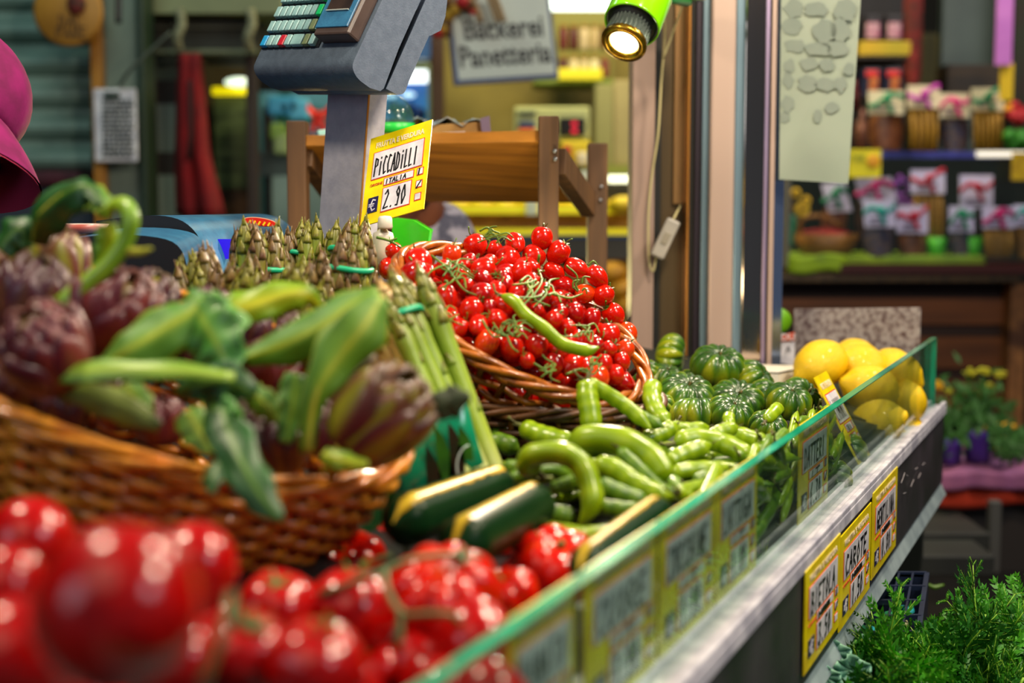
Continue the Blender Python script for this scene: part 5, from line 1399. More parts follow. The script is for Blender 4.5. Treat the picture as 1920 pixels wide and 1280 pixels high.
for k, seq in enumerate((((842, 905), (835, 860), (826, 820), (815, 795)), ((858, 900), (858, 850), (850, 812), (842, 790)), ((874, 860), (872, 825), (862, 795)), ((822, 920), (812, 870), (800, 830)))):
    g = G(); P3 = [bagz(*s_) for s_ in seq]; pp = bez(P3, 10)
    for i in range(9):
        wv0 = .0075 * (1 - (i / 9) ** 2); wv1 = .0075 * (1 - ((i + 1) / 9) ** 2)
        g.add([pp[i] - RT * wv0, pp[i] + RT * wv0, pp[i + 1] + RT * wv1, pp[i + 1] - RT * wv1], [(0, 1, 2, 3)], 0, False)
    wparts(bg, g, 'printed_spear', M_PRD if k % 2 else mat('printed_green', '#3f8a1c', .4, 0, '#22501c', 30))
g = G(); pp = [bagz(884 + 26 * math.cos(t), 872 - 40 * math.sin(t)) for t in np.linspace(math.pi * .55, math.pi * 1.15, 12)]
g.tube(pp, .0009, 5); wparts(bg, g, 'printed_arc', mat('printed_white', '#d9f2e8', .4))
g = G(); strokes(g, 'OLI', bagz(742, 925), (RT + UPC * .35).normalized(), (UPC - RT * .35).normalized(), -FW, .026, .012, .0016, .3); strokes(g, 'L', bagz(795, 930), (RT + UPC * .2).normalized(), UPC, -FW, .012, .02, .0014, .3)
wparts(bg, g, 'printed_script', mat('printed_script', '#07543c', .4))
# ================================================================ shop scale: body, column, head
M_SBLUE = mat('scale_blue', '#2f6f96', 0.38, 0, '#275f86', 60, .1, 300, coat=.2)
M_SDARK = mat('scale_dark', '#10131a', 0.35)
M_SGREY = mat('scale_grey', '#4c5a6a', 0.45, 0, '#43505f', 90, .15, 400)
M_SGREY2 = mat('scale_side_grey', '#5f6c80', 0.45, 0, '#556276', 90, .15, 400)
M_SBROWN = mat('scale_brown', '#4a3c38', 0.4, 0, '#3d312e', 30)
sc = empty('shop_scale', W(560, 560, 1.95), 'blue and black shop scale with a keypad head on a grey column', 'scale')
def loft(P0, P1, g, mi=0, capmi=None):
    n = len(P0); g.add(P0 + P1, [(i, (i + 1) % n, n + (i + 1) % n, n + i) for i in range(n)], mi, True)
    g.add(P0, [tuple(range(n))[::-1]], capmi if capmi is not None else mi, False); g.add(P1, [tuple(range(n))], capmi if capmi is not None else mi, False)
def sm(seq, n): return [tuple(v[:2]) for v in bez([Vector((x, y, 0)) for x, y in seq], n)]
top = sm([(180, 414), (255, 405), (310, 405), (348, 418), (376, 450), (395, 505), (402, 590)], 22)
A0 = [W(x, y, 1.80) for x, y in top] + [W(180, 600, 1.80)]
sh = W(520, 406, 2.12) - W(335, 410, 1.80)
A1 = [p + sh for p in A0]
g = G(); loft(A0, A1, g, 0, 1); wparts(sc, g, 'hood', [M_SBLUE, M_SDARK])
top = sm([(112, 449), (200, 440), (290, 444), (335, 462), (352, 510), (358, 600)], 18)
B0 = [W(x, y, 1.66) for x, y in top] + [W(112, 610, 1.66)]
sh2 = W(250, 430, 1.79) - W(200, 444, 1.66)
g = G(); loft(B0, [p + sh2 for p in B0], g, 0, 1); wparts(sc, g, 'base', [M_SBLUE, M_SDARK])
# badge
def hoodtop(px, py, lift=.0015):
    d = ray(px, py); o = Vector((0, 0, CAM_Z))
    # the hood's upper facet
    best = None
    n = len(A0)
    for i in range(len(A0) - 2):
        a, b, c = A0[i], A0[i + 1], A1[i]
        nr = (b - a).cross(c - a).normalized(); dn = d.dot(nr)
        if abs(dn) < 1e-6: continue
        t = (a - o).dot(nr) / dn; p = o + d * t; q = p - a
        e1 = (b - a); e2 = (c - a)
        u = q.dot(e1) / e1.length_squared; 
        v = (q - e1 * u).dot(e2) / e2.length_squared
        if -.05 <= u <= 1.05 and -.05 <= v <= 1.05 and (best is None or t < best[0]): best = (t, p)
    return (best[1] if best else W(px, py, 1.95)) - d.normalized() * lift
g = G(); C_ = W(487, 413, 1.80)
def ell(cx, cy, rx, ry, rot, Y):
    return [W(cx + rx * math.cos(t) * math.cos(rot) - ry * math.sin(t) * math.sin(rot), cy + rx * math.cos(t) * math.sin(rot) + ry * math.sin(t) * math.cos(rot), Y) for t in np.linspace(0, 2 * math.pi, 25)[:-1]]
for nm, rx, ry, mm, off in (('badge_rim', 33, 8.5, mat('badge_cream', '#e8c8a0', .4), 0), ('badge', 31, 7.2, mat('badge_red', '#d8230c', .3, coat=.5), .001)):
    g = G(); pts = ell(487, 416, rx, ry, .13, 1.93 - off); g.add(pts + [p + FW * .001 for p in pts], [tuple(range(24))[::-1]] + [(i, (i + 1) % 24, 24 + (i + 1) % 24, 24 + i) for i in range(24)], 0, False)
    wparts(sc, g, nm, mm)
g = G()
for k in range(5):
    x = 466 + k * 9; g.bar(W(x, 419 + k * 1.1, 1.926), W(x + 4, 412.5 + k * 1.2, 1.926), .0024, .0006, FW)
wparts(sc, g, 'badge_writing', mat('badge_yellow', '#f2c800', .4))
g = G(); quad(g, [W(405, 488, 1.85), W(448, 482, 1.85), W(446, 448, 1.85), W(405, 448, 1.85)], -FW); wparts(sc, g, 'violet_label', mat('violet_glow', '#2a18c0', .2, emit='#2c18e0', estr=.55))  # purple label with emission of its own
# tray with red rim
g = G(); g.lathe([(0, 0), (.05, 0), (.062, .014), (.060, .014), (.048, .003), (0, .003)], 28, M=Matrix.Translation(W(150, 437, 1.72)) @ Matrix.Diagonal(Vector((.55, .55, .8, 1))))
tag(g.build('shallow_dish', mat('dish_white', '#c8c2b8', .3, 0, '#a83a2a', 6)), 'shallow white and red dish on the blue scale base', 'dish')

# column
cb, ct = W(652, 430, 2.0), W(672, 150, 2.0)
up = (ct - cb).normalized(); psi = math.radians(42)
aD = Vector((math.cos(psi), -math.sin(psi), 0)); bD = Vector((math.sin(psi), math.cos(psi), 0))
g = G(); Mc = Matrix((aD, bD, up)).transposed()
mid = (ct + cb) / 2 - up * .08
g.box(mid, (.084, .036, .40), Mc, 0); wparts(sc, g, 'column', mat('column_grey', '#a9a8b4', .42, .1, '#9a9aa8', 60, .1, 200), .001)
g = G(); g.box(mid + aD * .0424 - bD * .0165, (.0012, .003, .40), Mc); wparts(sc, g, 'copper_seam', mat('copper_bead', '#c98a3f'))
# head (a: along the keys, b: to the back, z up)
hx = W(483, 112, 1.985)
Mh = Matrix((aD, bD, Vector((0, 0, 1)))).transposed().to_4x4(); 
Mh = Matrix.Rotation(math.radians(-4), 4, -FW) @ Mh; Mh.translation = hx
def H(a_, b_, z_): return Mh @ Vector((a_, b_, z_))
WD = .205
def extr(prof, a0, a1, name, mats, mi=0, cap=None, bev=.0):
    g = G(); P0 = [H(a0, s_, z_) for s_, z_ in prof]; P1 = [H(a1, s_, z_) for s_, z_ in prof]
    loft(P0, P1, g, mi, cap); 
    return wparts(head, g, name, mats, bev)
head = sc
sl_ = .50
lip = [tuple(v[:2]) for v in bez([Vector((0.0, .004, 0)), Vector((-.006, -.012, 0)), Vector((.004, -.026, 0)), Vector((.026, -.036, 0))], 9)]
prof = [(.30 * sl_, .30)] + [(0.0, .004)] + lip[1:] + [(.044, -.038), (.050, -.034), (.072, .02), (.072 + .28 * sl_, .30)]
extr(prof, 0, WD, 'head_front_shell', [M_SGREY, M_SGREY2], 0, 1)
prof2 = [(.053, -.034)] + [tuple(v[:2]) for v in bez([Vector((.074, -.040, 0)), Vector((.086, -.036, 0)), Vector((.093, -.020, 0))], 6)] + [(.093 + .32 * sl_, .30), (.053 + .33 * sl_, .30)]
extr(prof2, -.0, WD + .001, 'head_rear_shell', [M_SGREY2], 0)
prof3 = [(.10, .04), (.135, .045), (.155, .055), (.162, .075), (.165, .12), (.20, .30), (.15, .30)]
extr(prof3, .03, WD - .008, 'customer_display', [M_SGREY2])
# keypad plane frame
kx = aD.copy(); kv = (H(0, sl_, 1) - H(0, 0, 0)).normalized(); kx = (H(1, 0, 0) - H(0, 0, 0)).normalized(); kn = kx.cross(kv).normalized()
if kn.dot(FW) > 0: kn = -kn
K0 = H(0, 0, .004)
def K(x, y, h=0): return K0 + kx * x + kv * y + kn * h
KM = Matrix((kx, kv, kn)).transposed()
g = G(); g.box(K(.062, .062, .0008), (.122, .100, .002), KM); wparts(head, g, 'keypad_bed', M_SDARK)
M_KEY = mat('key_pale', '#8fb8b8', .35, 0, '#7aa3a6', 70); kmesh = {}
def keyme(w_, m):
    kk = (w_, m.name)
    if kk not in kmesh: kmesh[kk] = G().box((0, 0, 0), (w_, .0165, .007)).mesh('key', m)
    return kmesh[kk]
inv = sc.matrix_world.inverted()
KM4 = KM.to_4x4()
def key(x, y, w_, m, lab=None):
    Mx = KM4.copy(); Mx.translation = K(x, y, .005)
    o = inst(keyme(w_, m), 'key', inv @ Mx, sc)
    b_ = o.modifiers.new('b', 'BEVEL'); b_.width = .0012; b_.segments = 2
    if lab: o['label'] = lab
M_KG = mat('key_green', '#0fb060', .3, emit='#0fb060', estr=.1); M_KR = mat('key_red', '#b0182c', .35); M_KB = mat('key_blue', '#1f8fc8', .35); M_KO = mat('key_olive', '#6f7f5a', .4)
px_ = .0128
for r_ in range(4):
    y = .021 + r_ * .0235
    xs = range(9)
    for c_ in xs:
        x = .0095 + c_ * px_
        m_ = M_KEY; lab = None; w_ = .0104
        if r_ == 0:
            if c_ == 0: m_, lab = M_KB, 'blue key'
            if c_ == 3: m_, lab = M_KR, 'red key'
            if c_ == 5: x += px_ / 2; w_ = .0225
            if c_ == 6: continue
            if c_ == 7: m_, lab = M_KO, 'olive key'
        if r_ == 1 and c_ == 7: m_, lab = M_KO, 'olive key'
        if r_ == 2 and c_ == 7: m_, lab = M_KG, 'green key'
        if r_ == 3 and c_ == 7: m_, lab = M_KG, 'green key'
        key(x, y, w_, m_, lab)
# upper display strip
g = G(); g.box(K(.06, .135, .006), (.125, .03, .012), KM); wparts(head, g, 'screen_surround', M_SBLUE, .002)
g = G(); g.box(K(.06, .137, .0125), (.112, .018, .001), KM); wparts(head, g, 'screen', mat('lcd', '#8aa8b0', .2))
# printer block
g = G(); g.box(K(.163, .085, .010), (.070, .135, .022), KM); wparts(head, g, 'printer_block', M_SBROWN, .003)
g = G(); g.box(K(.160, .090, .0215), (.064, .125, .003), KM); wparts(head, g, 'printer_lid', M_SBLUE, .001)
g = G(); g.box(K(.160, .083, .0235), (.044, .060, .002), KM); wparts(head, g, 'printer_window', mat('printer_window', '#1a1614', .15, 0, '#3a2c24', 20))
g = G(); g.box(K(.160, .0525, .0245), (.044, .0016, .002), KM); wparts(head, g, 'tear_bar', mat('tear_bar', '#d8dcd0', .2, .6))

# ---- the PICCADILLI sign
bl, br, tl = W(675, 425, 1.86), W(794, 391, 1.86 - 60 * m_px(1.86)), W(690, 262, 1.86 + 119 * m_px(1.86))
price_card(bl, br - bl, tl - bl, (br - bl).length, (tl - bl).length, 'PiCCADiLLI', 'ITALIA', '2.90', 'yellow price sign reading PICCADILLI 2.90 in front of the scale column', extra='I')
# white pump nozzle and green bag under it
M_MILK = mat('milky_plastic', '#d8d4c4', .35, 0, '#c8c2ac', 20)
wb = empty('white_bottle', W(722, 520, 1.80), 'milky white bottle with a knobbed neck just under the yellow sign', 'bottle')
k = m_px(1.8)
g = G(); g.lathe([(r * k, -z * k) for r, z in ((0, 110), (17, 110), (19, 60), (20, 38), (18, 31), (9, 27), (7, 22))], 24, M=Matrix.Translation(W(718, 405, 1.80))); g.f = [tuple(reversed(f)) for f in g.f]; g.f = [tuple(reversed(f)) for f in g.f]
wparts(wb, g, 'bottle_body', M_MILK)
g = G(); g.lathe([(r * k, -z * k) for r, z in ((0, 24), (12, 24), (14, 20), (13, 4), (10, 0), (0, -1))], 24, M=Matrix.Translation(W(722, 405, 1.79))); wparts(wb, g, 'cap', M_MILK)
gb = G(); Y_ = 2.05
f0 = [W(735, 470, Y_), W(800, 470, Y_), W(806, 432, Y_), W(775, 413, Y_), W(735, 408, Y_)]; f1 = [p + Vector((.0, .08, 0)) for p in f0]
loft(f0, f1, gb); gb.sm = [False] * len(gb.sm)
tag(gb.build('plastic_bag', mat('neon_green_bag', '#2fd818', .35, 0, '#28b814', 12, .5, 20, coat=.4), bevel=.004), 'bright green folded plastic bag behind the plum tomato basket', 'bag')

# ================================================================ wooden rack
M_WOOD = mat('rack_wood', '#6a4a2a', 0.6, 0, '#4a321c', 20, .15, 60, stretch=(2, 2, .15))
M_PLY = mat('rack_board', '#b87a28', 0.5, 0, '#8f5c1c', 14, .1, 50, stretch=(.25, 3, 3))
rk = empty('wooden_rack', W(840, 640, 2.45), 'wooden slanted display rack with four posts behind the tomatoes', 'rack')
def vpost(x0, x1, ytop, Y, dep=.045, zb=.2, name='post'):
    a, b = W(x0, ytop, Y), W(x1, ytop, Y); g = G(); zb = bed_z(st_of((a.x, Y + dep / 2, 0))[1]) + .004
    g.box(((a.x + b.x) / 2, Y + dep / 2, (a.z + zb) / 2), (b.x - a.x, dep, a.z - zb)); wparts(rk, g, name, M_WOOD, .002)
vpost(536, 572, 226, 2.36); vpost(1010, 1048, 217, 2.28); vpost(1103, 1140, 268, 2.60); vpost(625, 660, 268, 2.68)
fl_, fr2 = W(553, 266, 2.37), W(1010, 257, 2.29)
bl_, br_ = W(650, 371, 2.68), W(1104, 373, 2.60)
g = G(); th = Vector((0, 0, .018))
vs = [fl_ - th * .4, fr2 - th * .4, br_ - th * .4, bl_ - th * .4]; vt = [v + th for v in vs]
g.add(vs + vt, [(3, 2, 1, 0), (4, 5, 6, 7), (0, 1, 5, 4), (1, 2, 6, 5), (2, 3, 7, 6), (3, 0, 4, 7)], 0, False); wparts(rk, g, 'shelf_board', M_PLY, .001)
g = G(); g.bar(W(1046, 302, 2.30), W(1104, 385, 2.60), .025, .042); wparts(rk, g, 'side_rail', M_WOOD, .001)
g = G(); g.bar(W(572, 290, 2.38), W(640, 385, 2.68), .025, .040); wparts(rk, g, 'side_rail', M_WOOD, .001)
for (x, y, Y) in ((1040, 283, 2.275), (1041, 298, 2.275), (1127, 350, 2.595), (1126, 375, 2.595)):
    g = G(); g.ellipsoid(W(x, y, Y), (.0035, .002, .0035), None, 10, 6); wparts(rk, g, 'screw', mat('screw_zinc', '#8a8f94', .35, .8))
# things on the rack
cs = empty('clamshell_tray', W(745, 255, 2.42), 'clear domed punnet with a bright green base on the rack', 'punnet')
M_CLR = glass_mat('clear_plastic', (.88, .95, .95, 1), 1.45, .08, .12)
M_NG = mat('neon_green', '#18c840', .35, emit=None)
k = m_px(2.42)
Mp = Matrix.Translation(W(738, 252, 2.42))
g = G(); g.lathe([(0, 0), (28 * k, 0), (38 * k, 20 * k), (40 * k, 20 * k), (30 * k, -2 * k), (0, -2 * k)], 28, M=Mp); wparts(cs, g, 'tray', M_NG)
g = G(); g.lathe([(38 * k * math.cos(a_), 20 * k + 52 * k * math.sin(a_)) for a_ in np.linspace(0, math.pi / 2 - .05, 10)] + [(0, 72 * k)], 36, lobe=lambda i, t, r, z: (r * (1 + .04 * math.cos(18 * t)), z), M=Mp); wparts(cs, g, 'lid', M_CLR)
wx = empty('wrapped_box', W(850, 262, 2.45), 'small wooden box with a white label, wrapped in crinkled film, on the rack', 'box')
a, b = W(775, 268, 2.42), W(910, 258, 2.42); U = (b - a).normalized(); Nn = U.cross(Vector((0, 0, 1)))
MM = Matrix((U, -Nn, Vector((0, 0, 1)))).transposed()
zt = W(850, 232, 2.42).z; zb = W(850, 263, 2.42).z
g = G(); g.box((a + b) / 2 * 1 + Vector((0, .05, (zt + zb) / 2 - (a.z + b.z) / 2)), ((b - a).length, .1, zt - zb), MM); wparts(wx, g, 'crate_body', mat('thin_wood', '#b08a4a', .6, 0, '#8f6a34', 20), .001)
g = G(); q = [W(782, 266, 2.412), W(872, 262, 2.412), W(872, 246, 2.412), W(782, 251, 2.412)]; quad(g, q, -FW); wparts(wx, g, 'label_strip', M_WHITE)
lettering('Bio', W(812, 257, 2.408), RT, UPC, .014, mat('print_green', '#1a6a3a', .5), wx); lettering('Prugne', W(853, 255, 2.408), RT, UPC, .011, mat('print_red', '#8a1a1a', .5), wx)
g = G(); rf2 = random.Random(5)
def PF(i, j):
    u = i / 15; v = j / 6
    p = a.lerp(b, u * 1.06 - .02) + Vector((0, -.004 + v * .11, 0)); p.z = zt + .004 + .008 * math.sin(u * 17 + v * 3) * math.sin(v * 5 + 1) + rf2.uniform(-.003, .003); return p
g.surf(PF, 16, 7, thick=.001); wparts(wx, g, 'film_wrap', mat('film', '#b8c4cc', .12, .3, '#7f9aa0', 30))
g = G(); quad(g, [W(905, 258, 2.41), W(921, 255, 2.41), W(918, 217, 2.41), W(900, 222, 2.41)], -FW, .004); wparts(wx, g, 'film_edge', mat('film_lilac', '#8f7f9a', .2, .3))
g = G(); q = [W(600, 262, 2.5), W(620, 262, 2.5), W(624, 240, 2.5), W(594, 244, 2.5)]; quad(g, q, -FW, .04)
tag(g.build('paper_bowl', mat('pale_aqua', '#a8e0d8', .4), bevel=.002), 'pale aqua paper bowl on the rack beside the scale column', 'bowl')
# ================================================================ people
M_SKIN = mat('skin', '#8a5238', .5, 0, '#7a4630', 20)
def body_mesh(name, joints, edges, m, parent, sub=2, root=0):
    me = bpy.data.meshes.new(name); me.from_pydata([tuple(j[0]) for j in joints], edges, []); me.materials.append(m)
    o = bpy.data.objects.new(name, me); COL.objects.link(o); o.parent = parent
    sk = o.modifiers.new('skin', 'SKIN'); sk.use_smooth_shade = True
    lay = me.skin_vertices[0] if me.skin_vertices else None
    if lay is None:
        bpy.context.view_layer.objects.active = o
    for v, j in zip(me.skin_vertices[0].data, joints):
        r = j[1]; v.radius = r if hasattr(r, '__len__') else (r, r)
        v.use_root = False
    me.skin_vertices[0].data[root].use_root = True
    s_ = o.modifiers.new('sub', 'SUBSURF'); s_.levels = sub; s_.render_levels = sub
    return o
def head_geo(M, hair=False):
    """egg head with brow, nose, lips, chin and ears; +y of M looks forward, z up, origin between the ears"""
    g = G(); n, mm = 26, 32; vs = []
    def P(i, j):
        p = math.pi * i / (n - 1); t = 2 * math.pi * j / mm
        x = math.sin(p) * math.sin(t); y = math.sin(p) * math.cos(t); z = math.cos(p)
        X = x * .076; Yv = y * .095; Z = z * .118
        if z < 0: X *= 1 - .28 * abs(z) ** 1.3; Yv *= 1 - .10 * abs(z)
        if y > 0:
            f = y
            Yv += .018 * math.exp(-((x / .16) ** 2) - (((Z + .018) / .022) ** 2)) * f          # nose
            Yv += .007 * math.exp(-((x / .35) ** 2) - (((Z + .058) / .010) ** 2)) * f          # lips
            Yv += .008 * math.exp(-((x / .35) ** 2) - (((Z + .095) / .016) ** 2)) * f          # chin
            Yv += .005 * math.exp(-(((Z - .018) / .010) ** 2)) * f                              # brow
            Yv -= .009 * math.exp(-(((abs(x) - .42) / .17) ** 2) - (((Z + .002) / .012) ** 2)) * f   # eye sockets
        return M @ Vector((X, Yv, Z))
    g.surf(lambda i, j: P(j, i), mm, n, closed_u=True)
    g.f = [tuple(reversed(f)) for f in g.f]
    for s in (-1, 1):
        g.ellipsoid(M @ Vector((.078 * s, -.006, -.005)), (.008, .018, .030), M.to_3x3(), 10, 8)
    return g
pr = empty('person', Vector((-1.02, 1.75, 0)), 'person in a magenta cap leaning in at the picture edge', 'person')
hc = W(-138, 222, 1.80)
fwd = (RT * .88 - UPC * .42 - FW * .20).normalized(); upv = (UPC * .85 + RT * .30 + FW * .42)
upv = (upv - fwd * upv.dot(fwd)).normalized(); side = fwd.cross(upv)
HM = Matrix((side, fwd, upv)).transposed().to_4x4(); HM.translation = hc
g = head_geo(HM)
# neck and torso continue the head in the same mesh
sh_c = hc + Vector((-.10, .03, -.27))
def ring(c, ax, rx, ry, k=16):
    F3 = frame(ax, Vector((0, 1, 0))); return [c + F3 @ Vector((math.cos(t) * rx, math.sin(t) * ry, 0)) for t in np.linspace(0, 2 * math.pi, k + 1)[:-1]]
g.tube([HM @ Vector((0, -.02, -.05)), hc.lerp(sh_c, .45), hc.lerp(sh_c, .8), sh_c], [.055, .055, .062, .09], 16)
wparts(pr, g, 'body', M_SKIN)
g = G(); tor = [sh_c + Vector((.02, 0, .04)), sh_c + Vector((-.01, 0, -.02)), sh_c + Vector((-.03, 0, -.15)), sh_c + Vector((-.05, 0, -.32)), sh_c + Vector((-.06, 0, -.50)), sh_c + Vector((-.06, 0, -.75))]
g.tube(tor, [.07, .17, .19, .17, .16, .19], 20, flat=.62, ref=Vector((1, 0, 0)))
for s in (-1, 1):
    q = sh_c + Vector((0, .17 * s, -.03)); g.tube(bez([q, q + Vector((.03, .05 * s, -.16)), q + Vector((.08, .05 * s, -.30)), q + Vector((.13, .02 * s, -.50))], 12), [.065, .06, .057, .052, .05, .048, .046, .044, .042, .04, .038, .036], 12)
wparts(pr, g, 'jacket', mat('dark_jacket', '#1c2028', .7))
for s in (-1, 1):
    g = G(); q = sh_c + Vector((.135, .19 * s - .005, -.55)); g.tube([q - Vector((.0, 0, -.03)), q, q + Vector((.05, 0, -.004)), q + Vector((.085, 0, -.012))], [.026, .034, .040, .034], 12, flat=.5)
    for f_ in range(4):
        b0 = q + Vector((.075, (f_ - 1.5) * .019, -.012)); l = (.06, .072, .068, .052)[f_]
        g.tube(bez([b0, b0 + Vector((l * .5, 0, -.006)), b0 + Vector((l, 0, -.03))], 6), [.009, .0088, .0085, .008, .0075, .005], 8)
    b0 = q + Vector((.01, -.034 * s, -.004)); g.tube(bez([b0, b0 + Vector((.03, -.022 * s, -.004)), b0 + Vector((.055, -.028 * s, -.014))], 6), [.012, .011, .010, .0095, .009, .006], 8)
    wparts(pr, g, 'hand', M_SKIN)
M_CAP = mat('magenta_cap', '#86045c', .9, 0, '#6c0348', 30, .1, 200)
M_CAPU = mat('cap_underside', '#8a0a3a', .8)
g = G()
def PC(i, j):
    p = (math.pi * .56) * i / 11; t = 2 * math.pi * j / 32
    x = math.sin(p) * math.sin(t) * .094; y = math.sin(p) * math.cos(t) * .108 - .004; z = math.cos(p) * .092 + .045
    return HM @ Vector((x, y, z))
g.surf(lambda i, j: PC(j, i), 32, 12, closed_u=True, thick=-.002); wparts(pr, g, 'cap_crown', M_CAP)
g = G()
def PBm(i, j):
    u = (i - 8) / 8; v = j / 7
    ang = u * 1.0; r0 = .100; x = math.sin(ang) * r0; y0 = math.cos(ang) * r0
    ext = .088 * v * (1 - .55 * abs(u) ** 2)
    return HM @ Vector((x * (1 + .12 * v), y0 * .95 + ext, .038 - .034 * v - .030 * (abs(u) ** 2) - .016 * v * v))
g.surf(PBm, 17, 8, thick=0.0); gu = G(); gu.surf(lambda i, j: PBm(i, j) - upv * .003, 17, 8)
wparts(pr, g, 'cap_brim', M_CAP); wparts(pr, gu, 'brim_underside', M_CAPU)
g = G(); q = [HM @ Vector((x, .098 - abs(x) * .35, .002)) for x in np.linspace(-.07, .07, 9)]; g.tube(q, .008, 8, flat=1.6, ref=upv); wparts(pr, g, 'sunglasses', M_SDARK)

# second person, bent down behind the rack
p2 = empty('person', Vector((W(745, 400, 2.95).x, 2.98, 0)), 'person in a pale patterned shirt stooping behind the rack, mostly hidden', 'person')
h2 = W(742, 335, 2.95); f2 = (RT * .55 + FW * .5 - UPC * .35).normalized(); u2 = (UPC - f2 * UPC.dot(f2)).normalized()
HM2 = Matrix((f2.cross(u2), f2, u2)).transposed().to_4x4(); HM2.translation = h2
g = head_geo(HM2); n2 = W(795, 415, 3.0); g.tube([HM2 @ Vector((0, -.02, -.06)), h2.lerp(n2, .6), n2 + Vector((.01, 0, -.02))], [.056, .054, .062], 14); wparts(p2, g, 'body', M_SKIN)
g = G(); g.surf(lambda i, j: HM2 @ (Vector((math.sin(math.pi * .62 * j / 9) * math.sin(2 * math.pi * i / 24) * .083, math.sin(math.pi * .62 * j / 9) * math.cos(2 * math.pi * i / 24) * .102 - .012, math.cos(math.pi * .62 * j / 9) * .122))), 24, 10, closed_u=True)
wparts(p2, g, 'hair', mat('dark_hair', '#1c120c', .6))
g = G(); g.tube(bez([n2 + Vector((-.02, .02, .02)), W(800, 460, 3.0), W(790, 540, 3.02), W(780, 660, 3.05), W(780, 800, 3.05)], 14), [.06, .085, .10, .11, .12, .12, .12, .12, .12, .12, .12, .12, .12, .12], 18, flat=.65, ref=FW)
wparts(p2, g, 'shirt', mat('patterned_shirt', '#a9a6b8', .8, 0, '#55566a', 26, contrast=(.45, .55)))

# ================================================================ far background helpers
def pbox(x0, y0, x1, y1, Y, dep, g=None, mi=0, snap=0.0):
    ym = (min(max(y0, 0), 640) + min(max(y1, 0), 640)) / 2
    a, b = W(x0, y1, Y), W(x1, y0, Y); a.x = W(x0, ym, Y).x; b.x = W(x1, ym, Y).x; g = g or G()
    g.box(((a.x + b.x) / 2, Y + dep / 2, (a.z + b.z) / 2), (b.x - a.x, dep, b.z - a.z), None, mi); return g
def bgthing(name, cat, label, parts, group=None, bevel=.004):
    """parts: (part name, (x0,y0,x1,y1,Y,depth), material)"""
    x0, y0, x1, y1, Y, dep = parts[0][1]
    root = empty(name, W((x0 + x1) / 2, y1, Y + dep / 2), label, cat, group)
    for nm, r_, m_ in parts: wparts(root, pbox(*r_), nm, m_, bevel)
    return root
def solo(name, cat, label, r_, m_, group=None, bevel=.004):
    return tag(pbox(*r_).build(name, m_, bevel=bevel), label, cat, group)

# floor and shell
g = G(); g.box((0, 4.5, -.02), (14, 14, .04)); struct(g.build('floor', mat('hall_floor', '#3a3632', .35, 0, '#24211f', 3, .1, 20)))
g = G(); g.box((0, 8.2, 2), (14, .1, 4.2)); struct(g.build('wall_back', mat('back_wall', '#2a2620', .8, 0, '#1c1a18', 3)))
g = G(); g.box((-3.6, 4.5, 2), (.1, 9, 4.2)); struct(g.build('wall_left', mat('side_wall', '#2b332f', .8, 0, '#1e2421', 3)))
g = G(); g.box((4.2, 5, 2), (.1, 8, 4.2)); struct(g.build('wall_right', mat('side_wall', '#2b332f')))

# ---------------------------------------------------------------- left: shutter, posts, notice, doorway
M_SHUT = mat('shutter_slat', '#7e9a90', .5, .1, '#6a857c', 6)
Y_ = 4.8
g = G(); zt = W(0, -160, Y_).z; zb = W(0, 322, Y_).z; pitch = 58.5 * m_px(Y_)
k0 = int((zt - zb) / pitch) + 1; xa, xb = W(-320, 300, Y_).x, W(178, 300, Y_).x
sh_ = empty('roller_shutter', Vector(((xa + xb) / 2, Y_, zb)), 'grey-green roller shutter with wide horizontal slats behind the capped person', 'shutter')
for k in range(k0):
    z0 = zb + k * pitch; g = G()
    pr_ = [(0, 0), (-.030, .18), (-.040, .35), (-.036, .55), (-.014, .70), (0, .74), (.0, 1.0), (.012, 1.0), (.012, 0)]
    g.add([Vector((xa, Y_ + a_, z0 + b_ * pitch)) for a_, b_ in pr_] + [Vector((xb, Y_ + a_, z0 + b_ * pitch)) for a_, b_ in pr_],
          [(i, (i + 1) % 9, 9 + (i + 1) % 9, 9 + i) for i in range(9)] + [tuple(range(9))[::-1], tuple(range(9, 18))], 0, False)
    wparts(sh_, g, 'slat', M_SHUT)
solo('shop_counter', 'counter', 'dark counter with a bluish front below the shutter', (-340, 352, 176, 700, 4.75, .4), mat('counter_front', '#2c3644', .6))
solo('folded_bag', 'bag', 'dull maroon bundle lying under the shutter', (-60, 318, 150, 350, 4.7, .25), mat('maroon_cloth', '#5a2030', .8, 0, '#3a1420', 8), bevel=.03)
bgthing('door_frame', 'frame', 'narrow ochre wooden upright at the shutter edge', [('upright', (175, -160, 196, 900, 4.62, .06), mat('ochre_wood', '#a8701c', .5))])
bgthing('grey_column', 'column', 'grey metal column beside the ochre upright carrying a notice', [('face', (196, -160, 262, 900, 4.66, .12), mat('grey_green_panel', '#6f7d70', .5, .1, '#5f6d62', 5)), ('green_edge', (262, -160, 275, 900, 4.62, .14), mat('dark_green_edge', '#142c1c', .5))])
nt_ = bgthing('notice_sheet', 'notice', 'white notice covered in dark print on the grey column', [('paper', (176, 166, 256, 303, 4.56, .01), M_WHITE)])
rn = random.Random(12); g = G()
for r_ in range(13):
    x = 192
    while x < 246:
        w_ = rn.uniform(3, 9); pbox(x, 186 + r_ * 8.6, min(x + w_, 250), 191.5 + r_ * 8.6, 4.552, .004, g); x += w_ + rn.uniform(1.5, 4)
pbox(194, 172, 224, 184, 4.552, .004, g)
wparts(nt_, g, 'print', mat('newsprint', '#2c3a32', .8))
g = G(); Mx = Matrix.Translation(W(130, 22, 4.55)) @ Matrix.Rotation(math.pi / 2, 4, 'X')
wp = empty('round_plaque', W(130, 22, 4.55), 'round wooden plaque with dark marks hanging over the shutter', 'plaque')
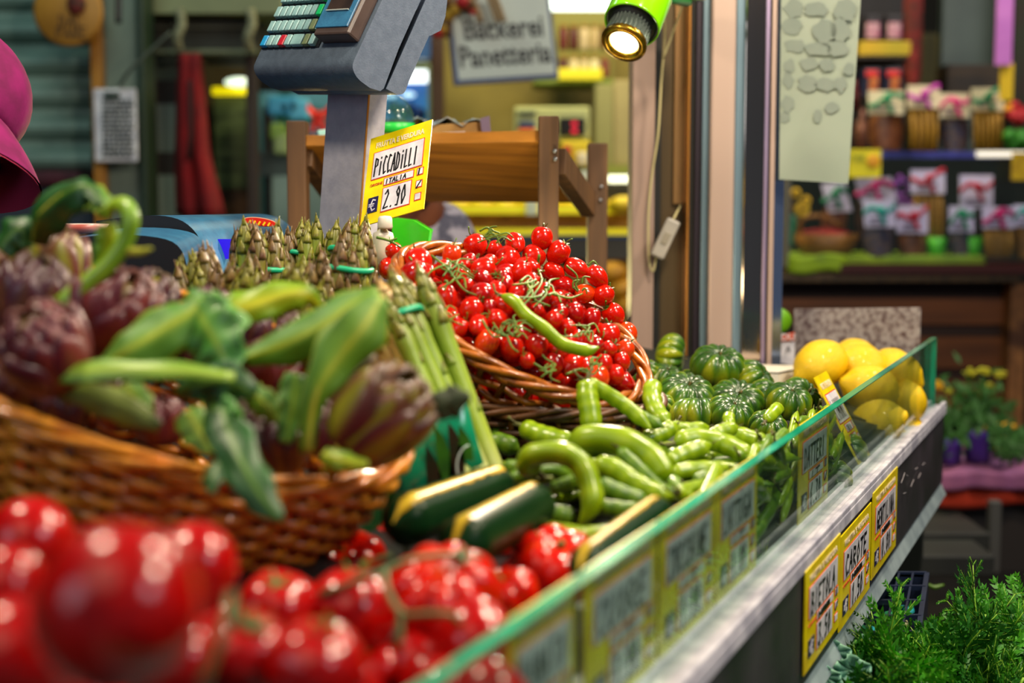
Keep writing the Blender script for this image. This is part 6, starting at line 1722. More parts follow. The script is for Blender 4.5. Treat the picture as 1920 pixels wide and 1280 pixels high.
kk = m_px(4.55); g.lathe([(0, 0), (62 * kk, 0), (64 * kk, .012), (58 * kk, .022), (0, .02)], 40, M=Mx); wparts(wp, g, 'disc', mat('plaque_wood', '#b8822c', .6, 0, '#94641c', 6))
g = G(); strokes(g, 'PANE', W(105, 72, 4.525), RT, UPC, -FW, .10, .035, .006, 0); strokes(g, 'DAL', W(110, 50, 4.525), RT, UPC, -FW, .08, .035, .006, 0); wparts(wp, g, 'dark_writing', mat('burnt_mark', '#5a3a14', .8))
g = G(); g.ellipsoid(W(143, 6, 4.52), (.03, .02, .035), None, 10, 8); wparts(wp, g, 'posy', mat('dark_posy', '#2a2a1c', .8, 0, '#7a1c1c', 60))
g = G(); g.tube(bez([W(222, -40, 4.5), W(222, 10, 4.5), W(222, 44, 4.5)], 8), .010, 6); tag(g.build('dark_hook', M_SDARK), 'dark hook hanging on the grey column above the notice', 'hook')
g = G(); g.tube(bez([W(225, 160, 4.55), W(245, 130, 4.5), W(285, 92, 4.5), W(320, 60, 4.5)], 10), .005, 6); tag(g.build('cord', mat('grey_cord', '#4a5248', .7)), 'thin grey cord slanting from the notice to the beam', 'cord')
# awning beam and rolled blind
bgthing('awning_box', 'awning', 'dark awning box with a beige beam above and a thin rail below', [('box', (278, 28, 478, 94, 4.9, .3), mat('awning_dark', '#3c3a30', .7, 0, '#2a2a22', 4)), ('beam', (272, -160, 530, 26, 4.8, .35), mat('beige_beam', '#8a8f66', .6, 0, '#7a7f5a', 5)), ('rail', (272, 92, 480, 101, 4.85, .03), mat('rail_grey', '#6a7054', .6)), ('slat', (280, 48, 476, 54, 4.88, .02), mat('awning_slat', '#55564a', .6))])
for x in (336, 468):
    g = G(); g.tube(bez([W(x, 18, 4.76), W(x + 5, 45, 4.75), W(x - 4, 70, 4.75), W(x, 92, 4.78)], 12), .016, 7)
    tag(g.build('rope_tie', mat('pale_rope', '#8f8f72', .8, 0, '#5f6048', 90)), 'pale rope tie around the awning near the ' + ('red coat' if x < 400 else 'scale head'), 'rope')
bgthing('door_jamb', 'frame', 'reddish-brown door jamb beside the grey column', [('jamb', (272, 96, 284, 900, 4.75, .1), mat('redbrown', '#4a2a1c', .6))])
g = G()
tl_ = empty('tiled_panel', W(308, 420, 5.0), 'whitish tiled panel with dark bands behind the red coat', 'panel')
for (y0, y1, c_) in ((101, 150, '#5c6a60'), (150, 195, '#332e30'), (195, 285, '#7d8c86'), (285, 328, '#3a3634'), (328, 620, '#8fa298')):
    wparts(tl_, pbox(284, y0, 335, y1, 5.0, .05), 'tile_band', mat('tile' + c_, c_, .4))
# red coat
M_COAT = mat('red_coat', '#8a0810', .9, 0, '#6a0610', 10)
rc_ = empty('red_coat', W(365, 400, 4.85), 'long red coat hanging by the tiled panel', 'coat')
def PCo(i, j):
    u = i / 23; v = j / 15
    xl = 334 + (-10) * v; xr = 372 + 40 * v ** 1.2
    x = xl + (xr - xl) * u
    if v > .6: x += 14 * (v - .6) * 2.0
    y = 100 + 305 * v
    return W(x, y, 4.8 + .035 * math.sin(u * 14 + v * 1.5) + .04 * (1 - math.sin(math.pi * u)))
g = G(); g.surf(PCo, 24, 16, thick=.012); wparts(rc_, g, 'cloth', M_COAT)
g = G(); g.tube([W(356, 150, 4.74), W(358, 250, 4.74), W(354, 300, 4.74)], .008, 6); wparts(rc_, g, 'dark_fold', mat('coat_dark', '#2c0a10', .9))
# doorway beyond
bgthing('doorway_wall', 'wall panel', 'brownish doorway lining beyond the red coat', [('lining', (385, 100, 470, 640, 5.6, .1), mat('door_lining', '#4a3c1c', .7, 0, '#3a3018', 3)), ('soffit', (385, 92, 470, 120, 5.3, .1), mat('dark_soffit', '#12100c', .8))])
solo('glass_cabinet', 'cabinet', 'olive-green cabinet of blurred goods seen through the doorway', (402, 182, 466, 355, 5.5, .1), mat('cabinet_olive', '#6f8450', .5, 0, '#3c4a2c', 5, stretch=(1, 1, 6)))
solo('cabinet_base', 'cabinet', 'brown goods at the foot of the olive cabinet', (402, 355, 466, 600, 5.5, .12), mat('cabinet_base', '#6a4418', .6, 0, '#3a2412', 7))
solo('light_strip', 'lamp', 'yellow lit strip in the doorway', (397, 163, 466, 178, 5.45, .03), mat('yellow_strip', '#f2e000', .5, emit='#f0dc00', estr=.8))
g = G(); g.ellipsoid(W(448, 154, 5.4), (.055, .03, .018), None, 16, 8); tag(g.build('ceiling_light', mat('white_glow', '#ffffff', .5, emit='#eaffe0', estr=1.6)), 'small white oval light above the yellow strip', 'lamp')
bgthing('dark_upright', 'post', 'dark brown upright between doorway and glass showcase', [('upright', (464, 94, 483, 640, 5.0, .06), mat('dark_brown', '#2a1c14', .6))])
# showcase in blue and teal behind the rack
M_TEAL = mat('teal_glass', '#3a7a78', .15, .2, '#2a5a62', 3)
sw_ = empty('glass_showcase', W(550, 420, 5.2), 'teal-tinted glass showcase between the dark upright and the rack', 'showcase')
wparts(sw_, pbox(483, 172, 640, 640, 5.4, .05), 'back_pane', M_TEAL)
for x in (500, 508): wparts(sw_, pbox(x - 4, 200, x + 4, 640, 5.25, .04), 'dark_mullion', mat('mullion', '#23201c', .5))
wparts(sw_, pbox(483, 285, 640, 330, 5.2, .05), 'shelf_edge', mat('shelf_grey', '#2f3e40', .5))
wparts(sw_, pbox(512, 330, 640, 640, 5.15, .05), 'lower_pane', mat('lower_pane', '#7f958c', .3, 0, '#5c726c', 3))
for (x0, y0, x1, y1, c_, lb) in ((500, 180, 560, 216, '#3a9ac8', 'bright blue packet high in the showcase'), (540, 185, 578, 225, '#59b8e0', 'pale blue packet beside the red bow'), (505, 230, 535, 262, '#7a9a3c', 'olive jar in the showcase'), (522, 190, 545, 214, '#8a6a2a', 'brown packet between two blue ones'), (512, 250, 540, 290, '#8a9c64', 'pale green jar low in the showcase')):
    solo('shop_packet', 'packet', lb, (x0, y0, x1, y1, 5.1, .06), mat('pk' + c_, c_, .4), bevel=.012)
rb_ = empty('ribbon_bow', W(598, 250, 4.9), 'bright red ribbon bow hanging behind the scale column', 'bow'); M_RB = mat('red_ribbon', '#f0200c', .4)
for s_, nm in ((-1, 'loop'), (1, 'loop')):
    g = G(); g.surf(lambda i, j: W(598 + s_ * (22 * math.sin(math.pi * i / 9)) , 208 + 8 * math.cos(math.pi * 2 * i / 9) + (j - 1) * 6, 4.9 - .02 * (j - 1)), 10, 3, thick=.003); wparts(rb_, g, nm, M_RB)
for x1 in (584, 606):
    g = G(); g.surf(lambda i, j: W(598 + (x1 - 598) * i / 5 + (j - 1) * 5, 208 + 42 * i / 5, 4.88), 6, 3, thick=.003); wparts(rb_, g, 'tail', M_RB)

# ---------------------------------------------------------------- middle: fridge, bakery sign, shelves, register, counter
Yb = 5.4
fg = bgthing('drinks_fridge', 'fridge', 'blue lit drinks fridge behind the scale column', [('case', (655, 118, 812, 620, 5.5, .4), mat('fridge_case', '#6f7a58', .5)), ('interior', (700, 132, 802, 400, 5.47, .05), mat('fridge_blue', '#1c86c8', .3, 0, '#0c4a94', 7, emit='#1478c0', estr=.25))])
wparts(fg, pbox(706, 131, 800, 153, 5.42, .05), 'lit_header', mat('fridge_light', '#ffffff', .4, emit='#f4ffff', estr=2.2))
for x in (732, 766):
    g = G(); g.ellipsoid(W(x, 178, 5.42), (.026, .02, .011), None, 12, 8); wparts(fg, g, 'lamp', mat('blue_white_glow', '#cfeeff', .4, emit='#bfe8ff', estr=1.2))
for (x, y) in ((740, 200), (765, 205), (785, 215), (750, 225)):
    g = G(); g.ellipsoid(W(x, y, 5.42), (.03, .03, .03), None, 10, 8); wparts(fg, g, 'blue_bottle', mat('blue_bottle', '#0a3a8a', .3))
solo('wall_monitor', 'screen', 'dark blue screen above the drinks fridge', (735, 60, 806, 110, 5.2, .06), mat('screen_blue', '#0b3a72', .3, 0, '#0f5aa0', 3))
bgthing('brown_doorpost', 'post', 'brown wooden post between the fridge and the bakery sign', [('post', (808, -160, 832, 620, 5.3, .1), mat('brown_post', '#3a2010', .6))])
# sign board
sg = empty('bakery_sign', W(940, 150, 4.35), 'white hanging sign with blue border reading Backerei Panetteria', 'sign')
U = (W(1040, 140, 4.4) - W(840, 153, 4.3)).normalized(); V = (UPC - U * UPC.dot(U)).normalized(); Nn = U.cross(V)
c = W(940, 60, 4.35); kk = m_px(4.35); MS = Matrix((U, V, Nn)).transposed()
g = G(); g.box(c, (200 * kk, 184 * kk, .02), MS); wparts(sg, g, 'border', mat('sign_blue', '#3a4f80', .5), .002)
g = G(); g.box(c + Nn * .011 + V * .004, (186 * kk, 172 * kk, .004), MS); wparts(sg, g, 'face', mat('sign_white', '#cdd6cc', .5, 0, '#c2ccc4', 3))
M_SI = mat('sign_ink', '#1c2428', .5)
lettering('Bäckerei', c + V * (4 * kk) + U * (2 * kk) + Nn * .013, U, V, .088, M_SI, sg, 152 * kk, .0022, 'top_word')
lettering('Panetteria', c - V * (45 * kk) + Nn * .013, U, V, .088, M_SI, sg, 176 * kk, .0022, 'bottom_word')
gw = empty('dried_garland', W(820, 70, 4.28), 'garland of red and ochre dried flowers over the sign corner', 'garland'); rn = random.Random(2)
for k in range(26):
    x = 815 + rn.random() * 75; y = -10 + rn.random() * (75 if x < 850 else 35); g = G(); g.ellipsoid(W(x, y, 4.27 + rn.uniform(-.03, .03)), (rn.uniform(.008, .02),) * 3, None, 8, 6)
    wparts(gw, g, 'flower_head', mat(*rn.choice((('gar_red', '#a8141c', .7), ('gar_och', '#a8801c', .7), ('gar_br', '#5a3a1c', .7)))))
for x in (893, 925, 937):
    g = G(); g.tube(bez([W(x - 10, -8, 4.27), W(x, 18, 4.27), W(x + 8, 42, 4.27)], 8), .008, 6); wparts(gw, g, 'twig', mat('gar_br2', '#8a6a3a', .7))
solo('tube_lamp', 'lamp', 'white fluorescent tube above the bakery shelf', (1032, -4, 1152, 16, 5.0, .06), mat('tube_white', '#ffffff', .4, emit='#f0fff0', estr=3.0))
# bakery back wall and shelf
g = pbox(826, -200, 1190, 700, 6.1, .1); struct(g.build('wall_bakery', mat('bakery_wall', '#8a7a34', .7, 0, '#6f6228', 3)))
bgthing('bakery_shelf', 'shelf', 'green shelf with a yellow price strip carrying jars', [('board', (1000, 148, 1150, 158, 5.6, .3), mat('shelf_green', '#6a7c1c', .5)), ('price_strip', (1046, 128, 1130, 150, 5.55, .02), mat('strip_yellow', '#d8cc0c', .5)), ('back', (1036, 20, 1150, 150, 5.9, .02), mat('shelf_back', '#7a7634', .6))])
rn = random.Random(6)
for r_, (y1, cols) in enumerate(((148, ['#4a1210', '#c9b890', '#b8a880', '#d0c49a', '#6a2a1c']), (96, ['#5a1a14', '#4a120c', '#b8a484', '#a8926a', '#5a3014']))):
    for k, c_ in enumerate(cols):
        x = 1048 + k * 19.5; h = 44 if r_ == 0 else 50
        rt_ = empty('preserve_jar', W(x + 8, y1, 5.6), 'small jar on the green bakery shelf', 'jar', 'jars on the green bakery shelf')
        kz = m_px(5.6); Mx = Matrix.Translation(W(x + 8, y1 - 2, 5.66))
        wparts(rt_, G().lathe([(0, 0), (8 * kz, 0), (8.5 * kz, 4 * kz), (8.5 * kz, (h - 14) * kz), (6.5 * kz, (h - 10) * kz), (0, (h - 10) * kz)], 14, M=Mx), 'jar_body', mat('jar' + c_, c_, .25))
        wparts(rt_, G().lathe([(0, (h - 10) * kz), (7.5 * kz, (h - 10) * kz), (7.5 * kz, (h - 3) * kz), (0, (h - 3) * kz)], 14, M=Mx), 'lid', mat('jar_lid', '#8a6a2a', .4, .4))
# register / counter scale
cr = bgthing('counter_scale', 'scale', 'cream counter scale with dark display on the bakery counter', [('housing', (964, 200, 1106, 262, 5.0, .14), mat('cream_plastic', '#c9cc8a', .45)), ('dark_display', (1048, 220, 1098, 255, 4.98, .02), mat('disp_dark', '#1c1c20', .2)), ('logo_bar', (970, 208, 1006, 214, 4.98, .02), mat('logo_bar', '#3a4a44', .4)), ('blue_panel', (972, 228, 1004, 241, 4.98, .02), mat('panel_blue', '#22306a', .4)), ('orange_panel', (970, 241, 1004, 258, 4.975, .02), mat('panel_orange', '#e8701c', .4))], bevel=.008)
for y in (232, 246): wparts(cr, pbox(1072, y - 4, 1082, y + 3, 4.97, .005), 'red_digit', mat('red_digit', '#e01838', .4, emit='#e01838', estr=1.0))
for (x0, y0, x1, y1, c_, lb) in ((1050, 264, 1108, 322, '#d8c01c', 'yellow packet under the cream scale'), (1055, 272, 1072, 300, '#b8381c', 'red packet in front of the yellow one'), (1082, 285, 1102, 310, '#e8dcc0', 'white cup beside the yellow packet'), (1085, 320, 1106, 345, '#c9d2d0', 'crumpled grey-white paper behind the rack rail')):
    solo('shop_packet', 'packet', lb, (x0, y0, x1, y1, 4.9 + (.05 if y0 == 264 else -.03), .05), mat('pk' + c_, c_, .45), bevel=.01)
bgthing('beige_partition', 'partition', 'beige partition between the bakery shelf and the pillar', [('face', (1116, 158, 1150, 310, 5.3, .08), mat('beige_part', '#8f8a58', .6)), ('side_face', (1150, 150, 1200, 310, 5.32, .08), mat('beige_part2', '#a89a6a', .6, 0, '#94865a', 6))])
solo('lit_strip', 'lamp', 'white lit strip at the counter end beside the pillar', (1140, 329, 1190, 342, 4.8, .03), mat('strip_glow', '#fffff0', .4, emit='#fbffd8', estr=2.0))
# bakery counter with yellow-lit bread
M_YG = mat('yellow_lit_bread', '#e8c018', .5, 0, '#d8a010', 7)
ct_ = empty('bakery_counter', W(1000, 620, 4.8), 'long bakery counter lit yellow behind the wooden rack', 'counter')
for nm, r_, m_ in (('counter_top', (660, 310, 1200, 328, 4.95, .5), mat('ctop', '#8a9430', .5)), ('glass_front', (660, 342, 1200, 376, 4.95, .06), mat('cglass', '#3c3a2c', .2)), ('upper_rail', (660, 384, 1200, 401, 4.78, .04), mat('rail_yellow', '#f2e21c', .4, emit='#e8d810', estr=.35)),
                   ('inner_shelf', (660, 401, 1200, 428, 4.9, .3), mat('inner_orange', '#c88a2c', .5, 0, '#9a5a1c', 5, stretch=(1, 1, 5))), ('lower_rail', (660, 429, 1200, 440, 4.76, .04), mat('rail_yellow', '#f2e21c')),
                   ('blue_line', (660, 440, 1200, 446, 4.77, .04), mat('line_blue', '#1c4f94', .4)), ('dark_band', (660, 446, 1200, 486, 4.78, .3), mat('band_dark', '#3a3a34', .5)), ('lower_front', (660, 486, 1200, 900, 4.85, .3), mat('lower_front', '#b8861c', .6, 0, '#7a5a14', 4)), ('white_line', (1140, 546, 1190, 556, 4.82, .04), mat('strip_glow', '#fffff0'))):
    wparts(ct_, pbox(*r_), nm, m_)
rn = random.Random(14)
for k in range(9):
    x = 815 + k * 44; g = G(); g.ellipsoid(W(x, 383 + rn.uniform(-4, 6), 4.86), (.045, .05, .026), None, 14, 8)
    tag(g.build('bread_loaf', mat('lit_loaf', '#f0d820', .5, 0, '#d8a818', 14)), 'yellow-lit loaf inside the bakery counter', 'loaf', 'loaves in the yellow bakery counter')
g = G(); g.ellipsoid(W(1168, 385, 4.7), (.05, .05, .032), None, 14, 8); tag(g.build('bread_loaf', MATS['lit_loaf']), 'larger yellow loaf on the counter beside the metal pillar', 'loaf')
solo('white_cup', 'cup', 'white block above the rack post in the yellow counter', (986, 376, 1008, 404, 4.74, .05), mat('cupw', '#e8f0d0', .4))
for k in range(3):
    g = G(); g.ellipsoid(W(1150 + k * 14, 512 + k * 30, 4.7), (.05, .05, .04), None, 12, 8); tag(g.build('bread_roll', mat('roll_or', '#e0a018', .5, 0, '#b87a14', 12)), 'orange-yellow roll low in the counter by the pillar', 'roll', 'rolls low in the bakery counter')
# ================================================================ right: gift stand
M_CW = mat('counter_plank', '#7a4418', .5, 0, '#5a3010', 8, .1, 30, stretch=(.3, 1, 3))
M_CWD = mat('counter_gap', '#2c1408', .6)
ck = empty('gift_counter', W(1700, 900, 4.9), 'brown slatted wooden counter behind the lemons', 'counter')
wparts(ck, pbox(1440, 520, 1905, 900, 4.95, .5), 'carcass', M_CWD)
for (y0, y1) in ((560, 608), (632, 690), (712, 770), (800, 860)): wparts(ck, pbox(1440, y0, 1900, y1, 4.93, .05), 'plank', M_CW)
wparts(ck, pbox(1440, 512, 1912, 528, 4.80, .7), 'stone_top', mat('granite', '#5a4424', .4, 0, '#2c2214', 60))
wparts(ck, pbox(1570, 495, 1960, 513, 4.78, .6), 'dark_board', mat('mahogany', '#3a1410', .35))
wparts(ck, pbox(1895, 530, 1925, 860, 4.86, .1), 'corner_post', mat('corner_post', '#4a2a14', .5, 0, '#a8703c', 9))
solo('green_cloth', 'cloth', 'lime green cloth under the gift bags', (1482, 478, 1850, 500, 4.85, .35), mat('lime_cloth', '#8fae10', .7, 0, '#6f9010', 6), bevel=.012)
g = G(); g.surf(lambda i, j: W(1478 + 16 * i, 478 + 32 * j / 5 + 4 * math.sin(i), 4.79 + .01 * math.cos(i * 1.7)), 8, 6, thick=.004); tag(g.build('green_cloth', MATS['lime_cloth']), 'end of the lime cloth hanging over the stone top', 'cloth')
gc = empty('glass_case', W(1680, 490, 4.85), 'low glass display case full of ribboned gift bags', 'display case')
wparts(gc, pbox(1600, 284, 1925, 296, 4.80, .05), 'top_rail', mat('blue_rail', '#6a6ad0', .2, .5, '#3a3a7a', 14))
wparts(gc, pbox(1834, 283, 1925, 294, 4.78, .04), 'white_rail', mat('white_rail', '#f2ece0', .4, emit='#fff6e0', estr=.7))
g = G(); q = [W(1475, 490, 4.79), W(1925, 490, 4.79), W(1925, 290, 4.79), W(1475, 290, 4.79)]; g.add(q, [(0, 1, 2, 3)], 0, False); wparts(gc, g, 'pane', glass_mat('case_glass', (.92, .92, .98, 1), 1.45, .05, .03))
wparts(gc, pbox(1470, 285, 1482, 500, 4.8, .05), 'side_upright', mat('case_up', '#6a6450', .4))
# bags
RIB = {'g': mat('rib_green', '#0c8a5a', .4), 'p': mat('rib_pink', '#d81c7a', .4), 'r': mat('rib_red', '#d01838', .4), 'm': mat('rib_magenta', '#c832b0', .4), 't': mat('rib_teal', '#10a89a', .4)}
M_CARD = mat('header_card', '#d9d2e6', .5, 0, '#c2c0e0', 8); M_CARDC = mat('header_cream', '#d8cda8', .5)
def gift_bag(x0, y0, x1, y1, hy, Y, body, rib, label, card=None, skew=0, group=None, ribs=0):
    """a bag whose printed header reaches down to hy, ribbon across it, contents below"""
    root = empty('gift_bag', W((x0 + x1) / 2, y1, Y), label, 'gift bag', group)
    def PB_(i, j):
        u = i / 12; v = j / 6; a_ = 2 * math.pi * u
        w_ = (x1 - x0) / 2 * (.80 + .2 * math.sin(math.pi * v)); cx = (x0 + x1) / 2
        return W(cx + math.cos(a_) * w_, hy - 6 + (y1 - hy + 6) * v, Y + .05 + .045 * math.sin(a_))
    g = G(); g.surf(PB_, 12, 7, closed_u=True); 
    root2 = wparts(root, g, 'contents', body)
    if ribs:
        g = G()
        for k in range(ribs):
            x = x0 + (x1 - x0) * (k + .7) / (ribs + .4); g.tube([W(x, hy + 4, Y - .006), W(x + 1, (hy + y1) / 2, Y - .008), W(x, y1 - 3, Y - .004)], .007, 6)
        wparts(root, g, 'biscuit_ridges', mat('biscuit_ridge', '#b88a2c', .5))
    g = G(); q = [W(x0 + skew, hy, Y - .02), W(x1 + skew * .6, hy - skew * .15, Y - .02), W(x1 - skew * .4, y0 - skew * .3, Y - .01), W(x0, y0, Y - .01)]; quad(g, q, -FW, .006)
    wparts(root, g, 'header_card', card or M_CARD)
    g = G(); w_ = x1 - x0
    for k in range(2): pbox(x0 + w_ * .2 + skew * .5, hy - 10 - 7 * k, x1 - w_ * .25 + skew * .3, hy - 7 - 7 * k, Y - .03, .002, g)
    wparts(root, g, 'header_print', mat('header_print', '#7a6a8a', .6))
    my = y0 + (hy - y0) * .35; mx = (x0 + x1) / 2
    g = G(); g.surf(lambda i, j: W(x0 + (x1 - x0) * i / 8, my + 8 * math.sin(i * .8 + x0) - (i - 4) * 2 + (j - 1) * 5, Y - .04), 9, 3, thick=.004); wparts(root, g, 'ribbon', RIB[rib])
    g = G(); g.ellipsoid(W(mx + 3, my, Y - .045), (.016, .012, .014), None, 8, 6)
    g.surf(lambda i, j: W(mx + i * 3 + (j - 1) * 4, my + i * 7, Y - .045), 5, 3, thick=.004); wparts(root, g, 'knot', RIB[rib])
    return root
M_CHOC = mat('dark_choc', '#2a1814', .5, 0, '#4a2a1c', 30); M_BISC = mat('biscuit', '#8a641c', .5, 0, '#6a4812', 20); M_NUT = mat('brown_nut', '#5f3420', .4, 0, '#8a5430', 30); M_MUL = mat('mixed_sweet', '#5a4a4a', .5, 0, '#2c3050', 40, contrast=(.45, .55))
Yc = 4.95
gift_bag(1603, 335, 1676, 470, 378, 4.90, M_CHOC, 'p', 'bag with pink ribbon and tilted white header, first in the case', skew=12)
gift_bag(1618, 376, 1678, 480, 426, 4.84, M_MUL, 't', 'bag with teal ribbon just below the pink-ribboned one', skew=4)
gift_bag(1708, 318, 1772, 470, 363, 4.95, M_BISC, 'r', 'tall biscuit bag with red ribbon in the middle of the case', ribs=5)
gift_bag(1682, 385, 1740, 482, 437, 4.86, M_NUT, 'r', 'bag with red ribbon and brown nuts below the tall biscuit bag')
gift_bag(1800, 328, 1862, 450, 390, 4.95, M_CHOC, 'r', 'bag with red ribbon beneath the white rail')
gift_bag(1780, 386, 1826, 484, 435, 4.86, M_MUL, 'g', 'bag with a green ribbon beside the green pot')
gift_bag(1842, 388, 1903, 482, 428, 4.84, M_BISC, 'p', 'bag of long biscuits with pink ribbon near the corner post', ribs=4)
gift_bag(1900, 384, 1950, 484, 425, 4.86, M_BISC, 't', 'bag with teal ribbon at the picture edge')
gift_bag(1540, 345, 1590, 440, 398, 4.95, M_NUT, 'g', 'bag with green ribbon leaning over the small basket', skew=14)
# upper row standing on top of the case
gift_bag(1628, 170, 1695, 280, 214, 5.05, M_NUT, 'g', 'upper bag with green ribbon and cream header beside the cream board', card=M_CARDC)
gift_bag(1702, 160, 1762, 282, 203, 5.05, M_BISC, 'm', 'upper biscuit bag with magenta ribbon', card=M_CARDC, ribs=5)
gift_bag(1762, 175, 1818, 282, 220, 5.05, M_MUL, 'p', 'upper bag of mixed sweets with pink bow', card=M_CARDC)
gift_bag(1822, 165, 1882, 282, 207, 5.05, M_BISC, 'g', 'upper biscuit bag with dark green ribbon', card=M_CARDC, ribs=6)
for (x0, y0, x1, y1, lb, c_) in ((1602, 205, 1626, 280, 'copper foil bottle beside the cream board', '#8a5a44'), (1590, 150, 1612, 205, 'dark bottle with red cap behind the cream board', '#5a1c1c')):
    k = m_px(5.0); h = (y1 - y0) * k; r_ = (x1 - x0) / 2 * k
    g = G(); g.lathe([(0, 0), (r_, 0), (r_, h * .6), (r_ * .45, h * .8), (r_ * .45, h), (0, h)], 16, M=Matrix.Translation(W((x0 + x1) / 2, y1, 5.0))); tag(g.build('foil_bottle', mat('bot' + c_, c_, .25, .4)), lb, 'bottle')
# wicker gift basket with sunflowers
gbk = empty('gift_basket', W(1540, 480, 4.95), 'small wicker gift basket with red filling and green ribbon in the case', 'basket')
k = m_px(4.95); Mx = Matrix.Translation(W(1548, 482, 4.97))
wparts(gbk, G().lathe([(0, 0), (42 * k, 0), (62 * k, 44 * k), (58 * k, 44 * k), (40 * k, 4 * k), (0, 4 * k)], 30, lobe=lambda i, t, r, z: (r * (1 + .02 * math.cos(30 * t)), z), M=Mx), 'basket_body', mat('small_wicker', '#a8701c', .5, 0, '#6a4412', 60, stretch=(1, 1, 4)))
g = G(); g.ellipsoid(W(1548, 440, 4.97), (50 * k, 40 * k, 12 * k), None, 20, 8); wparts(gbk, g, 'red_filling', mat('red_fill', '#a8141c', .6, 0, '#7a0c14', 20))
g = G(); g.tube(bez([W(1500, 440, 4.95), W(1505, 412, 4.93), W(1540, 405, 4.92), W(1580, 425, 4.93)], 14), .008, 6); wparts(gbk, g, 'handle', mat('small_wicker', '#a8701c'))
sf = empty('sunflower_spray', W(1490, 440, 4.88), 'sunflower spray tied with green ribbon at the end of the case', 'flowers')
for (x, y, s_) in ((1504, 392, 13), (1492, 362, 9), (1512, 376, 8)):
    g = G(); kz = m_px(4.86)
    for q_ in range(11):
        a_ = q_ * 2 * math.pi / 11; g.ellipsoid(W(x + math.cos(a_) * s_ * .7, y + math.sin(a_) * s_ * .7, 4.86), (s_ * .42 * kz, .008, s_ * .42 * kz), None, 8, 6)
    wparts(sf, g, 'petal_ring', mat('petal_yellow', '#f2c80c', .5)); g = G(); g.ellipsoid(W(x, y, 4.85), (s_ * .3 * kz, .012, s_ * .3 * kz), None, 8, 6); wparts(sf, g, 'flower_centre', mat('centre_brown', '#7a4a0c', .6))
g = G(); g.tube([W(1500, 380, 4.88), W(1492, 420, 4.88), W(1480, 470, 4.88)], .008, 6); g.tube([W(1478, 340, 4.88), W(1486, 400, 4.88)], .007, 6); wparts(sf, g, 'stalk', mat('dry_stalk', '#8a6a34', .6))
g = G(); g.surf(lambda i, j: W(1484 + (j - 1) * 6 + 3 * math.sin(i), 402 + 10 * i, 4.83), 7, 3, thick=.004); g.surf(lambda i, j: W(1484 - 8 * i, 405 + 7 * i + (j - 1) * 5, 4.83), 5, 3, thick=.004); wparts(sf, g, 'green_bow', RIB['g'])
for (x, lb) in ((1755, 'bright green pot in the case beside the red-ribboned nuts'), (1822, 'green pot partly hidden by the green-ribboned bag')):
    k = m_px(4.88); g = G(); g.lathe([(0, 0), (14 * k, 0), (19 * k, 40 * k), (17 * k, 40 * k), (0, 34 * k)], 20, M=Matrix.Translation(W(x, 485, 4.9))); tag(g.build('flower_pot', mat('lime_pot', '#4fc81c', .4)), lb, 'pot')
g = G(); rn = random.Random(3)
hy = empty('heather_spray', W(1690, 400, 4.98), 'spray of lilac blossom behind the bags in the case', 'flowers')
for k in range(40):
    g = G(); g.ellipsoid(W(1665 + rn.random() * 75, 330 + rn.random() * 60 + (0), 4.99), (.010, .008, .010), None, 6, 5); wparts(hy, g, 'blossom', mat('lilac_blossom', '#a858c0', .6, 0, '#7a3a9a', 30))
solo('yellow_poster', 'poster', 'yellow notice with faint writing beside the cream board', (1592, 280, 1652, 333, 4.72, .008), mat('poster_yellow', '#f0e210', .4), bevel=.001)
g = G(); strokes(g, 'PANE', W(1597, 302, 4.715), RT, UPC, -FW, .05, .022, .004, 0); tag_ = g; 
yp = [o for o in COL.objects if o.name == 'yellow_poster'][0]; bpy.context.view_layer.update(); wparts(yp, g, 'faint_writing', mat('faint_olive', '#a8ac1c', .6))
g = G(); g.ellipsoid(W(1638, 302, 4.715), (.022, .003, .022), None, 14, 8); wparts(yp, g, 'orange_dot', mat('poster_orange', '#f0a81c', .5))
solo('yellow_poster', 'poster', 'yellow patterned notice at the picture edge over the case', (1898, 286, 1950, 338, 4.72, .008), mat('poster_ochre', '#c9a80c', .4, 0, '#a88408', 30), bevel=.001)
# rear shelf with tins and pictures
solo('grey_door', 'door', 'grey-green metal door behind the upper gift bags', (1764, -160, 1872, 290, 5.9, .06), mat('grey_door', '#5c6a64', .5, .1, '#4a5652', 3))
solo('curtain_panel', 'curtain', 'olive drape between the tins and the grey door', (1700, 60, 1762, 290, 5.8, .05), mat('olive_drape', '#4a4418', .8, 0, '#2c2a10', 6, stretch=(5, 1, .4)), bevel=.02)
solo('red_garland', 'garland', 'dark red hanging garland beside the yellow shelf strip', (1698, -60, 1732, 150, 5.3, .06), mat('garland_red', '#7a1414', .8, 0, '#4a1c14', 25), bevel=.02)
solo('red_garland', 'garland', 'red cloth tip hanging below the yellow shelf strip end', (1706, 95, 1728, 165, 5.2, .05), mat('garland_red', '#7a1414'), bevel=.02)
gs = bgthing('tin_shelf', 'shelf', 'dark shelf unit with a yellow price strip and blue tins', [('back', (1590, -160, 1700, 290, 5.6, .05), mat('shelf_navy', '#16141c', .7)), ('price_strip', (1612, 77, 1712, 104, 5.3, .03), mat('strip_ochre', '#d8a80c', .5, 0, '#a8a014', 5)), ('board', (1600, 104, 1712, 112, 5.3, .28), mat('shelf_board_dark', '#241a10', .6))])
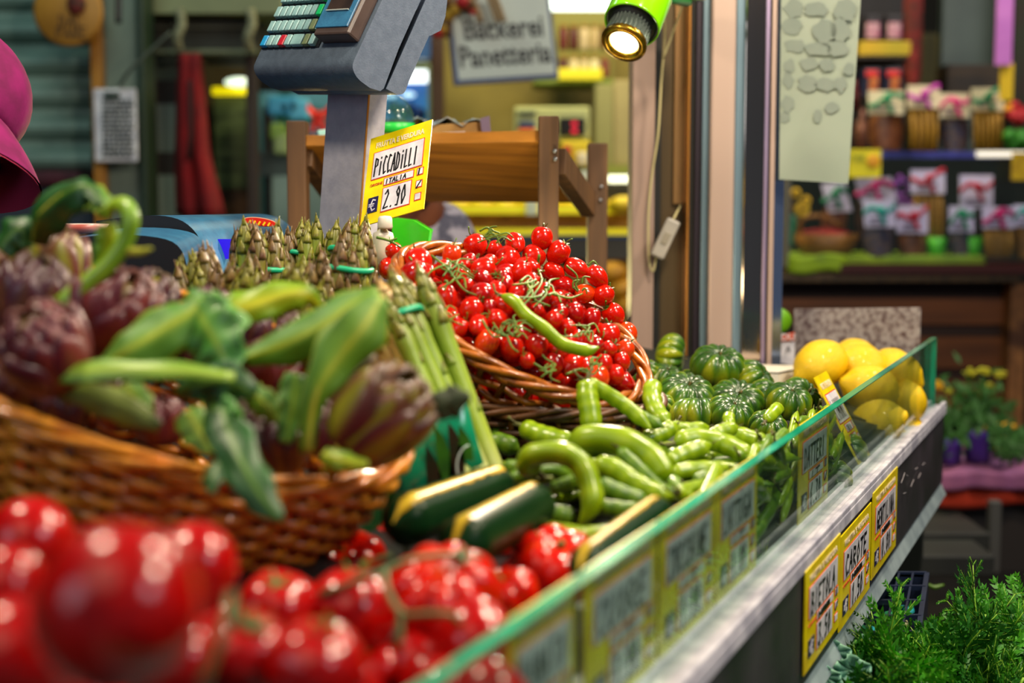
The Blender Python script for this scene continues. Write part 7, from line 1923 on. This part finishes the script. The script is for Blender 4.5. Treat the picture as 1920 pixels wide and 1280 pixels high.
for k, x in enumerate((1638, 1678)):
    t_ = bgthing('label_tin', 'tin', 'dark tin with a pale pink label on the upper shelf, ' + ('first' if k == 0 else 'second') + ' from the board', [('tin_body', (x - 16, 28, x + 16, 76, 5.32, .08), mat('tin_dark', '#1c1418', .4)), ('label_patch', (x - 13, 42, x + 12, 72, 5.31, .01), mat('tin_label', '#c9a8b0', .5, 0, '#a83a6a', 50))])
    t_ = bgthing('picture_tin', 'tin', 'navy tin with an orange picture and red cap, ' + ('first' if k == 0 else 'second') + ' from the board', [('tin_body', (x - 18, 128, x + 14, 182, 5.25, .08), mat('tin_navy', '#14183a', .4)), ('picture_patch', (x - 8, 146, x + 10, 178, 5.24, .01), mat('tin_orange', '#d87a2c', .5, 0, '#7a2c1c', 40)), ('red_top', (x - 14, 132, x + 10, 144, 5.24, .01), mat('tin_red', '#e02c24', .5))])
solo('pink_banner', 'banner', 'tall lilac-pink banner at the edge of the stand', (1868, -160, 1899, 122, 4.9, .01), mat('pink_banner', '#c878c8', .5, 0, '#b060b8', 8), bevel=.001)
solo('yellow_pennant', 'banner', 'yellow strip hanging beneath the pink banner', (1876, 118, 1900, 188, 4.92, .01), mat('pennant_yellow', '#d8b410', .5), bevel=.001)
solo('dark_box', 'box', 'dark brown box in front of the grey door', (1776, 120, 1876, 178, 5.4, .15), mat('box_brown', '#1c140e', .6, 0, '#3a2a18', 5, stretch=(1, 1, 5)))
solo('display_backdrop', 'panel', 'dark panel with red and green patches at the picture edge', (1900, -160, 1990, 290, 5.6, .05), mat('panel_dark', '#2a1a14', .7, 0, '#1c2a14', 5))
for (x, y, r_, c_, nm, lb) in ((1905, 215, 26, '#a80c1c', 'rose_flower', 'dark red flower at the picture edge above the case'), (1895, 200, 14, '#e8a00c', 'marigold_flower', 'yellow flower beside the dark red one'), (1912, 262, 34, '#2a7a14', 'leafy_plant', 'green foliage below the dark red flower')):
    g = G(); rn = random.Random(x); k = m_px(5.0)
    for q_ in range(14): a_ = rn.uniform(0, 6.28); d_ = rn.uniform(0, .7) * r_; g.ellipsoid(W(x + d_ * math.cos(a_), y + d_ * math.sin(a_), 5.0 + rn.uniform(-.03, .03)), (r_ * .4 * k,) * 3, None, 8, 6)
    tag(g.build(nm, mat('fl' + c_, c_, .6)), lb, 'flower' if 'flower' in nm else 'plant')

# ---------------------------------------------------------------- right: flowers on a cloth-covered table, low boxes
Yf = 3.75
M_TC = mat('pink_cloth', '#a8648c', .8, 0, '#7a4a80', 4, contrast=(.4, .6)); M_TCO = mat('orange_cloth', '#b8300a', .8, 0, '#6a160a', 4)
tb = empty('cloth_covered_table', W(1860, 960, Yf), 'low table covered with pink and orange cloth beneath the flowers', 'table')
zt = WZ(1850, 862, .60).z
def PT(i, j):
    u = i / 15; v = j / 9
    x = 1748 + 260 * u; 
    p = W(x, 862 + 6 * math.sin(u * 7), Yf + .5 * (1 - v)); p.z = .615 + .01 * math.sin(u * 15 + v * 5); return p
g = G(); g.surf(PT, 16, 10, thick=.01); wparts(tb, g, 'top_cloth', M_TC)
g = G(); g.surf(lambda i, j: W(1748 + 260 * i / 15, 884 + 3 * math.sin(i * .9) + 32 * j / 4, Yf - .02 - .02 * math.sin(i * 1.3)), 16, 5, thick=.01); wparts(tb, g, 'hanging_cloth', M_TC)
g = G(); g.surf(lambda i, j: W(1752 + 256 * i / 15, 908 + 5 * math.sin(i * .5) + 40 * j / 4, Yf - .0 - .015 * math.sin(i * 1.1 + 1)), 16, 5, thick=.01); wparts(tb, g, 'orange_cloth', M_TCO)
wparts(tb, pbox(1752, 945, 1992, 1070, Yf + .05, .5), 'dark_base', mat('table_base', '#2a2422', .6))
wparts(tb, pbox(1760, 945, 1890, 958, Yf + .02, .04), 'lower_rail', mat('table_rail', '#4a4846', .6))
for (x0, y0, x1, y1, lb) in ((1700, 1000, 1870, 1030, 'dark low step beneath the flower table'), (1690, 1042, 1880, 1080, 'second dark step on the floor below the table')):
    solo('floor_step', 'step', lb, (x0, y0, x1, y1, 3.5 - (y0 - 1000) * .004, .3), mat('step_dark', '#2a2c28', .6, 0, '#1c1e1c', 5))
solo('table_leg_board', 'board', 'pale grey upright board beneath the table cloth', (1868, 940, 1890, 1075, 3.6, .03), mat('board_grey', '#4a4a48', .6))
M_FS = mat('flower_stem', '#2f5a1a', .6, 0, '#477a24', 30); M_FL = mat('flower_leaf', '#2a5a1c', .6, 0, '#3f7a2c', 20)
def potted(cx, ytop, ybot, heads, wrap, label, hw, ym='#d8cc1c', leafy=True):
    root = empty('wrapped_flower_plant', W(cx, ybot, Yf + .15), label, 'flowers'); rn = random.Random(cx); k = m_px(Yf)
    g = G()
    for q_ in range(12): x = cx + rn.uniform(-hw * .7, hw * .7); g.tube(bez([W(cx + rn.uniform(-8, 8), ybot - 20, Yf + .15), W((x + cx) / 2, (ytop + ybot) / 2, Yf + .13), W(x, ytop + rn.uniform(10, 60), Yf + .12)], 6), .004, 5)
    wparts(root, g, 'stems', M_FS)
    if leafy:
        g = G()
        for q_ in range(150):
            x, y = cx + rn.gauss(0, hw * .45), ybot - 25 - abs(rn.gauss(0, (ybot - ytop) * .32)); a_ = rn.uniform(0, 6.28); c = W(x, y, Yf + .12 + rn.uniform(-.05, .05))
            d = (RT * math.cos(a_) + UPC * math.sin(a_) + FW * rn.uniform(-.5, .5)).normalized(); s_ = d.cross(FW).normalized() * .007
            g.add([c, c + d * .02 + s_, c + d * .045, c + d * .02 - s_], [(0, 1, 2, 3)], 0, False)
        wparts(root, g, 'leafage', M_FL)['kind'] = 'stuff'
    for (x, y, r_, c_) in heads:
        g = G()
        for q_ in range(9): a_ = rn.uniform(0, 6.28); d_ = rn.uniform(.2, .8) * r_; g.ellipsoid(W(x + d_ * math.cos(a_), y + d_ * .6 * math.sin(a_), Yf + .10), (r_ * .42 * k, r_ * .3 * k, r_ * .3 * k), None, 7, 5)
        wparts(root, g, 'flower_head', mat('fh' + c_, c_, .6, 0, '#b8a818' if c_ != '#e8c00c' else '#f0a80c', 40))
    if wrap:
        g = G(); x0, x1, y0, y1, c_ = wrap; rw = random.Random(cx + 1)
        g.surf(lambda i, j: W((x0 + x1) / 2 + (x1 - x0) / 2 * math.cos(2 * math.pi * i / 20) * (1 - .25 * j / 5), y0 + (y1 - y0) * j / 5 - (9 * math.sin(i * 2.4) if j == 0 else 0), Yf + .13 + .07 * math.sin(2 * math.pi * i / 20) * (1 - .25 * j / 5)), 20, 6, closed_u=True, thick=.002)
        wparts(root, g, 'paper_wrap', mat('wrap' + c_, c_, .4, 0, '#2c1c5a', 8))
potted(1840, 688, 840, [(1820, 697, 13, '#c9cc1c'), (1842, 697, 15, '#c9cc1c'), (1874, 703, 14, '#b8bc20'), (1856, 722, 10, '#a8b428'), (1810, 700, 8, '#8a9a2a')], (1805, 1862, 812, 868, '#4a2c94'), 'tall yellow-flowered plant in purple wrapping on the cloth table', 45)
potted(1780, 730, 860, [(1760, 722, 13, '#e8c00c'), (1776, 733, 9, '#b8c81c')], (1762, 1805, 828, 872, '#5a3aa8'), 'leafy plant with two yellow heads in violet wrapping beside the glass corner', 40)
potted(1878, 790, 862, [(1866, 800, 16, '#e8c00c'), (1886, 800, 18, '#e8c00c'), (1878, 820, 16, '#e8c00c'), (1872, 840, 9, '#e8c00c'), (1842, 802, 12, '#a87a10')], None, 'bright yellow bushy blooms lying on the pink cloth', 30)
potted(1900, 825, 868, [], None, 'dark green low plant at the edge of the pink cloth', 34)

# ---------------------------------------------------------------- below the fascia: crates and greens
M_CR = mat('navy_crate', '#15203a', .4, 0, '#101828', 20)
cr_ = empty('plastic_crate', W(1660, 1170, 2.55), 'navy slatted plastic crate of pale goods under the fascia', 'crate')
Yk = 2.55
corners = [(1560, 1182), (1722, 1182), (1738, 1076), (1590, 1072)]
Q = [W(1470, 1190, 1.84), W(1722, 1186, 1.84), W(1738, 1076, 2.06), W(1530, 1074, 2.06)]
def CQ(u, v, h=0): return Q[0].lerp(Q[1], u).lerp(Q[3].lerp(Q[2], u), v) + Vector((0, 0, h))
for k in range(9): g = G(); g.bar(CQ(k / 8, 0), CQ(k / 8, 1), .003 if k % 4 else .007, .006); wparts(cr_, g, 'long_rib', M_CR)
for k in range(5): g = G(); g.bar(CQ(0, k / 4), CQ(1, k / 4), .006, .007); wparts(cr_, g, 'cross_rib', M_CR)
for (a_, b_) in (((0, 0), (1, 0)), ((1, 0), (1, 1)), ((0, 1), (1, 1)), ((0, 0), (0, 1))):
    g = G(); p, q = CQ(*a_), CQ(*b_); g.bar(p - Vector((0, 0, .10)), q - Vector((0, 0, .10)), .006, .20); wparts(cr_, g, 'side_wall', M_CR)
rn = random.Random(8)
for k in range(26):
    u, v = rn.random() * .9 + .05, rn.random() * .9 + .05; g = G(); p = CQ(u, v, -.014); a_ = rn.uniform(-.3, .3)
    g.ellipsoid(p, (.010, .022, .009), Matrix.Rotation(a_, 3, 'Z'), 10, 6)
    tag(g.build('wrapped_sweet', mat(*rn.choice((('sw_teal', '#2c9aa8', .3), ('sw_cream', '#c9cca0', .3), ('sw_green', '#3a9a6a', .3))))), 'small pale teal or cream packet inside the navy crate', 'packet', 'packets inside the navy crate')
g = G(); g.surf(lambda i, j: CQ(i, j, -.07), 2, 2, thick=.01, smooth=False); wparts(cr_, g, 'crate_floor', M_CR)
# stand for the lower goods
g = G(); a = W(1400, 1290, 1.75); b = W(2000, 1290, 1.75)
g.surf(lambda i, j: S(-1.5 + 1.45 * i, -.04 - .50 * j, .50), 2, 2, thick=-.03, smooth=False)
for p in ((-1.45, -.08), (-.10, -.08), (-1.45, -.50), (-.10, -.50)): g.box(S(p[0], p[1], .235), (.04, .04, .47), SM)
tag(g.build('lower_shelf', M_BED), 'dark low shelf carrying the crate and the leafy carrot tops', 'shelf')

# feathery greens
M_CT = mat('carrot_leaf', '#2f7a14', .5, 0, '#4a9a1c', 30); M_CT2 = mat('carrot_leaf_dark', '#1c5a14', .5, 0, '#2f7a1c', 30); M_CT3 = mat('carrot_leaf_bright', '#62b81c', .5, 0, '#3f9a1c', 30)
M_CSTEM = mat('leaf_stem', '#7fae2c', .5)
def frond_mesh(m, rnd, L=.17):
    g = G(); C = bez([(0, 0, 0), (.01, .0, L * .35), (.02 + rnd.uniform(-.01, .02), .01, L * .7), (.05 + rnd.uniform(0, .03), .01, L)], 14)
    g.tube(C, [.0014 * (1 - .7 * i / 13) + .0003 for i in range(14)], 5, mi=1)
    def leaflet(p, d, nrm, l, w_):
        s_ = d.cross(nrm).normalized() * w_
        g.add([p, p + d * l * .35 + s_, p + d * l, p + d * l * .35 - s_], [(0, 1, 2, 3)], 0, False)
    for i in range(3, 14):
        t = (i - 3) / 10; bl = L * .42 * math.sin(math.pi * (.25 + .68 * t)) 
        T = (C[min(i + 1, 13)] - C[i - 1]).normalized(); side = T.cross(Vector((0, 1, 0))).normalized()
        for sgn in (-1, 1):
            d = (T * .75 + side * sgn * .8 + Vector((0, rnd.uniform(-.6, .6), 0))).normalized(); nrm = d.cross(side.cross(d)).normalized()
            q0 = C[i]; nn_ = 7
            for k in range(nn_):
                p = q0 + d * bl * (k + .6) / nn_ + Vector((0, 0, -.004 * (k / nn_) ** 2))
                for s2 in (-1, 0, 1):
                    dd = (d + side.cross(d) * .0 + (d.cross(Vector((0, 1, 0))).normalized()) * s2 * .9 + Vector((0, rnd.uniform(-.5, .5), 0))).normalized()
                    leaflet(p, dd, Vector((rnd.uniform(-.6, .6), 1, rnd.uniform(-.6, .6))).normalized(), bl * .26 * (1.15 - k / nn_ * .5), bl * .045)
            g.tube([q0, q0 + d * bl * .9], [.0007, .0003], 4, mi=1)
    return g.mesh('frond', [m, M_CSTEM])
rl = random.Random(19)
FR = [frond_mesh(m_, rl) for m_ in (M_CT, M_CT2, M_CT3, M_CT, M_CT2)]
tops = [  # base px,py ; list of (tip px, tip py) ; depth ; label
 ((1690, 1330), [(1605, 1215), (1640, 1190), (1580, 1240), (1650, 1230), (1690, 1200), (1620, 1250), (1700, 1240), (1575, 1275)], 1.72, 'bright carrot tops spilling beneath the price cards'),
 ((1790, 1370), [(1750, 1180), (1775, 1175), (1800, 1180), (1720, 1205), (1745, 1215), (1790, 1210), (1820, 1200), (1760, 1245), (1715, 1225), (1830, 1240)], 1.80, 'dense carrot tops in the middle below the navy crate'),
 ((1855, 1335), [(1845, 1090), (1850, 1130), (1880, 1165), (1830, 1160), (1900, 1200), (1870, 1220), (1905, 1250), (1860, 1260), (1820, 1130)], 1.86, 'tallest carrot tops rising against the dark floor'),
 ((1640, 1380), [(1560, 1290), (1620, 1285), (1680, 1275), (1740, 1280), (1600, 1310)], 1.62, 'low carrot tops at the lower frame edge'),
 ((1860, 1390), [(1800, 1275), (1850, 1285), (1900, 1280), (1930, 1260), (1940, 1230)], 1.7, 'dark carrot tops at the lower frame corner'),
]
for ((bx_, by_), tips, Y, lb) in tops:
    b0 = W(bx_, by_, Y); root = empty('carrot_top_bunch', b0, lb, 'carrot greens')
    root.name = 'feathery_carrot_top'
    for k, (tx, ty) in enumerate(tips + tips):
        if k >= len(tips): tx += rl.uniform(-25, 25); ty += rl.uniform(0, 45)
        t_ = W(tx, ty, Y + rl.uniform(-.08, .08)); d = t_ - b0; L = d.length
        sc_ = rl.uniform(.85, 1.15); start = t_ - d.normalized() * .17 * sc_
        Mx = Matrix.Translation(start - b0) @ frame(d, Vector((rl.uniform(-1, 1), rl.uniform(-1, 1), 0))).to_4x4() @ Matrix.Diagonal(Vector((sc_, sc_, sc_, 1)))
        inst(FR[rl.randrange(5)], 'frond', Mx, root)
    g = G()
    for k, (tx, ty) in enumerate(tips):
        t_ = W(tx, ty, Y); d = (t_ - b0); g.tube(bez([b0 + Vector((rl.uniform(-.01, .01), 0, 0)), b0 + d * .5, b0 + d * .75], 6), .0018, 5)
    wparts(root, g, 'stems', M_CSTEM)
# blue-green kale leaves at the fascia's foot
M_KALE = mat('kale', '#2f7a68', .5, 0, '#8fc0a0', 26, .5, 40)
for (x, y, r_, Y, lb) in ((1560, 1225, 34, 1.66, 'curly blue-green leaf just under the first fascia card'), (1595, 1255, 36, 1.62, 'second curly blue-green leaf beside the carrot tops'), (1545, 1270, 30, 1.6, 'curly blue-green leaf at the lower frame edge'), (1620, 1205, 22, 1.75, 'small curly leaf by the navy crate')):
    k = m_px(Y); c = W(x, y, Y); rn = random.Random(x)
    def PK(i, j):
        a_ = 2 * math.pi * i / 36; q_ = (j + .2) / 6.2
        rr = r_ * k * q_ * (1 + .12 * math.sin(5 * a_)); z = .25 * r_ * k * q_ ** 2 * math.sin(9 * a_ + 2 * q_) + .12 * r_ * k * q_ * math.sin(17 * a_)
        return c + RT * rr * math.cos(a_) + UPC * rr * math.sin(a_) * .8 - FW * (z + rr * .3)
    g = G(); g.surf(PK, 36, 7, closed_u=True, thick=.001); g.v = [tuple(v) for v in g.v]
    tag(g.build('kale_leaf', M_KALE), lb, 'leaf')
g = G(); g.tube(bez([W(1740, 1095, 2.4), W(1752, 1101, 2.4), W(1770, 1096, 2.4)], 8), [.002, .003, .0035, .004, .0045, .004, .003, .002], 6); tag(g.build('bean_pod', M_BEAN2), 'single pod caught at the corner of the navy crate', 'bean pod')
